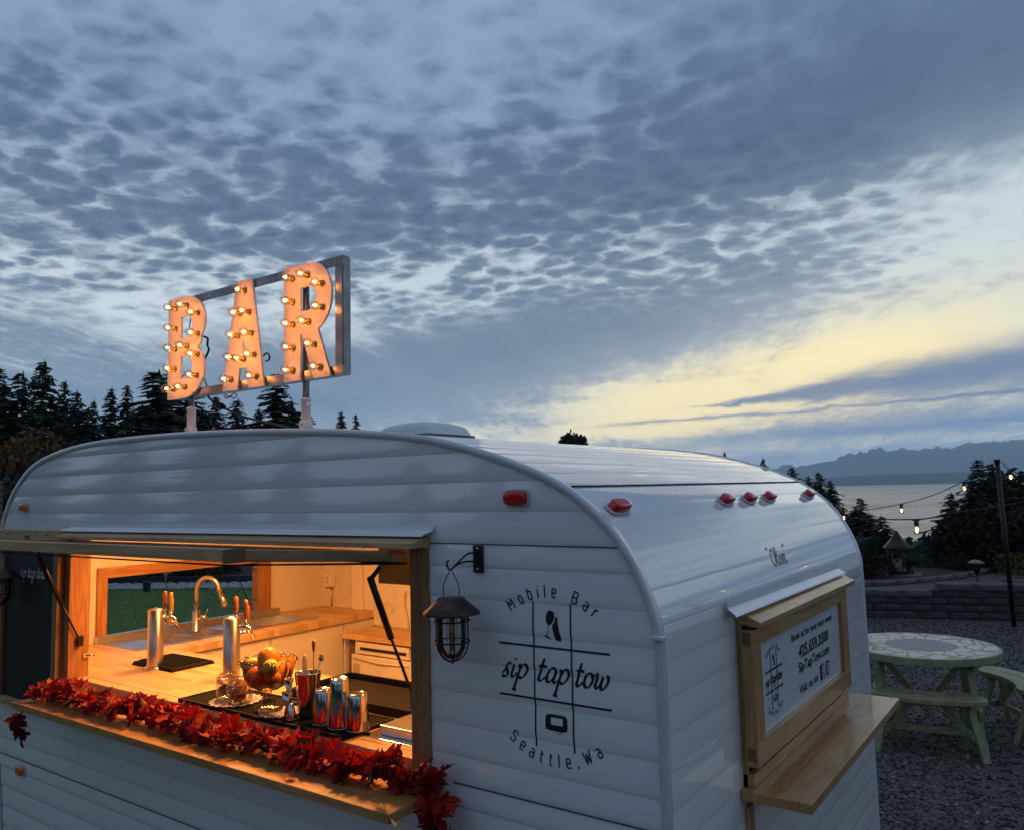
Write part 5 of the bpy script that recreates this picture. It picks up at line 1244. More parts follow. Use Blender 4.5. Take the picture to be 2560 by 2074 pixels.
# frame: aluminium angle
fr_ = empty('sign_frame', (-1.65, .11, 2.43), 'x', 'x'); del fr_['label'], fr_['category']; adopt(fr_, sign)
zinc = mat('zinc_frame', (.24, .25, .265), .35, .9, .25, 9, .1, 60)
m_ = MB(); m_.box(-2.000, -1.121, .0975, .1005, 2.800, 2.832); m_.box(-2.000, -1.121, .1007, .128, 2.829, 2.832); m_.build('rail', zinc, fr_)
m_ = MB(); m_.box(-2.100, -1.121, .0975, .1005, 2.434, 2.466); m_.box(-2.100, -1.121, .1007, .128, 2.434, 2.437); m_.build('rail', zinc, fr_)
m_ = MB(); m_.box(-1.157, -1.124, .0975, .1005, 2.467, 2.799); m_.box(-1.124, -1.121, .1007, .132, 2.4372, 2.8288); m_.build('upright', zinc, fr_)
m_ = MB(); m_.box(-2.100, -2.072, .0975, .1005, 2.467, 2.799); m_.build('upright', zinc, fr_)
for x_, z_ in ((-1.152, 2.823), (-1.135, 2.823), (-1.152, 2.806), (-1.86, 2.815), (-1.45, 2.81)):
    m_ = MB(); m_.ball((x_, .0970, z_), .0028, 8, 5); m_.build('rivet', alu, fr_)
for x_, z_ in ((-2.105, 2.825), (-1.99, 2.823), (-2.085, 2.445), (-1.95, 2.45), (-1.668, 2.822), (-1.60, 2.824), (-1.74, 2.446), (-1.533, 2.446), (-1.385, 2.822), (-1.278, 2.825), (-1.178, 2.733), (-1.385, 2.446), (-1.195, 2.446)):
    m_ = MB(); m_.ball((x_, YF - .0002, z_), .0022, 6, 4); m_.build('screw', blackm, sign)
# bulbs
BULBS = [(-2.068, 2.794), (-1.989, 2.795), (-1.916, 2.754), (-2.066, 2.713), (-1.914, 2.674), (-2.066, 2.633), (-1.985, 2.634), (-1.915, 2.593), (-2.068, 2.553), (-1.920, 2.513), (-2.072, 2.473), (-1.994, 2.474), (-1.626, 2.793), (-1.649, 2.712), (-1.599, 2.711), (-1.665, 2.632), (-1.584, 2.631), (-1.680, 2.552), (-1.628, 2.542), (-1.568, 2.551), (-1.701, 2.474), (-1.555, 2.471), (-1.359, 2.791), (-1.280, 2.790), (-1.209, 2.748), (-1.357, 2.709), (-1.206, 2.668), (-1.356, 2.630), (-1.275, 2.628), (-1.355, 2.549), (-1.246, 2.548), (-1.357, 2.470), (-1.217, 2.468)]
brass = mat('brass_socket', (.50, .33, .10), .3, 1.)
bg = clearglass('bulb_glass', (1, .97, .92), .45, .01)
filg = glow('sign_filament', (1.0, .315, .042), 90.)
ax_ = Matrix.Rotation(R_(90), 3, 'X')     # z -> -y
mb = MB(); mb.lathe([(.0, .0), (.0105, 0), (.0105, .008), (.0085, .010), (.0075, .016), (0, .016)], (0, 0, 0), 16, axis=ax_); SOCK = mb.mesh('socket', brass)
mb = MB(); mb.lathe([(.0068, .012), (.0085, .016), (.0140, .024), (.0165, .033), (.0158, .042), (.0105, .050), (.0, .054)], (0, 0, 0), 20, axis=ax_); GLB = mb.mesh('globe', bg)
mb = MB(); mb.ball((0, -.034, 0), .0046, 8, 6, (1, 1.5, .8)); FIL = mb.mesh('filament', filg)
mb = MB(); mb.ball((0, 0, 0), .017, 8, 6); 
for x_, z_ in BULBS:
    t = bpy.data.objects.new('bulb', None); COL.objects.link(t); t.location = (x_, YF, z_); adopt(t, sign)
    inst(SOCK, 'socket', t, (x_, YF - .0005, z_)); inst(GLB, 'globe', t, (x_, YF, z_)); inst(FIL, 'filament', t, (x_, YF, z_))
# posts
pinkw = mat('painted_post', (.66, .64, .63), .4, 0, .08, 20)
for x_, zr, knob in ((-2.000, 2.2895, False), (-1.3265, 2.2665, True)):
    t = bpy.data.objects.new('post', None); COL.objects.link(t); t.location = (x_, .12, zr); adopt(t, sign)
    m_ = MB(); m_.tube([(x_, .118, zr + .085), (x_, .118, 2.80 if knob else 2.47)], .0115 if knob else .012, 14); m_.build('tube', zinc, t)
    m_ = MB(); m_.lathe([(.0165, .030), (.0165, .100), (.0185, .101), (.0185, .108), (.014, .110), (0, .11)], (x_, .118, zr), 18); m_.lathe([(.0165, .03), (.020, .02), (.023, .0)], (x_, .118, zr), 18); m_.build('sleeve', pinkw, t)
    m_ = MB(); m_.box(x_ - .026, x_ + .026, .094, .142, zr - .006, zr + .003); m_.ball((x_, .118, zr + .015), .025, 16, 10, (1.0, .85, 1.1)); m_.build('foot', pinkw, t, bevel=.001)
    m_ = MB(); m_.tube([(x_, .090, zr + .022), (x_, .100, zr + .022)], .006, 6); m_.build('pivot_bolt', alu, t)
    for dx_ in (-.046, .046):
        m_ = MB(); m_.ball((x_ + dx_, .112, zr + .002), .006, 8, 5, (1, 1, .8)); m_.build('bolt', alu, t)
    if knob:
        m_ = MB(); m_.tube([(x_ + .014, .112, zr + .080), (x_ + .026, .106, zr + .080)], .004, 8); m_.ball((x_ + .031, .103, zr + .080), .0115, 12, 8, (.8, .8, 1)); m_.build('clamp_knob', pinkw, t)
# wiring
m_ = MB(); m_.tube(catmull([(-1.99, .104, 2.75), (-2.005, .108, 2.72), (-2.0, .108, 2.69), (-2.012, .106, 2.66)], 4), .0022, 6); m_.build('wire', blackm, sign); m_ = MB(); m_.tube(catmull([(-1.91, .108, 2.665), (-1.893, .114, 2.655), (-1.897, .116, 2.63), (-1.886, .115, 2.61), (-1.905, .110, 2.575)], 4), .0045, 6); m_.build('wire', blackm, sign); m_ = MB(); m_.tube(catmull([(-1.90, .106, 2.50), (-1.888, .11, 2.47), (-1.880, .112, 2.43)], 4), .0022, 6); m_.build('wire', blackm, sign); m_ = MB()
m_.tube(catmull([(-1.545, .108, 2.545), (-1.532, .112, 2.555), (-1.517, .112, 2.545), (-1.517, .112, 2.530), (-1.535, .110, 2.525)], 4), .003, 6); m_.build('wire', blackm, sign); m_ = MB(); m_.tube(catmull([(-1.30, .108, 2.73), (-1.31, .11, 2.70), (-1.297, .11, 2.69), (-1.31, .11, 2.66)], 4), .002, 6); m_.build('wire', blackm, sign)
m_ = MB(); m_.tube(catmull([(-1.78, .11, 2.425), (-1.765, .11, 2.412), (-1.74, .11, 2.420), (-1.72, .11, 2.408), (-1.70, .11, 2.420), (-1.72, .11, 2.428), (-1.745, .11, 2.415), (-1.77, .11, 2.428)], 4), .0020, 6); m_.build('tied_wire', blackm, sign)
m_ = MB(); m_.tube(catmull([(-1.885, .112, 2.43), (-1.86, .115, 2.412), (-1.83, .118, 2.395), (-1.78, .12, 2.375), (-1.70, .125, 2.345), (-1.60, .13, 2.32), (-1.48, .13, 2.295), (-1.38, .13, 2.270), (-1.30, .14, 2.264)], 5), .0042, 7); m_.build('power_cord', blackm, sign)
m_ = MB(); m_.tube([(-1.855, .114, 2.410), (-1.845, .115, 2.404), (-1.80, .118, 2.386), (-1.785, .119, 2.379)], [.006, .010, .0115, .006], 10); m_.build('plug', rubber, sign)

# ------------------------------------------------------------------ terrace, retaining wall, garden
TZ = .40
wd = (WALL_B - WALL_A).normalized(); wn_ = Vector((-wd.y, wd.x))
def P2(s_, d_): q = WALL_A + wd * s_ + wn_ * d_; return q.x, q.y
terr = MB()
a0, b0 = P2(-.3, .10), P2(9.5, .10); a1, b1 = P2(-.3, 6.), P2(9.5, 6.)
terr.hexa([(*a0, -.5), (*b0, -.5), (*b1, -3.5), (*a1, -3.5), (*a0, TZ), (*b0, TZ), (*b1, TZ), (*a1, TZ)])
terr.build('terrace', gravel, kind='structure')
blockm = mat('rough_wall_block', (.060, .057, .055), .92, 0, .5, 5, .8, 45)
capm = mat('wall_cap_block', (.115, .108, .10), .9, 0, .35, 5, .6, 45)
def block_mesh(seed, w, d, h, m):
    r_ = random.Random(seed); nx, nz_, ny = 8, 3, 2; bm = bmesh.new()
    bmesh.ops.create_cube(bm, size=1.0); bmesh.ops.subdivide_edges(bm, edges=bm.edges[:], cuts=3, use_grid_fill=True)
    for v in bm.verts:
        v.co.x *= w; v.co.y *= d; v.co.z *= h
        e_ = max(abs(v.co.x) / (w / 2), abs(v.co.z) / (h / 2)); 
        if v.co.y < 0: v.co.y -= (.014 * (1 - e_ ** 6) + .010 * noise.noise(v.co * 22 + Vector((seed, 0, 0))))
        v.co.x *= 1 - .012 * abs(v.co.z / (h / 2)); v.co += Vector((r_.uniform(-1, 1), 0, r_.uniform(-1, 1))) * .0018
    me = bpy.data.meshes.new('block'); bm.to_mesh(me); bm.free(); me.materials.append(m)
    for p in me.polygons: p.use_smooth = False
    return me
wall = empty('retaining_wall', (*P2(2.5, 0), 0), 'low retaining wall of dark split-face blocks at the back of the gravel yard', 'wall')
BM_ = [block_mesh(s_, .395, .22, .100, blockm) for s_ in range(6)]; CM_ = [block_mesh(s_ + 20, .46, .26, .098, capm) for s_ in range(4)]
yaw = math.atan2(wd.y, wd.x); rnd = random.Random(5)
STEP = 2.27            # where the wall steps up a course
for row in range(4):
    s_ = .05 + (.2 if row % 2 else 0)
    while s_ < 6.4:
        cap = row == 3 and s_ < STEP - .1
        me = rnd.choice(CM_ if cap else BM_)
        x, y = P2(s_ + rnd.uniform(-.003, .003), .10 + row * .012 + rnd.uniform(-.006, .006))
        inst(me, 'block', wall, (x, y, .05 + row * .1035), (0, 0, yaw + rnd.uniform(-.012, .012)), (.87 if cap else 1, 1, 1)); s_ += .402
s_ = STEP + .1
while s_ < 6.5:
    x, y = P2(s_, .13 + rnd.uniform(-.006, .006)); inst(rnd.choice(CM_), 'block', wall, (x, y, .05 + 4 * .1035), (0, 0, yaw + rnd.uniform(-.012, .012))); s_ += .468
# curb of stone slabs bending round the bed
curb = empty('stone_curb', (-1.5, 12.4, TZ), 'curved curb of flat pale stones edging the bark bed', 'curb')
cp_ = catmull([(-2.75, 11.55, 0), (-2.1, 11.98, 0), (-1.6, 12.55, 0), (-1.1, 13.4, 0), (-.80, 14.3, 0), (-.62, 15.3, 0), (-.30, 16.2, 0), (.5, 16.7, 0), (1.5, 16.9, 0)], 12)
L_ = 0; last = cp_[0]; SL = [block_mesh(s_ + 40, .40, .14, .07, capm) for s_ in range(3)]; k = 0
for p, q in zip(cp_, cp_[1:]):
    L_ += (q - p).length
    if L_ >= .405:
        mid = (last + q) / 2; dd = q - last; zz = TZ; inst(SL[k % 3], 'curb_stone', curb, (mid.x, mid.y, zz + .035), (0, 0, math.atan2(dd.y, dd.x))); last = q; L_ = 0; k += 1
zt_ = lambda y: TZ
mb = MB(); pts = [(p.x - .05, p.y + .02) for p in cp_]; far = [(1.6, 18.2), (-4.2, 16.6), (-4.6, 11.6)]
pl = pts + far; mb.add([(x, y, zt_(y) + .016) for x, y in pl], [tuple(range(len(pl)))]); mb.build('bark_bed', mulch, bevel=None, kind='structure')
# juniper: low feathery mounds
def juniper(cx, cy, rx, ry, h, label, seed, cnt=7500):
    z0 = zt_(cy); t = empty('juniper', (cx, cy, z0), label, 'shrub', 'junipers in the bark bed'); r_ = random.Random(seed); mb = MB(); h *= .8
    for i in range(cnt):
        a_ = r_.random() * 6.283; q = r_.random() ** .6; x, y = cx + rx * q * math.cos(a_), cy + ry * q * math.sin(a_)
        hh = h * max(.05, (1 - q ** 2.2)) * (1 + .35 * noise.noise(Vector((x * 2.2, y * 2.2, seed)))); z = z0 + hh * r_.uniform(.75, 1.0)
        L = r_.uniform(.04, .09); b_ = a_ + r_.uniform(-.9, .9); el_ = r_.uniform(-.1, .75); d = Vector((math.cos(b_) * math.cos(el_), math.sin(b_) * math.cos(el_), math.sin(el_))) * L
        s_ = Vector((-d.y, d.x, r_.uniform(-.02, .02))).normalized() * r_.uniform(.006, .013); p = Vector((x, y, z))
        mb.add([p - s_ * .5, p + d * .5 - s_, p + d, p + d * .5 + s_], [(0, 1, 2, 3)])
    mb.build('foliage', junm, t, bevel=None)
    mb = MB()
    for k in range(7):
        a_ = k * .9; mb.tube([(cx, cy, z0), (cx + rx * .5 * math.cos(a_), cy + ry * .5 * math.sin(a_), z0 + h * .6)], [.02, .006], 5)
    mb.build('stem', bark, t)
juniper(-1.55, 15.9, 1.0, .85, .62, 'large blue-green juniper mound right of the garden lantern', 1, 11000)
juniper(-2.75, 15.9, .75, .7, .62, 'blue-green juniper mound between the trailer trim and the garden lantern', 2, 7500)
juniper(-.95, 15.3, .55, .6, .28, 'low trailing juniper at the right tip of the mound, by the curb', 3, 5000)
# garden lantern
glx, gly = -1.90, 13.55; gz0 = zt_(gly) + .02
mb = MB(); c, s_ = math.cos(.15), math.sin(.15)
mb.hexa([(glx + (a_ * c - b_ * s_), gly + (a_ * s_ + b_ * c), gz0 + z_) for z_ in (-.03, .03) for a_, b_ in ((-.36, -.30), (.36, -.30), (.36, .30), (-.36, .30))]); tag(mb.build('stone_slab', capm, bevel=.008), 'flat stone slab carrying the garden lantern', 'slab')
gl = empty('garden_lantern', (glx, gly, gz0 + .03), 'tall dark hexagonal lantern holding a white candle in the bark bed', 'lantern')
z0 = gz0 + .03
mb = MB(); mb.lathe([(0, .02), (.225, .02), (.235, .035), (.235, .05), (.20, .055), (0, .055)], (glx, gly, z0), 6); mb.build('base', blackm, gl)
for k in range(6):
    a_ = k * math.pi / 3; x, y = glx + .19 * math.cos(a_), gly + .19 * math.sin(a_)
    mb = MB(); mb.tube([(x, y, z0 + .05), (x, y, z0 + .43)], .009, 6); mb.build('post', blackm, gl)
    mb = MB(); mb.tube([(glx + .21 * math.cos(a_), gly + .21 * math.sin(a_), z0 + .03), (glx + .23 * math.cos(a_), gly + .23 * math.sin(a_), z0 + .0)], .014, 6); mb.build('foot', blackm, gl)
    a2 = a_ + math.pi / 3; x2, y2 = glx + .19 * math.cos(a2), gly + .19 * math.sin(a2)
    mb = MB(); mb.add([(x, y, z0 + .055), (x2, y2, z0 + .055), (x2, y2, z0 + .43), (x, y, z0 + .43)], [(0, 1, 2, 3)]); mb.build('pane', clearglass('lantern_pane', (.80, .84, .84), 1.0, .05), gl, bevel=None)
    mb = MB()
    for zz in (.12, .37): mb.tube(catmull([(x, y, z0 + zz), ((x + x2) / 2, (y + y2) / 2, z0 + zz + (.022 if zz > .2 else -.022)), (x2, y2, z0 + zz)], 5), .005, 5)
    mb.build('tracery', blackm, gl)
mb = MB(); mb.lathe([(.19, .43), (.235, .425), (.235, .44), (.185, .50), (.12, .57), (.085, .61), (.085, .62), (.05, .67), (.02, .72), (.0, .73)], (glx, gly, z0), 6); mb.build('roof', mat('dark_bronze', (.035, .028, .028), .4, .5, .3, 12), gl)
mb = MB(); mb.tube([(glx + .02 * math.cos(q * .45), gly, z0 + .705 + .02 * math.sin(q * .45)) for q in range(15)], .004, 5, False); mb.build('ring', blackm, gl)
cd = empty('candle', (glx - .02, gly, z0 + .055), 'thick white pillar candle inside the garden lantern', 'candle')
mb = MB(); mb.lathe([(0, 0), (.075, 0), (.077, .01), (.077, .17), (.070, .185), (.04, .172), (0, .17)], (glx - .02, gly - .02, z0 + .055), 20); mb.build('wax', mat('candle_wax', (.82, .80, .76), .5, 0, .05, 5), cd)
mb = MB(); mb.tube([(glx - .02, gly - .02, z0 + .225), (glx - .018, gly - .02, z0 + .245)], .003, 5); mb.build('wick', blackm, cd)
# solar path light
plx, ply = -.60, 12.28; z0 = zt_(ply)
pt = empty('path_light', (plx, ply, z0), 'small dark path light standing behind the step in the wall', 'path light')
mb = MB(); mb.tube([(plx, ply, z0 - .05), (plx, ply, z0 + .22)], .012, 8); mb.build('stake', blackm, pt)
mb = MB(); mb.lathe([(.012, .21), (.03, .225), (.05, .29), (.055, .29), (.055, .30), (0, .30)], (plx, ply, z0), 4); mb.build('cup', blackm, pt)
mb = MB(); mb.box(plx - .045, plx + .045, ply - .045, ply + .045, z0 + .30, z0 + .38); mb.build('lens', clearglass('smoky_lens', (.5, .52, .5), 1, .1), pt)
mb = MB()
for a_, b_ in ((-1, -1), (-1, 1), (1, -1), (1, 1)): mb.tube([(plx + a_ * .047, ply + b_ * .047, z0 + .295), (plx + a_ * .047, ply + b_ * .047, z0 + .385)], .004, 5)
mb.build('cage', blackm, pt)
mb = MB(); mb.lathe([(.0, .43), (.05, .425), (.115, .385), (.115, .378), (0, .38)], (plx, ply, z0), 4); mb.build('cap', mat('grey_cap', (.20, .20, .21), .4), pt)
# flat paving stones on the terrace at the right
fp = empty('flagstone_path', (.1, 13.9, TZ), 'irregular flagstones set in the terrace gravel at the right edge', 'path')
r_ = random.Random(9); flagm = mat('flagstone', (.085, .082, .080), .85, 0, .35, 4, .5, 30)
for k in range(14):
    cx, cy = -.15 + (k % 4) * .46 + r_.uniform(-.05, .05), 12.9 + (k // 4) * .62 + r_.uniform(-.08, .08)
    mb = MB(); n_ = 7; pl = [(cx + .21 * r_.uniform(.8, 1.1) * math.cos(q / n_ * 6.283), cy + .26 * r_.uniform(.8, 1.1) * math.sin(q / n_ * 6.283)) for q in range(n_)]
    mb.prism(pl, lambda u, v, d: (u, v, zt_(v) - .01 + d), .03); mb.build('flagstone', flagm, fp, bevel=.005)
# pole and strings of bulbs
pole = empty('light_pole', (-.114, 11.45, 0), 'thin black pole holding up the string lights at the right', 'pole')
mb = MB(); mb.tube([(-.114, 11.45, 0), (-.16, 11.45, 2.30)], .030, 10); mb.build('shaft', blackm, pole)
mb = MB(); mb.tube([(-.16, 11.45, 2.255), (-.161, 11.45, 2.31)], .040, 10); mb.build('cap', blackm, pole)
filw = glow('string_filament', (1.0, .44, .11), 11.); filw2 = glow('string_glow', (1.0, .62, .28), 5.)
sockb = mat('black_socket', (.02, .02, .02), .5)
mb = MB(); mb.lathe([(0, .0), (.016, 0), (.020, -.01), (.019, -.042), (.0165, -.052), (0, -.052)], (0, 0, 0), 14); mb.lathe([(0, .012), (.006, .012), (.008, .0), (0, 0)], (0, 0, 0), 8); SS = mb.mesh('socket', sockb)
mb = MB(); mb.lathe([(.013, -.050), (.020, -.062), (.030, -.085), (.0315, -.098), (.026, -.114), (.012, -.124), (0, -.126)], (0, 0, 0), 18); SG = mb.mesh('globe', clearglass('string_bulb_glass', (1, .93, .80), 1.2, .01))
mb = MB(); mb.tube([(0, 0, -.058), (0, 0, -.068), (0, 0, -.085), (0, 0, -.100), (0, 0, -.110)], [.004, .010, .0125, .010, .004], 8)
SF = mb.mesh('filament', filw)
mb = MB(); mb.beam((-.035, 0, .004), (.035, 0, .004), .016, .012); SC = mb.mesh('clip', sockb)
def string(name, label, pts, sag, bulbs, grp='strings of lights over the garden', r=.006, hang=Vector((0, 0, -.012))):
    pts = [Vector(p) for p in pts]; t = empty('string_lights', pts[0], label, 'string lights', grp); path = []
    if sag is None: path = catmull(pts, 10)
    else:
        for i, (a_, b_) in enumerate(zip(pts, pts[1:])):
            for k in range(25):
                f = k / 24
                if k or i == 0: path.append(a_.lerp(b_, f) - Vector((0, 0, sag[i] * 4 * f * (1 - f))))
    mb = MB(); mb.tube(path, r, 6); mb.build('cable', sockb, t)
    tot = [0]
    for a_, b_ in zip(path, path[1:]): tot.append(tot[-1] + (b_ - a_).length)
    for s_ in bulbs:
        k = min(range(len(tot)), key=(lambda i: abs(math.degrees(math.atan2(path[i].x - CAM.x, path[i].y - CAM.y)) - s_)) if sag is None else (lambda i: abs(tot[i] / tot[-1] - s_))); p = path[k]; q = path[min(k + 1, len(path) - 1)] - path[max(0, k - 1)]
        b_ = bpy.data.objects.new('bulb', None); COL.objects.link(b_); b_.location = p; adopt(b_, t); rz = math.atan2(q.y, q.x)
        p2 = p + hang
        for me, nm in ((SS, 'socket'), (SG, 'globe'), (SF, 'filament'), (SC, 'clip')): inst(me, nm, b_, p2, (0, 0, rz), (1.1, 1.1, 1.1))
    return t
# far string: pole top down to a hook near the trees on the left; near string crosses in front
AEP = lambda A, e_, d: (CAM.x + d * math.sin(R_(A)), CAM.y + d * math.cos(R_(A)), CAM.z + d * math.tan(R_(e_)))
string('far', 'far string of warm bulbs falling from the pole across the water', [AEP(-4.15, 1.0, 13.15), AEP(-5.2, .30, 13.2), AEP(-6.23, -.24, 13.3), AEP(-8.0, -1.05, 13.5), AEP(-9.7, -1.52, 13.7), AEP(-11.4, -1.84, 13.9), AEP(-13.4, -1.98, 14.2), AEP(-16.5, -1.95, 14.6), AEP(-21, -1.2, 15.5)], None, [-6.15, -9.62, -13.25, -17.5])
string('near', 'nearer string light whose large amber bulb hangs above the garden lantern', [AEP(52, 4.0, 9.0), AEP(43, 2.4, 8.8), AEP(34, 2.0, 9.0), AEP(25, 2.8, 9.6), AEP(16, 4.2, 10.4), AEP(9, 1.9, 10.0), AEP(3, .1, 9.6), AEP(-3, -1.46, 9.1), AEP(-7.05, -2.16, 8.9), AEP(-8.9, -2.50, 8.9), AEP(-13.5, -2.35, 8.9), AEP(-19, -1.6, 9.0), AEP(-26, .4, 9.3)], None, [49, 43, 37, 31, 25, 19, 13, 7, 2.5, -8.82, -19])
string('right', 'string of bulbs leaving the pole towards the right edge', [AEP(-4.0, 1.0, 13.15), AEP(-3.75, .62, 13.1), AEP(-3.3, .30, 13.1), AEP(-2.8, .02, 13.1), AEP(-.5, -.8, 13.1), AEP(4, -.9, 13.2), AEP(9, .8, 13.4), AEP(15, 2.6, 13.4), AEP(22, 1.6, 12.5), AEP(29, 2.0, 11.6), AEP(37, 4.8, 11.)], None, [-3.6, .5, 5., 10, 15, 20, 25, 30, 35])
# more strings behind the photographer's right shoulder; they show as sparks in the rear of the trailer
string('side', 'string of bulbs strung over the yard right of the camera', [(4.4, 7.8, 2.62), (4.9, -3.5, 2.6)], [.30], [.08, .2, .32, .44, .56, .68, .8, .92], r=.006)
string('side2', 'second string of bulbs further out over the yard', [(7.4, 8.5, 2.9), (7.8, -2.5, 2.7)], [.35], [.1, .3, .5, .7, .9], r=.006)
for (x, y, h), lb in zip(((4.4, 7.8, 2.62), (4.9, -3.5, 2.6), (7.4, 8.5, 2.9), (7.8, -2.5, 2.7), AEP(52, 4.0, 9.0), AEP(16, 4.2, 10.4), AEP(37, 4.8, 11.)), ('black pole at the garden end of the yard string nearest the trailer', 'black pole behind the photographer carrying the nearest yard string', 'black pole at the garden end of the outermost yard string', 'black pole behind the photographer carrying the outermost yard string', 'black pole at the right end of the string with the large amber bulb', 'black pole midway along the string with the large amber bulb', 'black pole where the string from the thin garden pole ends')):
    mb = MB(); mb.tube([(x, y, 0), (x, y, h + .03)], .03, 10); tag(mb.build('light_pole', blackm), lb, 'pole', 'poles for the string lights')
for (x, y, h), lb in zip((AEP(-21, -1.2, 15.5), AEP(-26, .4, 9.3)), ('black string-light pole hidden behind the trailer, further off by the trees', 'black string-light pole hidden close behind the trailer roof')):
    mb = MB(); mb.tube([(x, y, -.3), (x, y, h + .03)], .028, 10); tag(mb.build('light_pole', blackm), lb, 'pole', 'poles behind the trailer')

# ------------------------------------------------------------------ round picnic table and curved benches
green = mat('sage_green_paint', (.28, .305, .155), .55, 0, .25, 14, .25, 60)
TX, TY, TH, TR = -.36, 5.60, .72, .555
def top_mat():
    m, n, b, o = newmat('painted_tabletop'); t = n.new('ShaderNodeTexCoord'); s_ = n.new('ShaderNodeSeparateXYZ'); n.nt.links.new(t.outputs['Object'], s_.inputs[0])
    x, y = n.e(s_.outputs[0]) - TX, n.e(s_.outputs[1]) - TY
    r = n.m('SQRT', x * x + y * y); an = n.m('ARCTAN2', y, x)
    wob = n.noise(n.xyz(x * 3, y * 3, 0.), 1.5, 4, .6) - .5
    v = n.new('ShaderNodeTexVoronoi', feature='DISTANCE_TO_EDGE'); n.put(v.inputs['Vector'], n.xyz(x + wob * .16, y + wob * .16, 0.)); v.inputs['Scale'].default_value = 7.5
    line = n.sm(n.e(v.outputs['Distance']), .03, .085, 1., 0.)
    leaf = n.sm(n.noise(n.xyz(x, y, 4.), 4., 3, .6) + (r - .45) * .9, .55, .60)
    base = n.mix(leaf * n.sm(r, .36, .46), (.80, .66, .56, 1), (.50, .54, .38, 1))
    base = n.mix(n.noise(n.xyz(x, y, 9.), 9., 3, .6) * .5, base, (.48, .40, .32, 1))
    base = n.mix(line * .9, base, (.13, .15, .11, 1))
    mid = n.sm(r + wob * .05, .272, .268); g = n.noise(n.xyz(x, y, 2.), 24., 5, .7)
    base = n.mix(mid, base, n.mix(g, (.10, .125, .15, 1), (.24, .28, .31, 1)))
    rim = n.sm(r, .535, .542); base = n.mix(rim, base, (.34, .40, .26, 1))
    n.put(b.inputs['Base Color'], base); b.inputs['Roughness'].default_value = .45; return m
topm = top_mat()
tbl = empty('picnic_table', (TX, TY, 0), 'round sage-green picnic table with a painted cream and grey top', 'table')
ang_t = R_(12)
def clip_planks(parent, cx, cy, R_out, R_in, zt0, th, pw, m, name, a_dir, halfplane=None, arc=None):
    """planks laid side by side along direction a_dir, clipped to a ring sector"""
    ux, uy = math.cos(a_dir), math.sin(a_dir); n_ = int(2 * R_out / pw) + 1
    for k in range(n_):
        v0 = -R_out + k * pw + .002; v1 = min(R_out, v0 + pw - .008)
        if v1 - v0 < .008: continue
        N_ = 14; pts = []
        vs_ = [lerp(v0, v1, i / N_) for i in range(N_ + 1)]
        w = lambda v: math.sqrt(max(0, R_out ** 2 - v ** 2))
        left = [(-w(v), v) for v in vs_]; right = [(w(v), v) for v in vs_]
        pl = [(w(v), v) for v in vs_] + [(-w(v), v) for v in reversed(vs_)]
        mb = MB(); mb.prism(pl, lambda u, v, d: (cx + u * ux - v * uy, cy + u * uy + v * ux, zt0 + d), th)
        mb.build(name, m, parent, bevel=.0025)
clip_planks(tbl, TX, TY, TR, 0, TH - .032, .032, .098, topm, 'plank', ang_t)
# edge band
mb = MB(); N_ = 60; vs = []
for k in range(N_):
    c, s_ = math.cos(k * 2 * math.pi / N_), math.sin(k * 2 * math.pi / N_)
    for rr, zz in ((TR + .002, TH - .052), (TR + .014, TH - .052), (TR + .014, TH - .002), (TR + .002, TH - .002)): vs.append((TX + rr * c, TY + rr * s_, zz))
mb.add(vs, [(k * 4 + j, ((k + 1) % N_) * 4 + j, ((k + 1) % N_) * 4 + (j + 1) % 4, k * 4 + (j + 1) % 4) for k in range(N_) for j in range(4)]); mb.build('edge_band', green, tbl, bevel=None)
def loc(cx, cy, a_, u, v): return cx + u * math.cos(a_) - v * math.sin(a_), cy + u * math.sin(a_) + v * math.cos(a_)
for sx in (-1, 1):
    for sy in (-1, 1):
        x0, y0 = loc(TX, TY, ang_t, sx * .36, sy * .40); x1, y1 = loc(TX, TY, ang_t, sx * .30, sy * .22)
        mb = MB(); mb.beam((x0, y0, 0), (x1, y1, TH - .055), .050, .034); mb.build('leg', green, tbl, bevel=.003)
for sx in (-1, 1):
    a_ = loc(TX, TY, ang_t, sx * .34, -.44); b_ = loc(TX, TY, ang_t, sx * .34, .44); mb = MB(); mb.beam((*a_, TH - .085), (*b_, TH - .085), .034, .06); mb.build('batten', green, tbl, bevel=.002)
    a_ = loc(TX, TY, ang_t, sx * .355, -.36); b_ = loc(TX, TY, ang_t, sx * .355, .36); mb = MB(); mb.beam((*a_, .28), (*b_, .28), .034, .07); mb.build('brace', green, tbl, bevel=.002)
a_ = loc(TX, TY, ang_t, -.34, 0); b_ = loc(TX, TY, ang_t, .34, 0); mb = MB(); mb.beam((*a_, .28), (*b_, .28), .036, .07); mb.build('stretcher', green, tbl, bevel=.002)
for sx in (-1, 1):
    a_ = loc(TX, TY, ang_t, sx * .05, 0); b_ = loc(TX, TY, ang_t, sx * .30, 0); mb = MB(); mb.beam((*a_, .30), (*b_, TH - .09), .035, .05); mb.build('strut', green, tbl, bevel=.002)
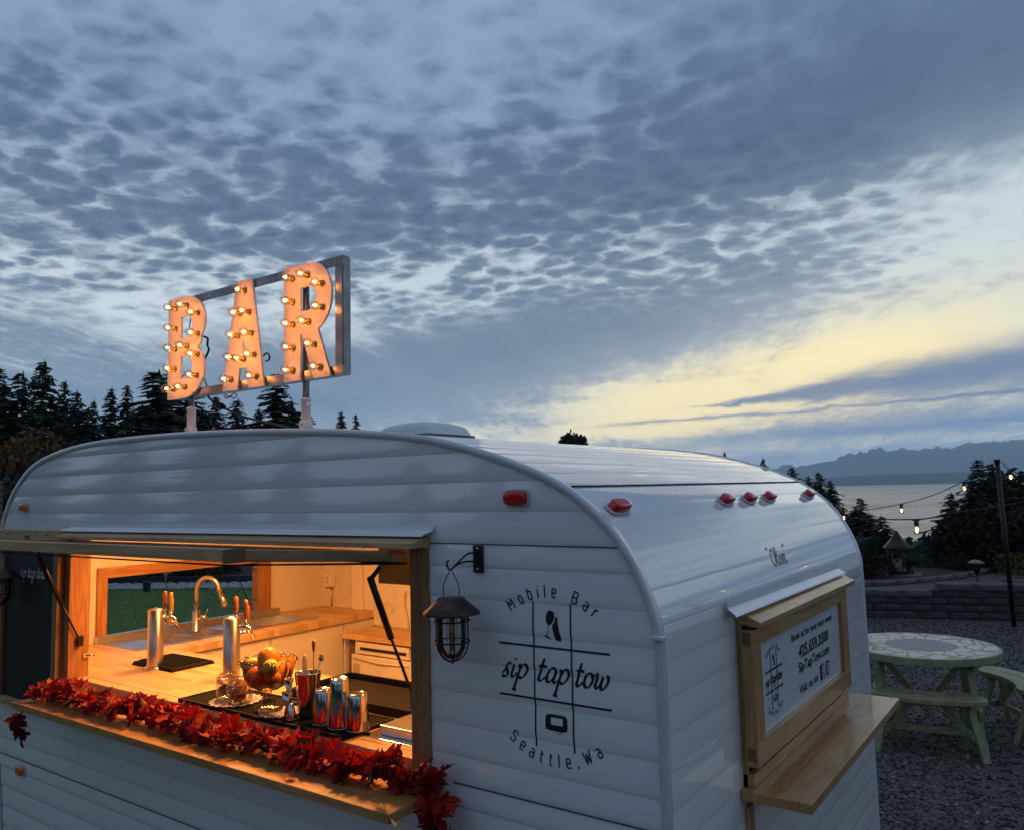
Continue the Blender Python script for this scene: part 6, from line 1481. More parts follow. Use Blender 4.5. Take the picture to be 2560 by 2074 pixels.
def bench(cx, cy, r0, r1, a0, a1, H, label, green=green):
    """curved bench: two bent seat boards on splayed legs"""
    am = (a0 + a1) / 2; t = empty('curved_bench', (cx + r1 * math.cos(am), cy + r1 * math.sin(am), 0), label, 'bench', 'curved benches round the picnic table')
    n_ = 26; wd_ = (r1 - r0); bounds = [(r0, r0 + wd_ * .48), (r0 + wd_ * .52, r1)]
    for q0, q1 in bounds:
        pl = []
        for k in range(n_ + 1):
            A = lerp(a0, a1, k / n_); e_ = min(1, k / 3, (n_ - k) / 3); bump_ = (1 - math.sqrt(max(0, 1 - (1 - e_) ** 2))) * .5
            ro = q1 - (bump_ * wd_ * .5 if q1 == r1 else 0); pl.append((ro * math.cos(A), ro * math.sin(A)))
        for k in range(n_, -1, -1):
            A = lerp(a0, a1, k / n_); e_ = min(1, k / 3, (n_ - k) / 3); bump_ = (1 - math.sqrt(max(0, 1 - (1 - e_) ** 2))) * .5
            ri = q0 + (bump_ * wd_ * .5 if q0 == r0 else 0); pl.append((ri * math.cos(A), ri * math.sin(A)))
        mb = MB(); mb.prism(pl, lambda u, v, d: (cx + u, cy + v, H - .034 + d), .034); mb.build('seat_board', green, t, bevel=.004)
    rm = (r0 + r1) / 2; ends = []
    for A in (lerp(a0, a1, .16), lerp(a0, a1, .84)):
        rad = Vector((math.cos(A), math.sin(A), 0)); tan = Vector((-math.sin(A), math.cos(A), 0)); C0 = Vector((cx, cy, 0)); sgn = -1 if A < am else 1
        for q in (-1, 1):
            top = C0 + rad * (rm + q * .045) + Vector((0, 0, H - .035)); bot = C0 + rad * (rm + q * .165) + tan * (sgn * .05)
            mb = MB(); mb.beam(bot, top, .034, .050, tan); mb.build('leg', green, t, bevel=.003)
        mb = MB(); mb.beam(C0 + rad * (r0 + .03) + Vector((0, 0, H - .055)), C0 + rad * (r1 - .03) + Vector((0, 0, H - .055)), .034, .042); mb.build('cleat', green, t, bevel=.002)
        mb = MB(); mb.beam(C0 + rad * (rm - .11) + Vector((0, 0, .17)), C0 + rad * (rm + .11) + Vector((0, 0, .17)), .032, .045); mb.build('crosspiece', green, t, bevel=.002)
        for q in (-.07, .07):
            mb = MB(); mb.ball(C0 + rad * (rm + q) + Vector((0, 0, .17)) + tan * (sgn * .022), .009, 8, 5); mb.build('bolt', blackm, t)
        ends.append(C0 + rad * rm)
    mb = MB(); mb.beam(ends[0] + Vector((0, 0, .17)), ends[1] + Vector((0, 0, .17)), .03, .04); mb.build('stretcher', green, t, bevel=.002)
    mid_ = (ends[0] + ends[1]) / 2
    for e_ in ends:
        a_ = e_.lerp(mid_, .02) + Vector((0, 0, .16)); b_ = e_.lerp(mid_, .62) + Vector((0, 0, H - .04)); rm_v = (C0 + Vector((math.cos(am), math.sin(am), 0)) * rm)
        b_ = e_.lerp(rm_v, .62) + Vector((0, 0, H - .04)); mb = MB(); mb.beam(a_, b_, .03, .05); mb.build('brace', green, t, bevel=.002)
    return t
bench(-.385, 5.86, .57, .86, R_(-112), R_(-50), .43, 'nearest curved bench, between the trailer shelf and the round table')
bench(-.33, 5.72, .60, .86, R_(-6), R_(66), .43, 'curved bench at the right edge, beyond the round table')
# loose stones of the yard near the camera
mb = MB(); r_ = random.Random(12); base = []
for k in range(5):
    q = MB(); q.ball((0, 0, 0), 1, 5, 3, (1, .8, .55), lambda d: 1 + .3 * noise.noise(d * 2 + Vector((k * 2., 0, 0)))); base.append((q.v, q.f))
vv, ff = [], []
for i in range(30000):
    y = 1.6 + 10.0 * r_.random() ** 1.45; x = lerp(-1.3 - .06 * y, 2.2, r_.random())
    if x > -.60 and y < 2.0 and x < .02: continue
    s_ = r_.uniform(.006, .0145) * (1 + y * .03); e = Euler((r_.uniform(-.6, .6), r_.uniform(-.6, .6), r_.random() * 6.3)).to_matrix(); bv, bf = base[i % 5]; b0 = len(vv)
    for v in bv: w = e @ (Vector(v) * s_); vv.append((x + w.x, y + w.y, s_ * .35 + w.z))
    ff += [tuple(b0 + j for j in f) for f in bf]
me = bpy.data.meshes.new('loose_gravel'); me.from_pydata(vv, [], ff); me.materials.append(None)
def gstone():
    m, n, b, o = newmat('gravel_stone'); g = n.new('ShaderNodeNewGeometry'); n.put(b.inputs['Base Color'], n.mix(n.m('POWER', n.e(g.outputs['Random Per Island']), 2.2), (.028, .026, .024, 1), (.27, .25, .235, 1))); b.inputs['Roughness'].default_value = .8; return m
me.materials[0] = gstone(); o = bpy.data.objects.new('loose_gravel', me); COL.objects.link(o); tag(o, 'dark crushed gravel scattered over the yard beside the trailer', 'gravel', kind='stuff')

# ------------------------------------------------------------------ autumn leaf garland on the shelf
gar = empty('leaf_garland', (-1.65, -.09, 1.27), 'garland of crimson maple leaves lying along the serving shelf and spilling over its right end', 'garland')
def leafmat(name, c1, c2):
    m, n, b, o = newmat(name); co = objco(n); nz = n.noise(co, 18., 4, .6); ve = n.noise(co, 90., 3, .6)
    n.put(b.inputs['Base Color'], n.mix(n.sm(nz, .3, .7), c4(c1), c4(c2))); b.inputs['Roughness'].default_value = .55; b.inputs['Specular IOR Level'].default_value = .35
    tr = n.new('ShaderNodeBsdfTranslucent'); n.put(tr.inputs[0], mul(c2, 1.3)); mx = n.new('ShaderNodeMixShader'); mx.inputs[0].default_value = .22
    n.nt.links.new(b.outputs[0], mx.inputs[1]); n.nt.links.new(tr.outputs[0], mx.inputs[2]); n.nt.links.new(mx.outputs[0], o.inputs[0]); bump(n, b, ve, .3, .001); return m
LM = [leafmat('crimson_leaf', (.21, .004, .007), (.39, .010, .013)), leafmat('scarlet_leaf', (.32, .008, .007), (.54, .024, .014)), leafmat('burgundy_leaf', (.09, .003, .008), (.19, .007, .016)), leafmat('deep_red_leaf', (.14, .003, .004), (.27, .008, .009)), leafmat('orange_leaf', (.50, .10, .012), (.66, .22, .04)), leafmat('straw_leaf', (.50, .33, .10), (.62, .45, .18)), leafmat('green_gold_leaf', (.42, .40, .14), (.60, .50, .22))]
# half outline of a maple leaf, stem at the origin, tip at (0,1)
HALF = [(0, 0), (.12, -.04), (.34, -.12), (.33, .0), (.50, .04), (.42, .14), (.36, .20), (.54, .24), (.74, .32), (.66, .42), (.80, .56), (.58, .57), (.50, .66), (.36, .56), (.30, .52), (.30, .64), (.36, .78), (.22, .76), (.13, .88), (0, 1.05)]
def leaf_mesh(seed, m):
    r_ = random.Random(seed); st = [r_.uniform(.88, 1.12) for _ in HALF]; vs = [(0, .0), (0, .12), (0, .30), (0, .48), (0, .70), (0, 1.0)]
    mb = MB(); curl = r_.uniform(.1, .6) * r_.choice((1, 1, -.6)); fold = r_.uniform(-.15, .35); tw = r_.uniform(-.35, .35); ph = r_.random() * 6
    def z(x, y): return fold * abs(x) - curl * (y - .35) ** 2 - .35 * curl * x * x + tw * x * y + .05 * math.sin(9 * x + ph) + .04 * math.sin(11 * y + ph)
    for sg in (-1, 1):
        out = [(sg * x * s_, y) for (x, y), s_ in zip(HALF, st)]
        spine = [(0, 0), (0, .18), (0, .36), (0, .55), (0, .78), (0, 1.)]
        idx = [0, 3, 7, 12, 15, 19]
        P = out; V_ = [(x, y, z(x, y)) for x, y in out] + [(x, y, z(x, y)) for x, y in spine[1:-1]]; ns = len(out); F = []
        s_of = [0, 0, 0, 1 + ns - 1, ns, ns, ns, ns + 1, ns + 1, ns + 1, ns + 1, ns + 1, ns + 2, ns + 2, ns + 2, ns + 3, ns + 3, ns + 3, ns + 3, ns - 1]
        s_of = [0, 0, 0] + [ns] * 4 + [ns + 1] * 6 + [ns + 2] * 2 + [ns + 3] * 4 + [ns - 1]
        for i in range(ns - 1):
            a_, b_ = s_of[i], s_of[i + 1]
            if a_ != i and a_ != i + 1: F.append((i, i + 1, a_) if sg > 0 else (i + 1, i, a_))
            if a_ != b_ and b_ != i + 1: F.append((i + 1, b_, a_) if sg > 0 else (b_, i + 1, a_))
        mb.add(V_, F, True)
    mb.tube([(0, 0, z(0, 0)), (.02, -.14, -.03), (.06, -.30, .0)], [.014, .010, .008], 4)
    return mb.mesh('leaf', m)
LMESH = {}
def lm_(k, s_):
    if (k, s_) not in LMESH: LMESH[(k, s_)] = leaf_mesh(s_ * 7 + 3, LM[k])
    return LMESH[(k, s_)]
r_ = random.Random(21)
core = catmull([(-2.60, -.125, 1.285), (-2.35, -.105, 1.292), (-2.1, -.115, 1.29), (-1.85, -.100, 1.294), (-1.6, -.108, 1.290), (-1.35, -.100, 1.292), (-1.1, -.095, 1.292), (-.85, -.085, 1.292), (-.70, -.070, 1.300), (-.635, -.060, 1.290), (-.600, -.062, 1.24), (-.585, -.068, 1.17), (-.575, -.072, 1.08), (-.57, -.075, .98)], 10)
mb = MB(); mb.tube([p + Vector((0, .012 * math.sin(i * .9), .006 * math.cos(i * 1.3))) for i, p in enumerate(core)], .006, 6); mb.build('twisted_stem', mat('garland_stem', (.03, .010, .008), .8), gar)
cum = [0]
for a_, b_ in zip(core, core[1:]): cum.append(cum[-1] + (b_ - a_).length)
def core_at(f):
    s_ = f * cum[-1]; i = next((k for k in range(len(cum) - 1) if cum[k + 1] >= s_), len(cum) - 2); q = (s_ - cum[i]) / (cum[i + 1] - cum[i]); return core[i].lerp(core[i + 1], q), (core[i + 1] - core[i]).normalized()
NL = 292
for i in range(NL):
    f = (i + r_.random()) / NL; p, t = core_at(f); hang = S01((f - .80) / .08)
    th = r_.uniform(-1.25, 1.25) if hang < .5 else r_.uniform(-1.5, 1.5)       # round the stem: up and out
    up = Vector((0, 0, 1)).lerp(Vector((.35, -.95, .1)), hang).normalized(); side = t.cross(up).normalized()
    out = (up * math.cos(th) + side * math.sin(th) * (1 if True else 1)).normalized()
    tl = r_.uniform(-.9, .9); y_ = (out * r_.uniform(.35, 1.) + t * tl + Vector((0, -.30, -.10 if hang < .5 else -.45))).normalized()   # the leaf points this way
    n_ = (out + Vector((r_.uniform(-1., 1.), r_.uniform(-1.3, .4), r_.uniform(-.5, 1.)))).normalized(); x_ = y_.cross(n_).normalized(); n_ = x_.cross(y_)
    s_ = r_.uniform(.043, .070)
    q = p + out * r_.uniform(.004, .026)
    tip = q + y_ * s_
    if hang < .5:
        if tip.z < 1.278: y_ = (y_ + Vector((0, 0, (1.278 - tip.z) / s_ * 1.3))).normalized(); x_ = y_.cross(n_).normalized(); n_ = x_.cross(y_)
        if (q + y_ * s_).y > -.012: q.y -= ((q + y_ * s_).y + .012)
        q.z = max(q.z, 1.282)
    else:
        if q.y > -.02: q.y = -.02
    k = r_.choices(range(7), [32, 18, 20, 22, 4, 2, 2])[0]
    M = Matrix((x_, y_, n_)).transposed(); inst(lm_(k, r_.randrange(7)), 'leaf', gar, q, M.to_euler(), (s_ * 1.05, s_, s_))
# pale leaf at the shelf corner
M = Euler((1.9, .5, .6)); inst(lm_(6, 3), 'leaf', gar, (-.655, -.215, 1.285), (-2.2, .3, 2.6), (.085, .085, .085))['label'] = 'pale greenish-yellow leaf at the corner of the shelf'
inst(lm_(5, 2), 'leaf', gar, (-2.33, -.075, 1.335), (-.9, .2, 1.9), (.06, .06, .06))['label'] = 'straw-coloured leaf near the left end'
# berries and little cones
berry = mat('dark_berry', (.025, .010, .012), .2, 0, .3, 60, coat=.6); cone_ = mat('tiny_cone', (.06, .035, .022), .7)
for f, w in ((.20, 1), (.36, 0), (.44, 1), (.55, 0), (.66, 1), (.745, 0), (.82, 1), (.90, 0), (.95, 1)):
    p, t = core_at(f); mb = MB()
    c0 = p + Vector((0, -.022, .030))
    for k in range(16 if w else 22):
        d = Vector((r_.gauss(0, 1), r_.gauss(0, 1), r_.gauss(0, 1))).normalized() * (.016 if w else .012)
        mb.ball(c0 + Vector((d.x * (1.5 if w else 1), d.y, d.z)), .0048 if w else .0036, 7, 5)
    mb.build('berry_cluster' if w else 'cone', berry if w else cone_, gar, bevel=None)
# hanging sprig below the left end
spr = empty('leaf_sprig', (-2.62, -.20, 1.24), 'small burgundy maple sprig dangling under the left end of the shelf', 'sprig')
mb = MB(); mb.tube(catmull([(-2.575, -.205, 1.246), (-2.572, -.226, 1.235), (-2.566, -.225, 1.20), (-2.562, -.222, 1.165), (-2.558, -.222, 1.12)], 5), .0022, 5); mb.tube([(-2.566, -.225, 1.20), (-2.53, -.225, 1.195)], .0018, 5); mb.build('twig', cone_, spr)
for p, rt, s_, k in (((-2.570, -.228, 1.240), (-1.2, .3, 2.2), .062, 2), ((-2.568, -.226, 1.235), (-1.3, -.3, 3.9), .058, 2), ((-2.566, -.228, 1.225), (-1.6, .1, 3.0), .052, 2), ((-2.560, -.226, 1.185), (-1.9, .2, 3.6), .050, 2), ((-2.562, -.226, 1.175), (-1.7, .0, 2.9), .064, 2), ((-2.572, -.226, 1.185), (-1.6, .4, 2.2), .045, 2)):
    inst(lm_(k, r_.randrange(7)), 'leaf', spr, p, rt, (s_, s_, s_))
# a few leaf scraps on the shelf
for x, y, s_, k in ((-2.52, -.185, .022, 4), (-1.9, -.19, .018, 3), (-1.02, -.185, .026, 4)):
    o = inst(lm_(k, 1), 'fallen_leaf', None, (x, y, 1.2745), (.05, .02, x * 3), (s_, s_, s_)); tag(o, {-2.52: 'scrap of orange leaf lying on the shelf near its left end', -1.9: 'small red leaf scrap lying on the front edge of the shelf', -1.02: 'orange leaf scrap lying on the shelf near its right end'}[x], 'leaf')

# ------------------------------------------------------------------ lettering drawn as strokes
# script hand, x-height 1, written with a broad slanted nib; each glyph: (advance, [strokes])
SCRIPT = {
 's': (.66, [[(.02, .06), (.14, -.02), (.34, .02), (.42, .20), (.34, .42), (.24, .62), (.28, .84), (.44, .98), (.58, .92)], [(.30, .70), (.16, .44), (.0, .16)]]),
 'i': (.46, [[(.16, .96), (.10, .60), (.06, .22), (.14, .03), (.30, .10), (.46, .34)], [(.20, 1.30), (.24, 1.38)]]),
 'p': (.86, [[(.20, 1.0), (.14, .50), (.06, -.10), (.0, -.66), (-.02, -.86)], [(.14, .42), (.26, .80), (.46, 1.0), (.66, .92), (.72, .62), (.60, .24), (.38, .02), (.16, .08)], [(-.16, -.84), (.16, -.88)], [(.02, .80), (.18, 1.0)]]),
 't': (.62, [[(.34, 1.62), (.24, 1.10), (.14, .54), (.10, .16), (.22, .00), (.42, .12), (.56, .32)], [(-.02, 1.02), (.30, 1.06), (.62, 1.04)]]),
 'a': (.92, [[(.66, .90), (.48, 1.0), (.24, .86), (.08, .50), (.10, .12), (.28, .0), (.50, .20), (.66, .60), (.72, .96)], [(.72, .96), (.64, .50), (.60, .14), (.72, .0), (.90, .18)]]),
 'o': (.86, [[(.48, 1.0), (.24, .88), (.08, .54), (.10, .16), (.30, .0), (.54, .10), (.70, .46), (.66, .82), (.48, 1.0)], [(.62, .88), (.74, .84), (.88, .90)]]),
 'w': (1.18, [[(.06, .92), (.20, .98), (.18, .60), (.12, .24), (.24, .02), (.44, .18), (.58, .56), (.64, .86)], [(.64, .86), (.56, .44), (.56, .12), (.70, .0), (.90, .14), (1.06, .50), (1.06, .82), (.98, .98)]]),
 ' ': (.50, [])}
# light upright hand for the name on the back
HAND = {
 '"': (.42, [[(.12, 2.0), (.16, 1.74)], [(.28, 2.0), (.30, 1.76)]]),
 'O': (1.05, [[(.60, 1.75), (.30, 1.5), (.14, .9), (.22, .25), (.48, 0), (.78, .2), (.94, .85), (.86, 1.5), (.62, 1.78), (.46, 1.62)]]),
 'l': (.50, [[(.04, .3), (.30, 1.1), (.40, 1.75), (.28, 1.85), (.18, 1.3), (.16, .4), (.28, .0), (.46, .25)]]),
 'i': (.46, [[(.06, .4), (.18, .95), (.16, .35), (.28, 0), (.46, .3)], [(.24, 1.3), (.27, 1.42)]]),
 'v': (.66, [[(.04, .5), (.14, .98), (.26, .35), (.34, .0), (.50, .5), (.60, 1.0), (.72, .9)]]),
 'e': (.66, [[(.06, .42), (.38, .62), (.44, .9), (.30, 1.0), (.16, .7), (.16, .25), (.32, .0), (.62, .3)]])}
# squared monoline sans for the ring of words; cap height 1.4, x-height 1
def rr(x0, x1, y0, y1, r=.16): return [(x0 + r, y0), (x1 - r, y0), (x1, y0 + r), (x1, y1 - r), (x1 - r, y1), (x0 + r, y1), (x0, y1 - r), (x0, y0 + r), (x0 + r, y0)]
SANS = {
 'M': (.92, [[(.0, 0), (0, 1.4), (.36, .62), (.72, 1.4), (.72, 0)]]),
 'o': (.66, [rr(0, .52, 0, 1)]),
 'b': (.66, [[(0, 1.42), (0, .14), (.14, 0), (.38, 0), (.52, .14), (.52, .84), (.38, 1), (.10, 1), (0, .9)]]),
 'i': (.20, [[(0, 0), (0, 1.0)], [(0, 1.30), (0, 1.40)]]),
 'l': (.24, [[(0, 1.42), (0, 0)]]),
 'e': (.66, [[(.50, .08), (.42, 0), (.14, 0), (0, .14), (0, .86), (.14, 1), (.38, 1), (.52, .86), (.52, .50), (.02, .50)]]),
 'B': (.78, [[(0, 0), (0, 1.4), (.44, 1.4), (.58, 1.26), (.58, .86), (.44, .74), (.02, .74)], [(.44, .74), (.60, .60), (.60, .14), (.46, 0), (0, 0)]]),
 'a': (.66, [[(.06, 1), (.40, 1), (.52, .86), (.52, 0), (.12, 0), (0, .12), (0, .44), (.12, .56), (.50, .56)]]),
 'r': (.46, [[(0, 0), (0, 1)], [(0, .80), (.16, 1), (.38, 1)]]),
 'S': (.76, [[(.56, 1.16), (.56, 1.28), (.44, 1.4), (.14, 1.4), (0, 1.26), (0, .88), (.14, .74), (.44, .66), (.58, .52), (.58, .14), (.44, 0), (.12, 0), (0, .12), (0, .26)]]),
 't': (.50, [[(.12, 1.32), (.12, .14), (.24, 0), (.40, 0)], [(0, 1.0), (.38, 1.0)]]),
 ',': (.30, [[(.06, .12), (.0, -.22)]]),
 'W': (1.06, [[(0, 1.4), (.20, 0), (.44, 1.1), (.68, 0), (.88, 1.4)]]),
 ' ': (.55, [])}
def dense(pts, step, smooth):
    if smooth: pts = [(p.x, p.y) for p in catmull([(a_, b_, 0) for a_, b_ in pts], 8)]
    out = []
    for (x0, y0), (x1, y1) in zip(pts, pts[1:]):
        L = math.hypot(x1 - x0, y1 - y0); n_ = max(1, int(L / step))
        for k in range(n_): out.append((lerp(x0, x1, k / n_), lerp(y0, y1, k / n_)))
    out.append(pts[-1]); return out
def ribbon(mb, pts, wfn, put, lift=0.):
    """a flat stroke of varying width mapped on to a surface by put(u,v)->3-D"""
    L, Rr = [], []
    for i, (x, y) in enumerate(pts):
        x0, y0 = pts[max(0, i - 1)]; x1, y1 = pts[min(len(pts) - 1, i + 1)]; dx_, dy_ = x1 - x0, y1 - y0; q = math.hypot(dx_, dy_) or 1e-9; dx_, dy_ = dx_ / q, dy_ / q
        w = wfn(math.atan2(dy_, dx_), i / (len(pts) - 1)) / 2; L.append(put(x - dy_ * w, y + dx_ * w)); Rr.append(put(x + dy_ * w, y - dx_ * w))
    n_ = len(pts); mb.add(L + Rr, [(i, n_ + i, n_ + i + 1, i + 1) for i in range(n_ - 1)])
def dot(mb, x, y, r, put, n_=10): mb.add([put(x, y)] + [put(x + r * math.cos(k * 2 * math.pi / n_), y + r * math.sin(k * 2 * math.pi / n_)) for k in range(n_)], [(0, 1 + k, 1 + (k + 1) % n_) for k in range(n_)])
NIB = lambda w, thin=.30, pen=R_(35): (lambda a_, f: w * (thin + (1 - thin) * abs(math.sin(a_ - pen))) * (1 if .05 < f < .95 else .8))
def write(mb, text, font, x, y, h, put, wfn, slant=0., condense=1., smooth=True, track=0.):
    """h = x-height; returns the end position"""
    for ch in text:
        adv, strokes = font[ch]
        for st in strokes:
            pts = [(x + (u + v * slant) * h * condense, y + v * h) for u, v in st]
            if len(st) <= 2 and math.hypot(st[0][0] - st[-1][0], st[0][1] - st[-1][1]) < .16: d_ = dense(pts, .003, False); ribbon(mb, d_, lambda a_, f: wfn(R_(110), .5), put)
            else: ribbon(mb, dense(pts, .004, smooth), wfn, put)
        x += (adv + track) * h * condense
    return x
def width(text, font, h, condense=1., track=0.): return sum((font[c][0] + track) * h * condense for c in text)
def round_write(mb, text, cx, cz, rad, a_mid, h, put, wline, inward=False, track=.35, sx=1., sy=1.):
    """letters set round a circle: a_mid is the middle angle (90 = top)"""
    tot = width(text, SANS, h, 1., track) - track * h; s_ = -tot / 2
    for ch in text:
        adv, strokes = SANS[ch]; mid = s_ + adv * h / 2; A = R_(a_mid) + ((-mid if not inward else mid) / rad)
        for st in strokes:
            pts = []
            for u, v in dense(st, .10, False):
                uu = (u * h - adv * h / 2 + .06 * h); vv = v * h
                if not inward: X = cx + sx * ((rad + vv) * math.cos(A) + uu * math.sin(A)); Z = cz + sy * ((rad + vv) * math.sin(A) - uu * math.cos(A))
                else: X = cx + sx * ((rad - vv) * math.cos(A) - uu * math.sin(A)); Z = cz + sy * ((rad - vv) * math.sin(A) + uu * math.cos(A))
                pts.append((X, Z))
            ribbon(mb, pts, lambda a_, f: wline, put)
        s_ += (adv + track) * h
def finish(mb, name, m, parent, label=None):
    o = mb.build(name, m, parent, bevel=None); 
    if label: o['label'] = label
    return o
# ---- big logo on the side
side_put = lambda x, z: (x, -(side_off(z) + .0012), z)
logo = empty('painted_logo', (-.276, -.006, 1.6), 'x', 'x'); del logo['label'], logo['category']; adopt(logo, trailer); logo['label'] = 'black round logo with a noughts-and-crosses grid'
def grid_lines(mb, put, ox, oz, k, w):
    G = lambda x: ox + (x + .2763) * k; H = lambda z: oz + (z - 1.5988) * k
    for x in (-.330, -.2212): ribbon(mb, [(G(x), lerp(H(1.4215), H(1.7720), i / 90)) for i in range(91)], lambda a_, f: w * .85, put)
    for z in (1.6620, 1.5358): ribbon(mb, [(lerp(G(-.4372), G(-.1155), i / 30), H(z)) for i in range(31)], lambda a_, f: w, put)
def glass_bottle(mb, put, ox, oz, k):
    P = lambda x, z: put(ox + (x + .2763) * k, oz + (z - 1.5988) * k)
    def fan(pl): c = (sum(p[0] for p in pl) / len(pl), sum(p[1] for p in pl) / len(pl)); mb.add([P(*c)] + [P(*p) for p in pl], [(0, 1 + i, 1 + (i + 1) % len(pl)) for i in range(len(pl))])
    def den(pl, n_=3): return [(lerp(a_[0], b_[0], i / n_), lerp(a_[1], b_[1], i / n_)) for a_, b_ in zip(pl, pl[1:] + pl[:1]) for i in range(n_)]
    bowl_ = [(-.2800, 1.7530), (-.2690, 1.7490), (-.2665, 1.7380), (-.2710, 1.7260), (-.2800, 1.7170), (-.2870, 1.7180), (-.2915, 1.7260), (-.2920, 1.7370), (-.2880, 1.7480)]
    fan(den(bowl_)); ribbon(mb, [(ox + (lerp(-.2845, -.2895, i / 12) + .2763) * k, oz + (lerp(1.718, 1.6885, i / 12) - 1.5988) * k) for i in range(13)], lambda a_, f: .0016 * k, put)
    fan(den([(-.3015, 1.6925), (-.2900, 1.6905), (-.2785, 1.6835), (-.2790, 1.6822), (-.2900, 1.6850), (-.3012, 1.6910)]))
    bot = [(-.2640, 1.7380), (-.2585, 1.7370), (-.2580, 1.7260), (-.2560, 1.7150), (-.2490, 1.6830), (-.2520, 1.6800), (-.2650, 1.6815), (-.2670, 1.6850), (-.2735, 1.7120), (-.2720, 1.7190), (-.2660, 1.7260)]
    c = (-.262, 1.70); mb.add([P(*c)] + [P(*p) for p in den(bot)], [(0, 1 + i, 1 + (i + 1) % (3 * len(bot))) for i in range(3 * len(bot))])
def van(mb, put, ox, oz, k):
    # silhouette with a window cut: built as four bands round the opening
    X0, X1, Z0, Z1 = -.3010, -.2380, 1.4660, 1.5045; wx0, wx1, wz0, wz1 = -.2860, -.2510, 1.4800, 1.4975
    P = lambda x, z: put(ox + (x + .2763) * k, oz + (z - 1.5988) * k)
    def edge(a_):
        ca, sa = math.cos(a_), math.sin(a_); e_ = .42
        return ((X0 + X1) / 2 + (X1 - X0) / 2 * math.copysign(abs(ca) ** e_, ca), (Z0 + Z1) / 2 + (Z1 - Z0) / 2 * math.copysign(abs(sa) ** e_, sa))
    def inner(a_):
        ca, sa = math.cos(a_), math.sin(a_); e_ = .2
        return ((wx0 + wx1) / 2 + (wx1 - wx0) / 2 * math.copysign(abs(ca) ** e_, ca), (wz0 + wz1) / 2 + (wz1 - wz0) / 2 * math.copysign(abs(sa) ** e_, sa))
    n_ = 48; o_ = [P(*edge(k2 * 2 * math.pi / n_)) for k2 in range(n_)]; i_ = [P(*inner(k2 * 2 * math.pi / n_)) for k2 in range(n_)]
    mb.add(o_ + i_, [(a_, (a_ + 1) % n_, n_ + (a_ + 1) % n_, n_ + a_) for a_ in range(n_)])
    S = lambda x, z: (ox + (x + .2763) * k, oz + (z - 1.5988) * k)
    ribbon(mb, [S(lerp(-.3065, -.296, i / 6), 1.4685) for i in range(7)], lambda a_, f: .0012 * k, put)
    ribbon(mb, [S(-.2625 + .0045 * math.cos(q * .3307), 1.4645 + .0045 * math.sin(q * .3307)) for q in range(20)], lambda a_, f: .0014 * k, put)
mb = MB(); grid_lines(mb, side_put, -.2763, 1.5988, 1., .0050); finish(mb, 'grid', ink, logo)
mb = MB(); glass_bottle(mb, side_put, -.2763, 1.5988, 1.); finish(mb, 'glass_and_bottle', ink, logo)
mb = MB(); van(mb, side_put, -.2763, 1.5988, 1.); finish(mb, 'trailer_emblem', ink, logo)
nib = NIB(.0092, .34)
for w_, x_, c_ in (('sip', -.4310, 1.16), ('tap', -.3235, 1.12), ('tow', -.2140, .98)):
    mb = MB(); write(mb, w_, SCRIPT, x_, 1.5800, .0345, side_put, nib, .20, c_); finish(mb, 'script_word', ink, logo)
mb = MB(); round_write(mb, 'Mobile Bar', -.2763, 1.5990, .1860, 90, .0208, side_put, .0036, False, .74, 1., 1.); finish(mb, 'ring_lettering', ink, logo)
mb = MB(); round_write(mb, 'Seattle,Wa', -.2763, 1.5990, .2165, 270, .0208, side_put, .0036, True, .88, 1., 1.); finish(mb, 'ring_lettering', ink, logo)
# ---- chalk lettering
cb_put = lambda x, z: (x, -.0472, z)
mb = MB(); write(mb, 'sip tap tow', SCRIPT, -3.028, 1.722, .0262, cb_put, NIB(.0062, .40), .16, 1.12); finish(mb, 'chalk_lettering', whitev, cb)
# ---- name on the rear
def rear_put(y, z):
    p, nn = at_s(s_at_z(z)); sx = s_at_z(z)
    lo = max([e for e in [0.] + rear_edges if e <= sx]); hi = min([e for e in rear_edges if e > sx]); o_ = lapoff((sx - lo) / (hi - lo)) * .46 + .0012
    return (p.x + nn.x * o_, y, p.y + nn.y * o_)
mb = MB(); write(mb, '"Olive"', HAND, .855, 1.788, .029, rear_put, NIB(.0068, .5, R_(20)), .12, 1.50, True, .03); o = finish(mb, 'name_lettering', mat('dark_blue_vinyl', (.03, .045, .07), .3), trailer)
# ---- rear panel: logo and booking text
panel_put = lambda y, z: (PX + .0012, .648 + (y - .648) * 1.07, z)
mb = MB(); K = .455; oy, oz_ = .648, 1.4955
grid_lines(mb, panel_put, oy, oz_, K, .0052); glass_bottle(mb, panel_put, oy, oz_, K); van(mb, panel_put, oy, oz_, K); finish(mb, 'panel_logo', ink, hp)
mb = MB(); nib = NIB(.0046, .42); sc_l = .0330 * K
write(mb, 'sip', SCRIPT, oy - .0704, oz_ - .0086, sc_l, panel_put, nib, .2, 1.12); write(mb, 'tap', SCRIPT, oy - .0213, oz_ - .0086, sc_l, panel_put, nib, .2, 1.1); write(mb, 'tow', SCRIPT, oy + .0283, oz_ - .0086, sc_l, panel_put, nib, .2, .94); finish(mb, 'script_lettering', ink, hp)
mb = MB(); round_write(mb, 'Mobile Bar', oy, oz_, .186 * K, 90, .0205 * K, panel_put, .0022, False, .74, 1., 1.); finish(mb, 'ring_lettering', ink, hp)
mb = MB(); round_write(mb, 'Seattle,Wa', oy, oz_, .2165 * K, 270, .0205 * K, panel_put, .0022, True, .88, 1., 1.); finish(mb, 'ring_lettering', ink, hp)
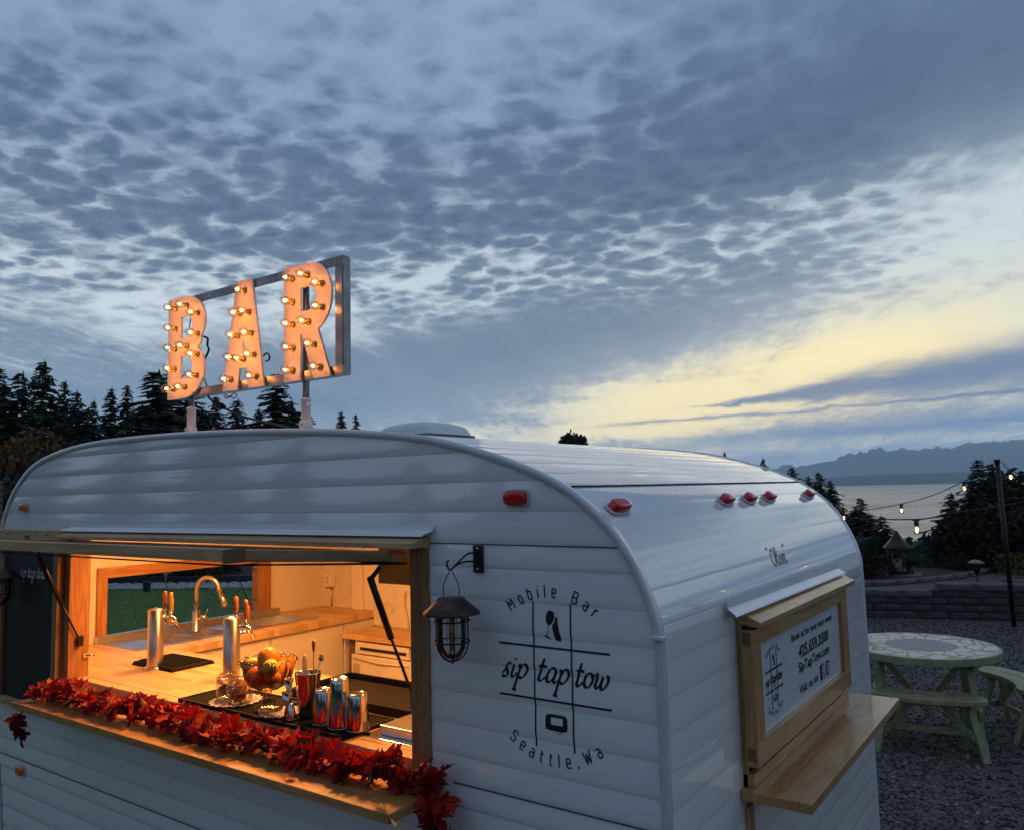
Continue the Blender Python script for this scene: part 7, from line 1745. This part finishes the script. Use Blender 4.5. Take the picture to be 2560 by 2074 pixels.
def sans_text(body, y, z, size, xs, parent, m, bold=.012, align='LEFT'):
    cu = bpy.data.curves.new('lettering', 'FONT'); cu.body = body; cu.size = size; cu.offset = bold * size; cu.align_x = align; cu.resolution_u = 4; cu.fill_mode = 'FRONT'
    o = bpy.data.objects.new('tmp', cu); COL.objects.link(o); bpy.context.view_layer.update(); me = bpy.data.meshes.new_from_object(o.evaluated_get(bpy.context.evaluated_depsgraph_get())); bpy.data.objects.remove(o)
    me.transform(Matrix(((0, 0, 0, PX + .0012), (xs, 0, 0, y), (0, 1, 0, z), (0, 0, 0, 1)))); me.materials.clear(); me.materials.append(m); me.name = 'lettering'
    q = bpy.data.objects.new('lettering', me); COL.objects.link(q); adopt(q, parent); ys = [v.co.y for v in me.vertices]; return q, min(ys), max(ys)
def fit_text(body, ya, yb, z, size, parent=None, bold=.012):
    q, a_, b_ = sans_text(body, 0, z, size, 1., hp, ink, bold); k = (yb - ya) / (b_ - a_)
    for v in q.data.vertices: v.co.y = ya + (v.co.y - a_) * k
    return q
fit_text('Book us for your next event', .826, 1.308, 1.5680, .031, bold=.018)
fit_text('425.659.3500', .895, 1.2465, 1.5080, .050, bold=.030)
fit_text('SipTapTow.com', .885, 1.247, 1.4655, .041, bold=.022)
fit_text('Visit us on', .880, 1.0895, 1.4015, .035, bold=.015)
# the two social icons
iy = 1.222
mb = MB(); sq = lambda cx, cz, h, r: [(cx + (h - r) * math.copysign(1, math.cos(a_)) + r * math.cos(a_), cz + (h - r) * math.copysign(1, math.sin(a_)) + r * math.sin(a_)) for a_ in [R_(2.5 + 10 * k) for k in range(36)]]
c1 = (1.145, 1.4185); c2 = (1.214, 1.4190)
def disc(mb, pl, dx_, n2=None):
    mb.add([(PX + dx_, p[0], p[1]) for p in pl], [tuple(range(len(pl)))])
disc(mb, sq(*c1, .0245, .004), .0012); finish(mb, 'square_icon', ink, hp)
mb = MB(); P_ = lambda y, z: (PX + .0020, y, z)
ribbon(mb, [(c1[0] + .017, c1[1] + .0155), (c1[0] + .010, c1[1] + .016), (c1[0] + .0055, c1[1] + .013), (c1[0] + .0045, c1[1] + .007), (c1[0] + .0045, c1[1] - .0243)], lambda a_, f: .0088, P_)
ribbon(mb, [(c1[0] - .005, c1[1] + .002), (c1[0] + .018, c1[1] + .002)], lambda a_, f: .0072, P_); finish(mb, 'letter_f', whitev, hp)
mb = MB(); disc(mb, sq(*c2, .0235, .010), .0012); finish(mb, 'rounded_icon', ink, hp)
mb = MB(); pl = sq(*c2, .0145, .006); ribbon(mb, pl + [pl[0]], lambda a_, f: .0032, P_); ribbon(mb, [(c2[0] + .0075 * math.cos(k * .3307), c2[1] + .0075 * math.sin(k * .3307)) for k in range(20)], lambda a_, f: .0032, P_); dot(mb, c2[0] + .0095, c2[1] + .0095, .0018, P_, 8); finish(mb, 'camera_mark', whitev, hp)

# ------------------------------------------------------------------ air between here and the mountains
m = bpy.data.materials.new('air'); m.use_nodes = True; nt = m.node_tree; nt.nodes.clear(); n = NT(nt)
v = n.new('ShaderNodeVolumePrincipled'); v.inputs['Color'].default_value = (.72, .90, 1.0, 1); v.inputs['Density'].default_value = 1.32e-4; v.inputs['Anisotropy'].default_value = .1
o_ = n.new('ShaderNodeOutputMaterial'); nt.links.new(v.outputs[0], o_.inputs['Volume'])
mb = MB(); mb.box(-23000, 23000, -23000, 23000, -45, 760); hz_ = mb.build('haze', m, bevel=None); tag(hz_, kind='stuff', label='thin blue evening air over the water', cat='haze')
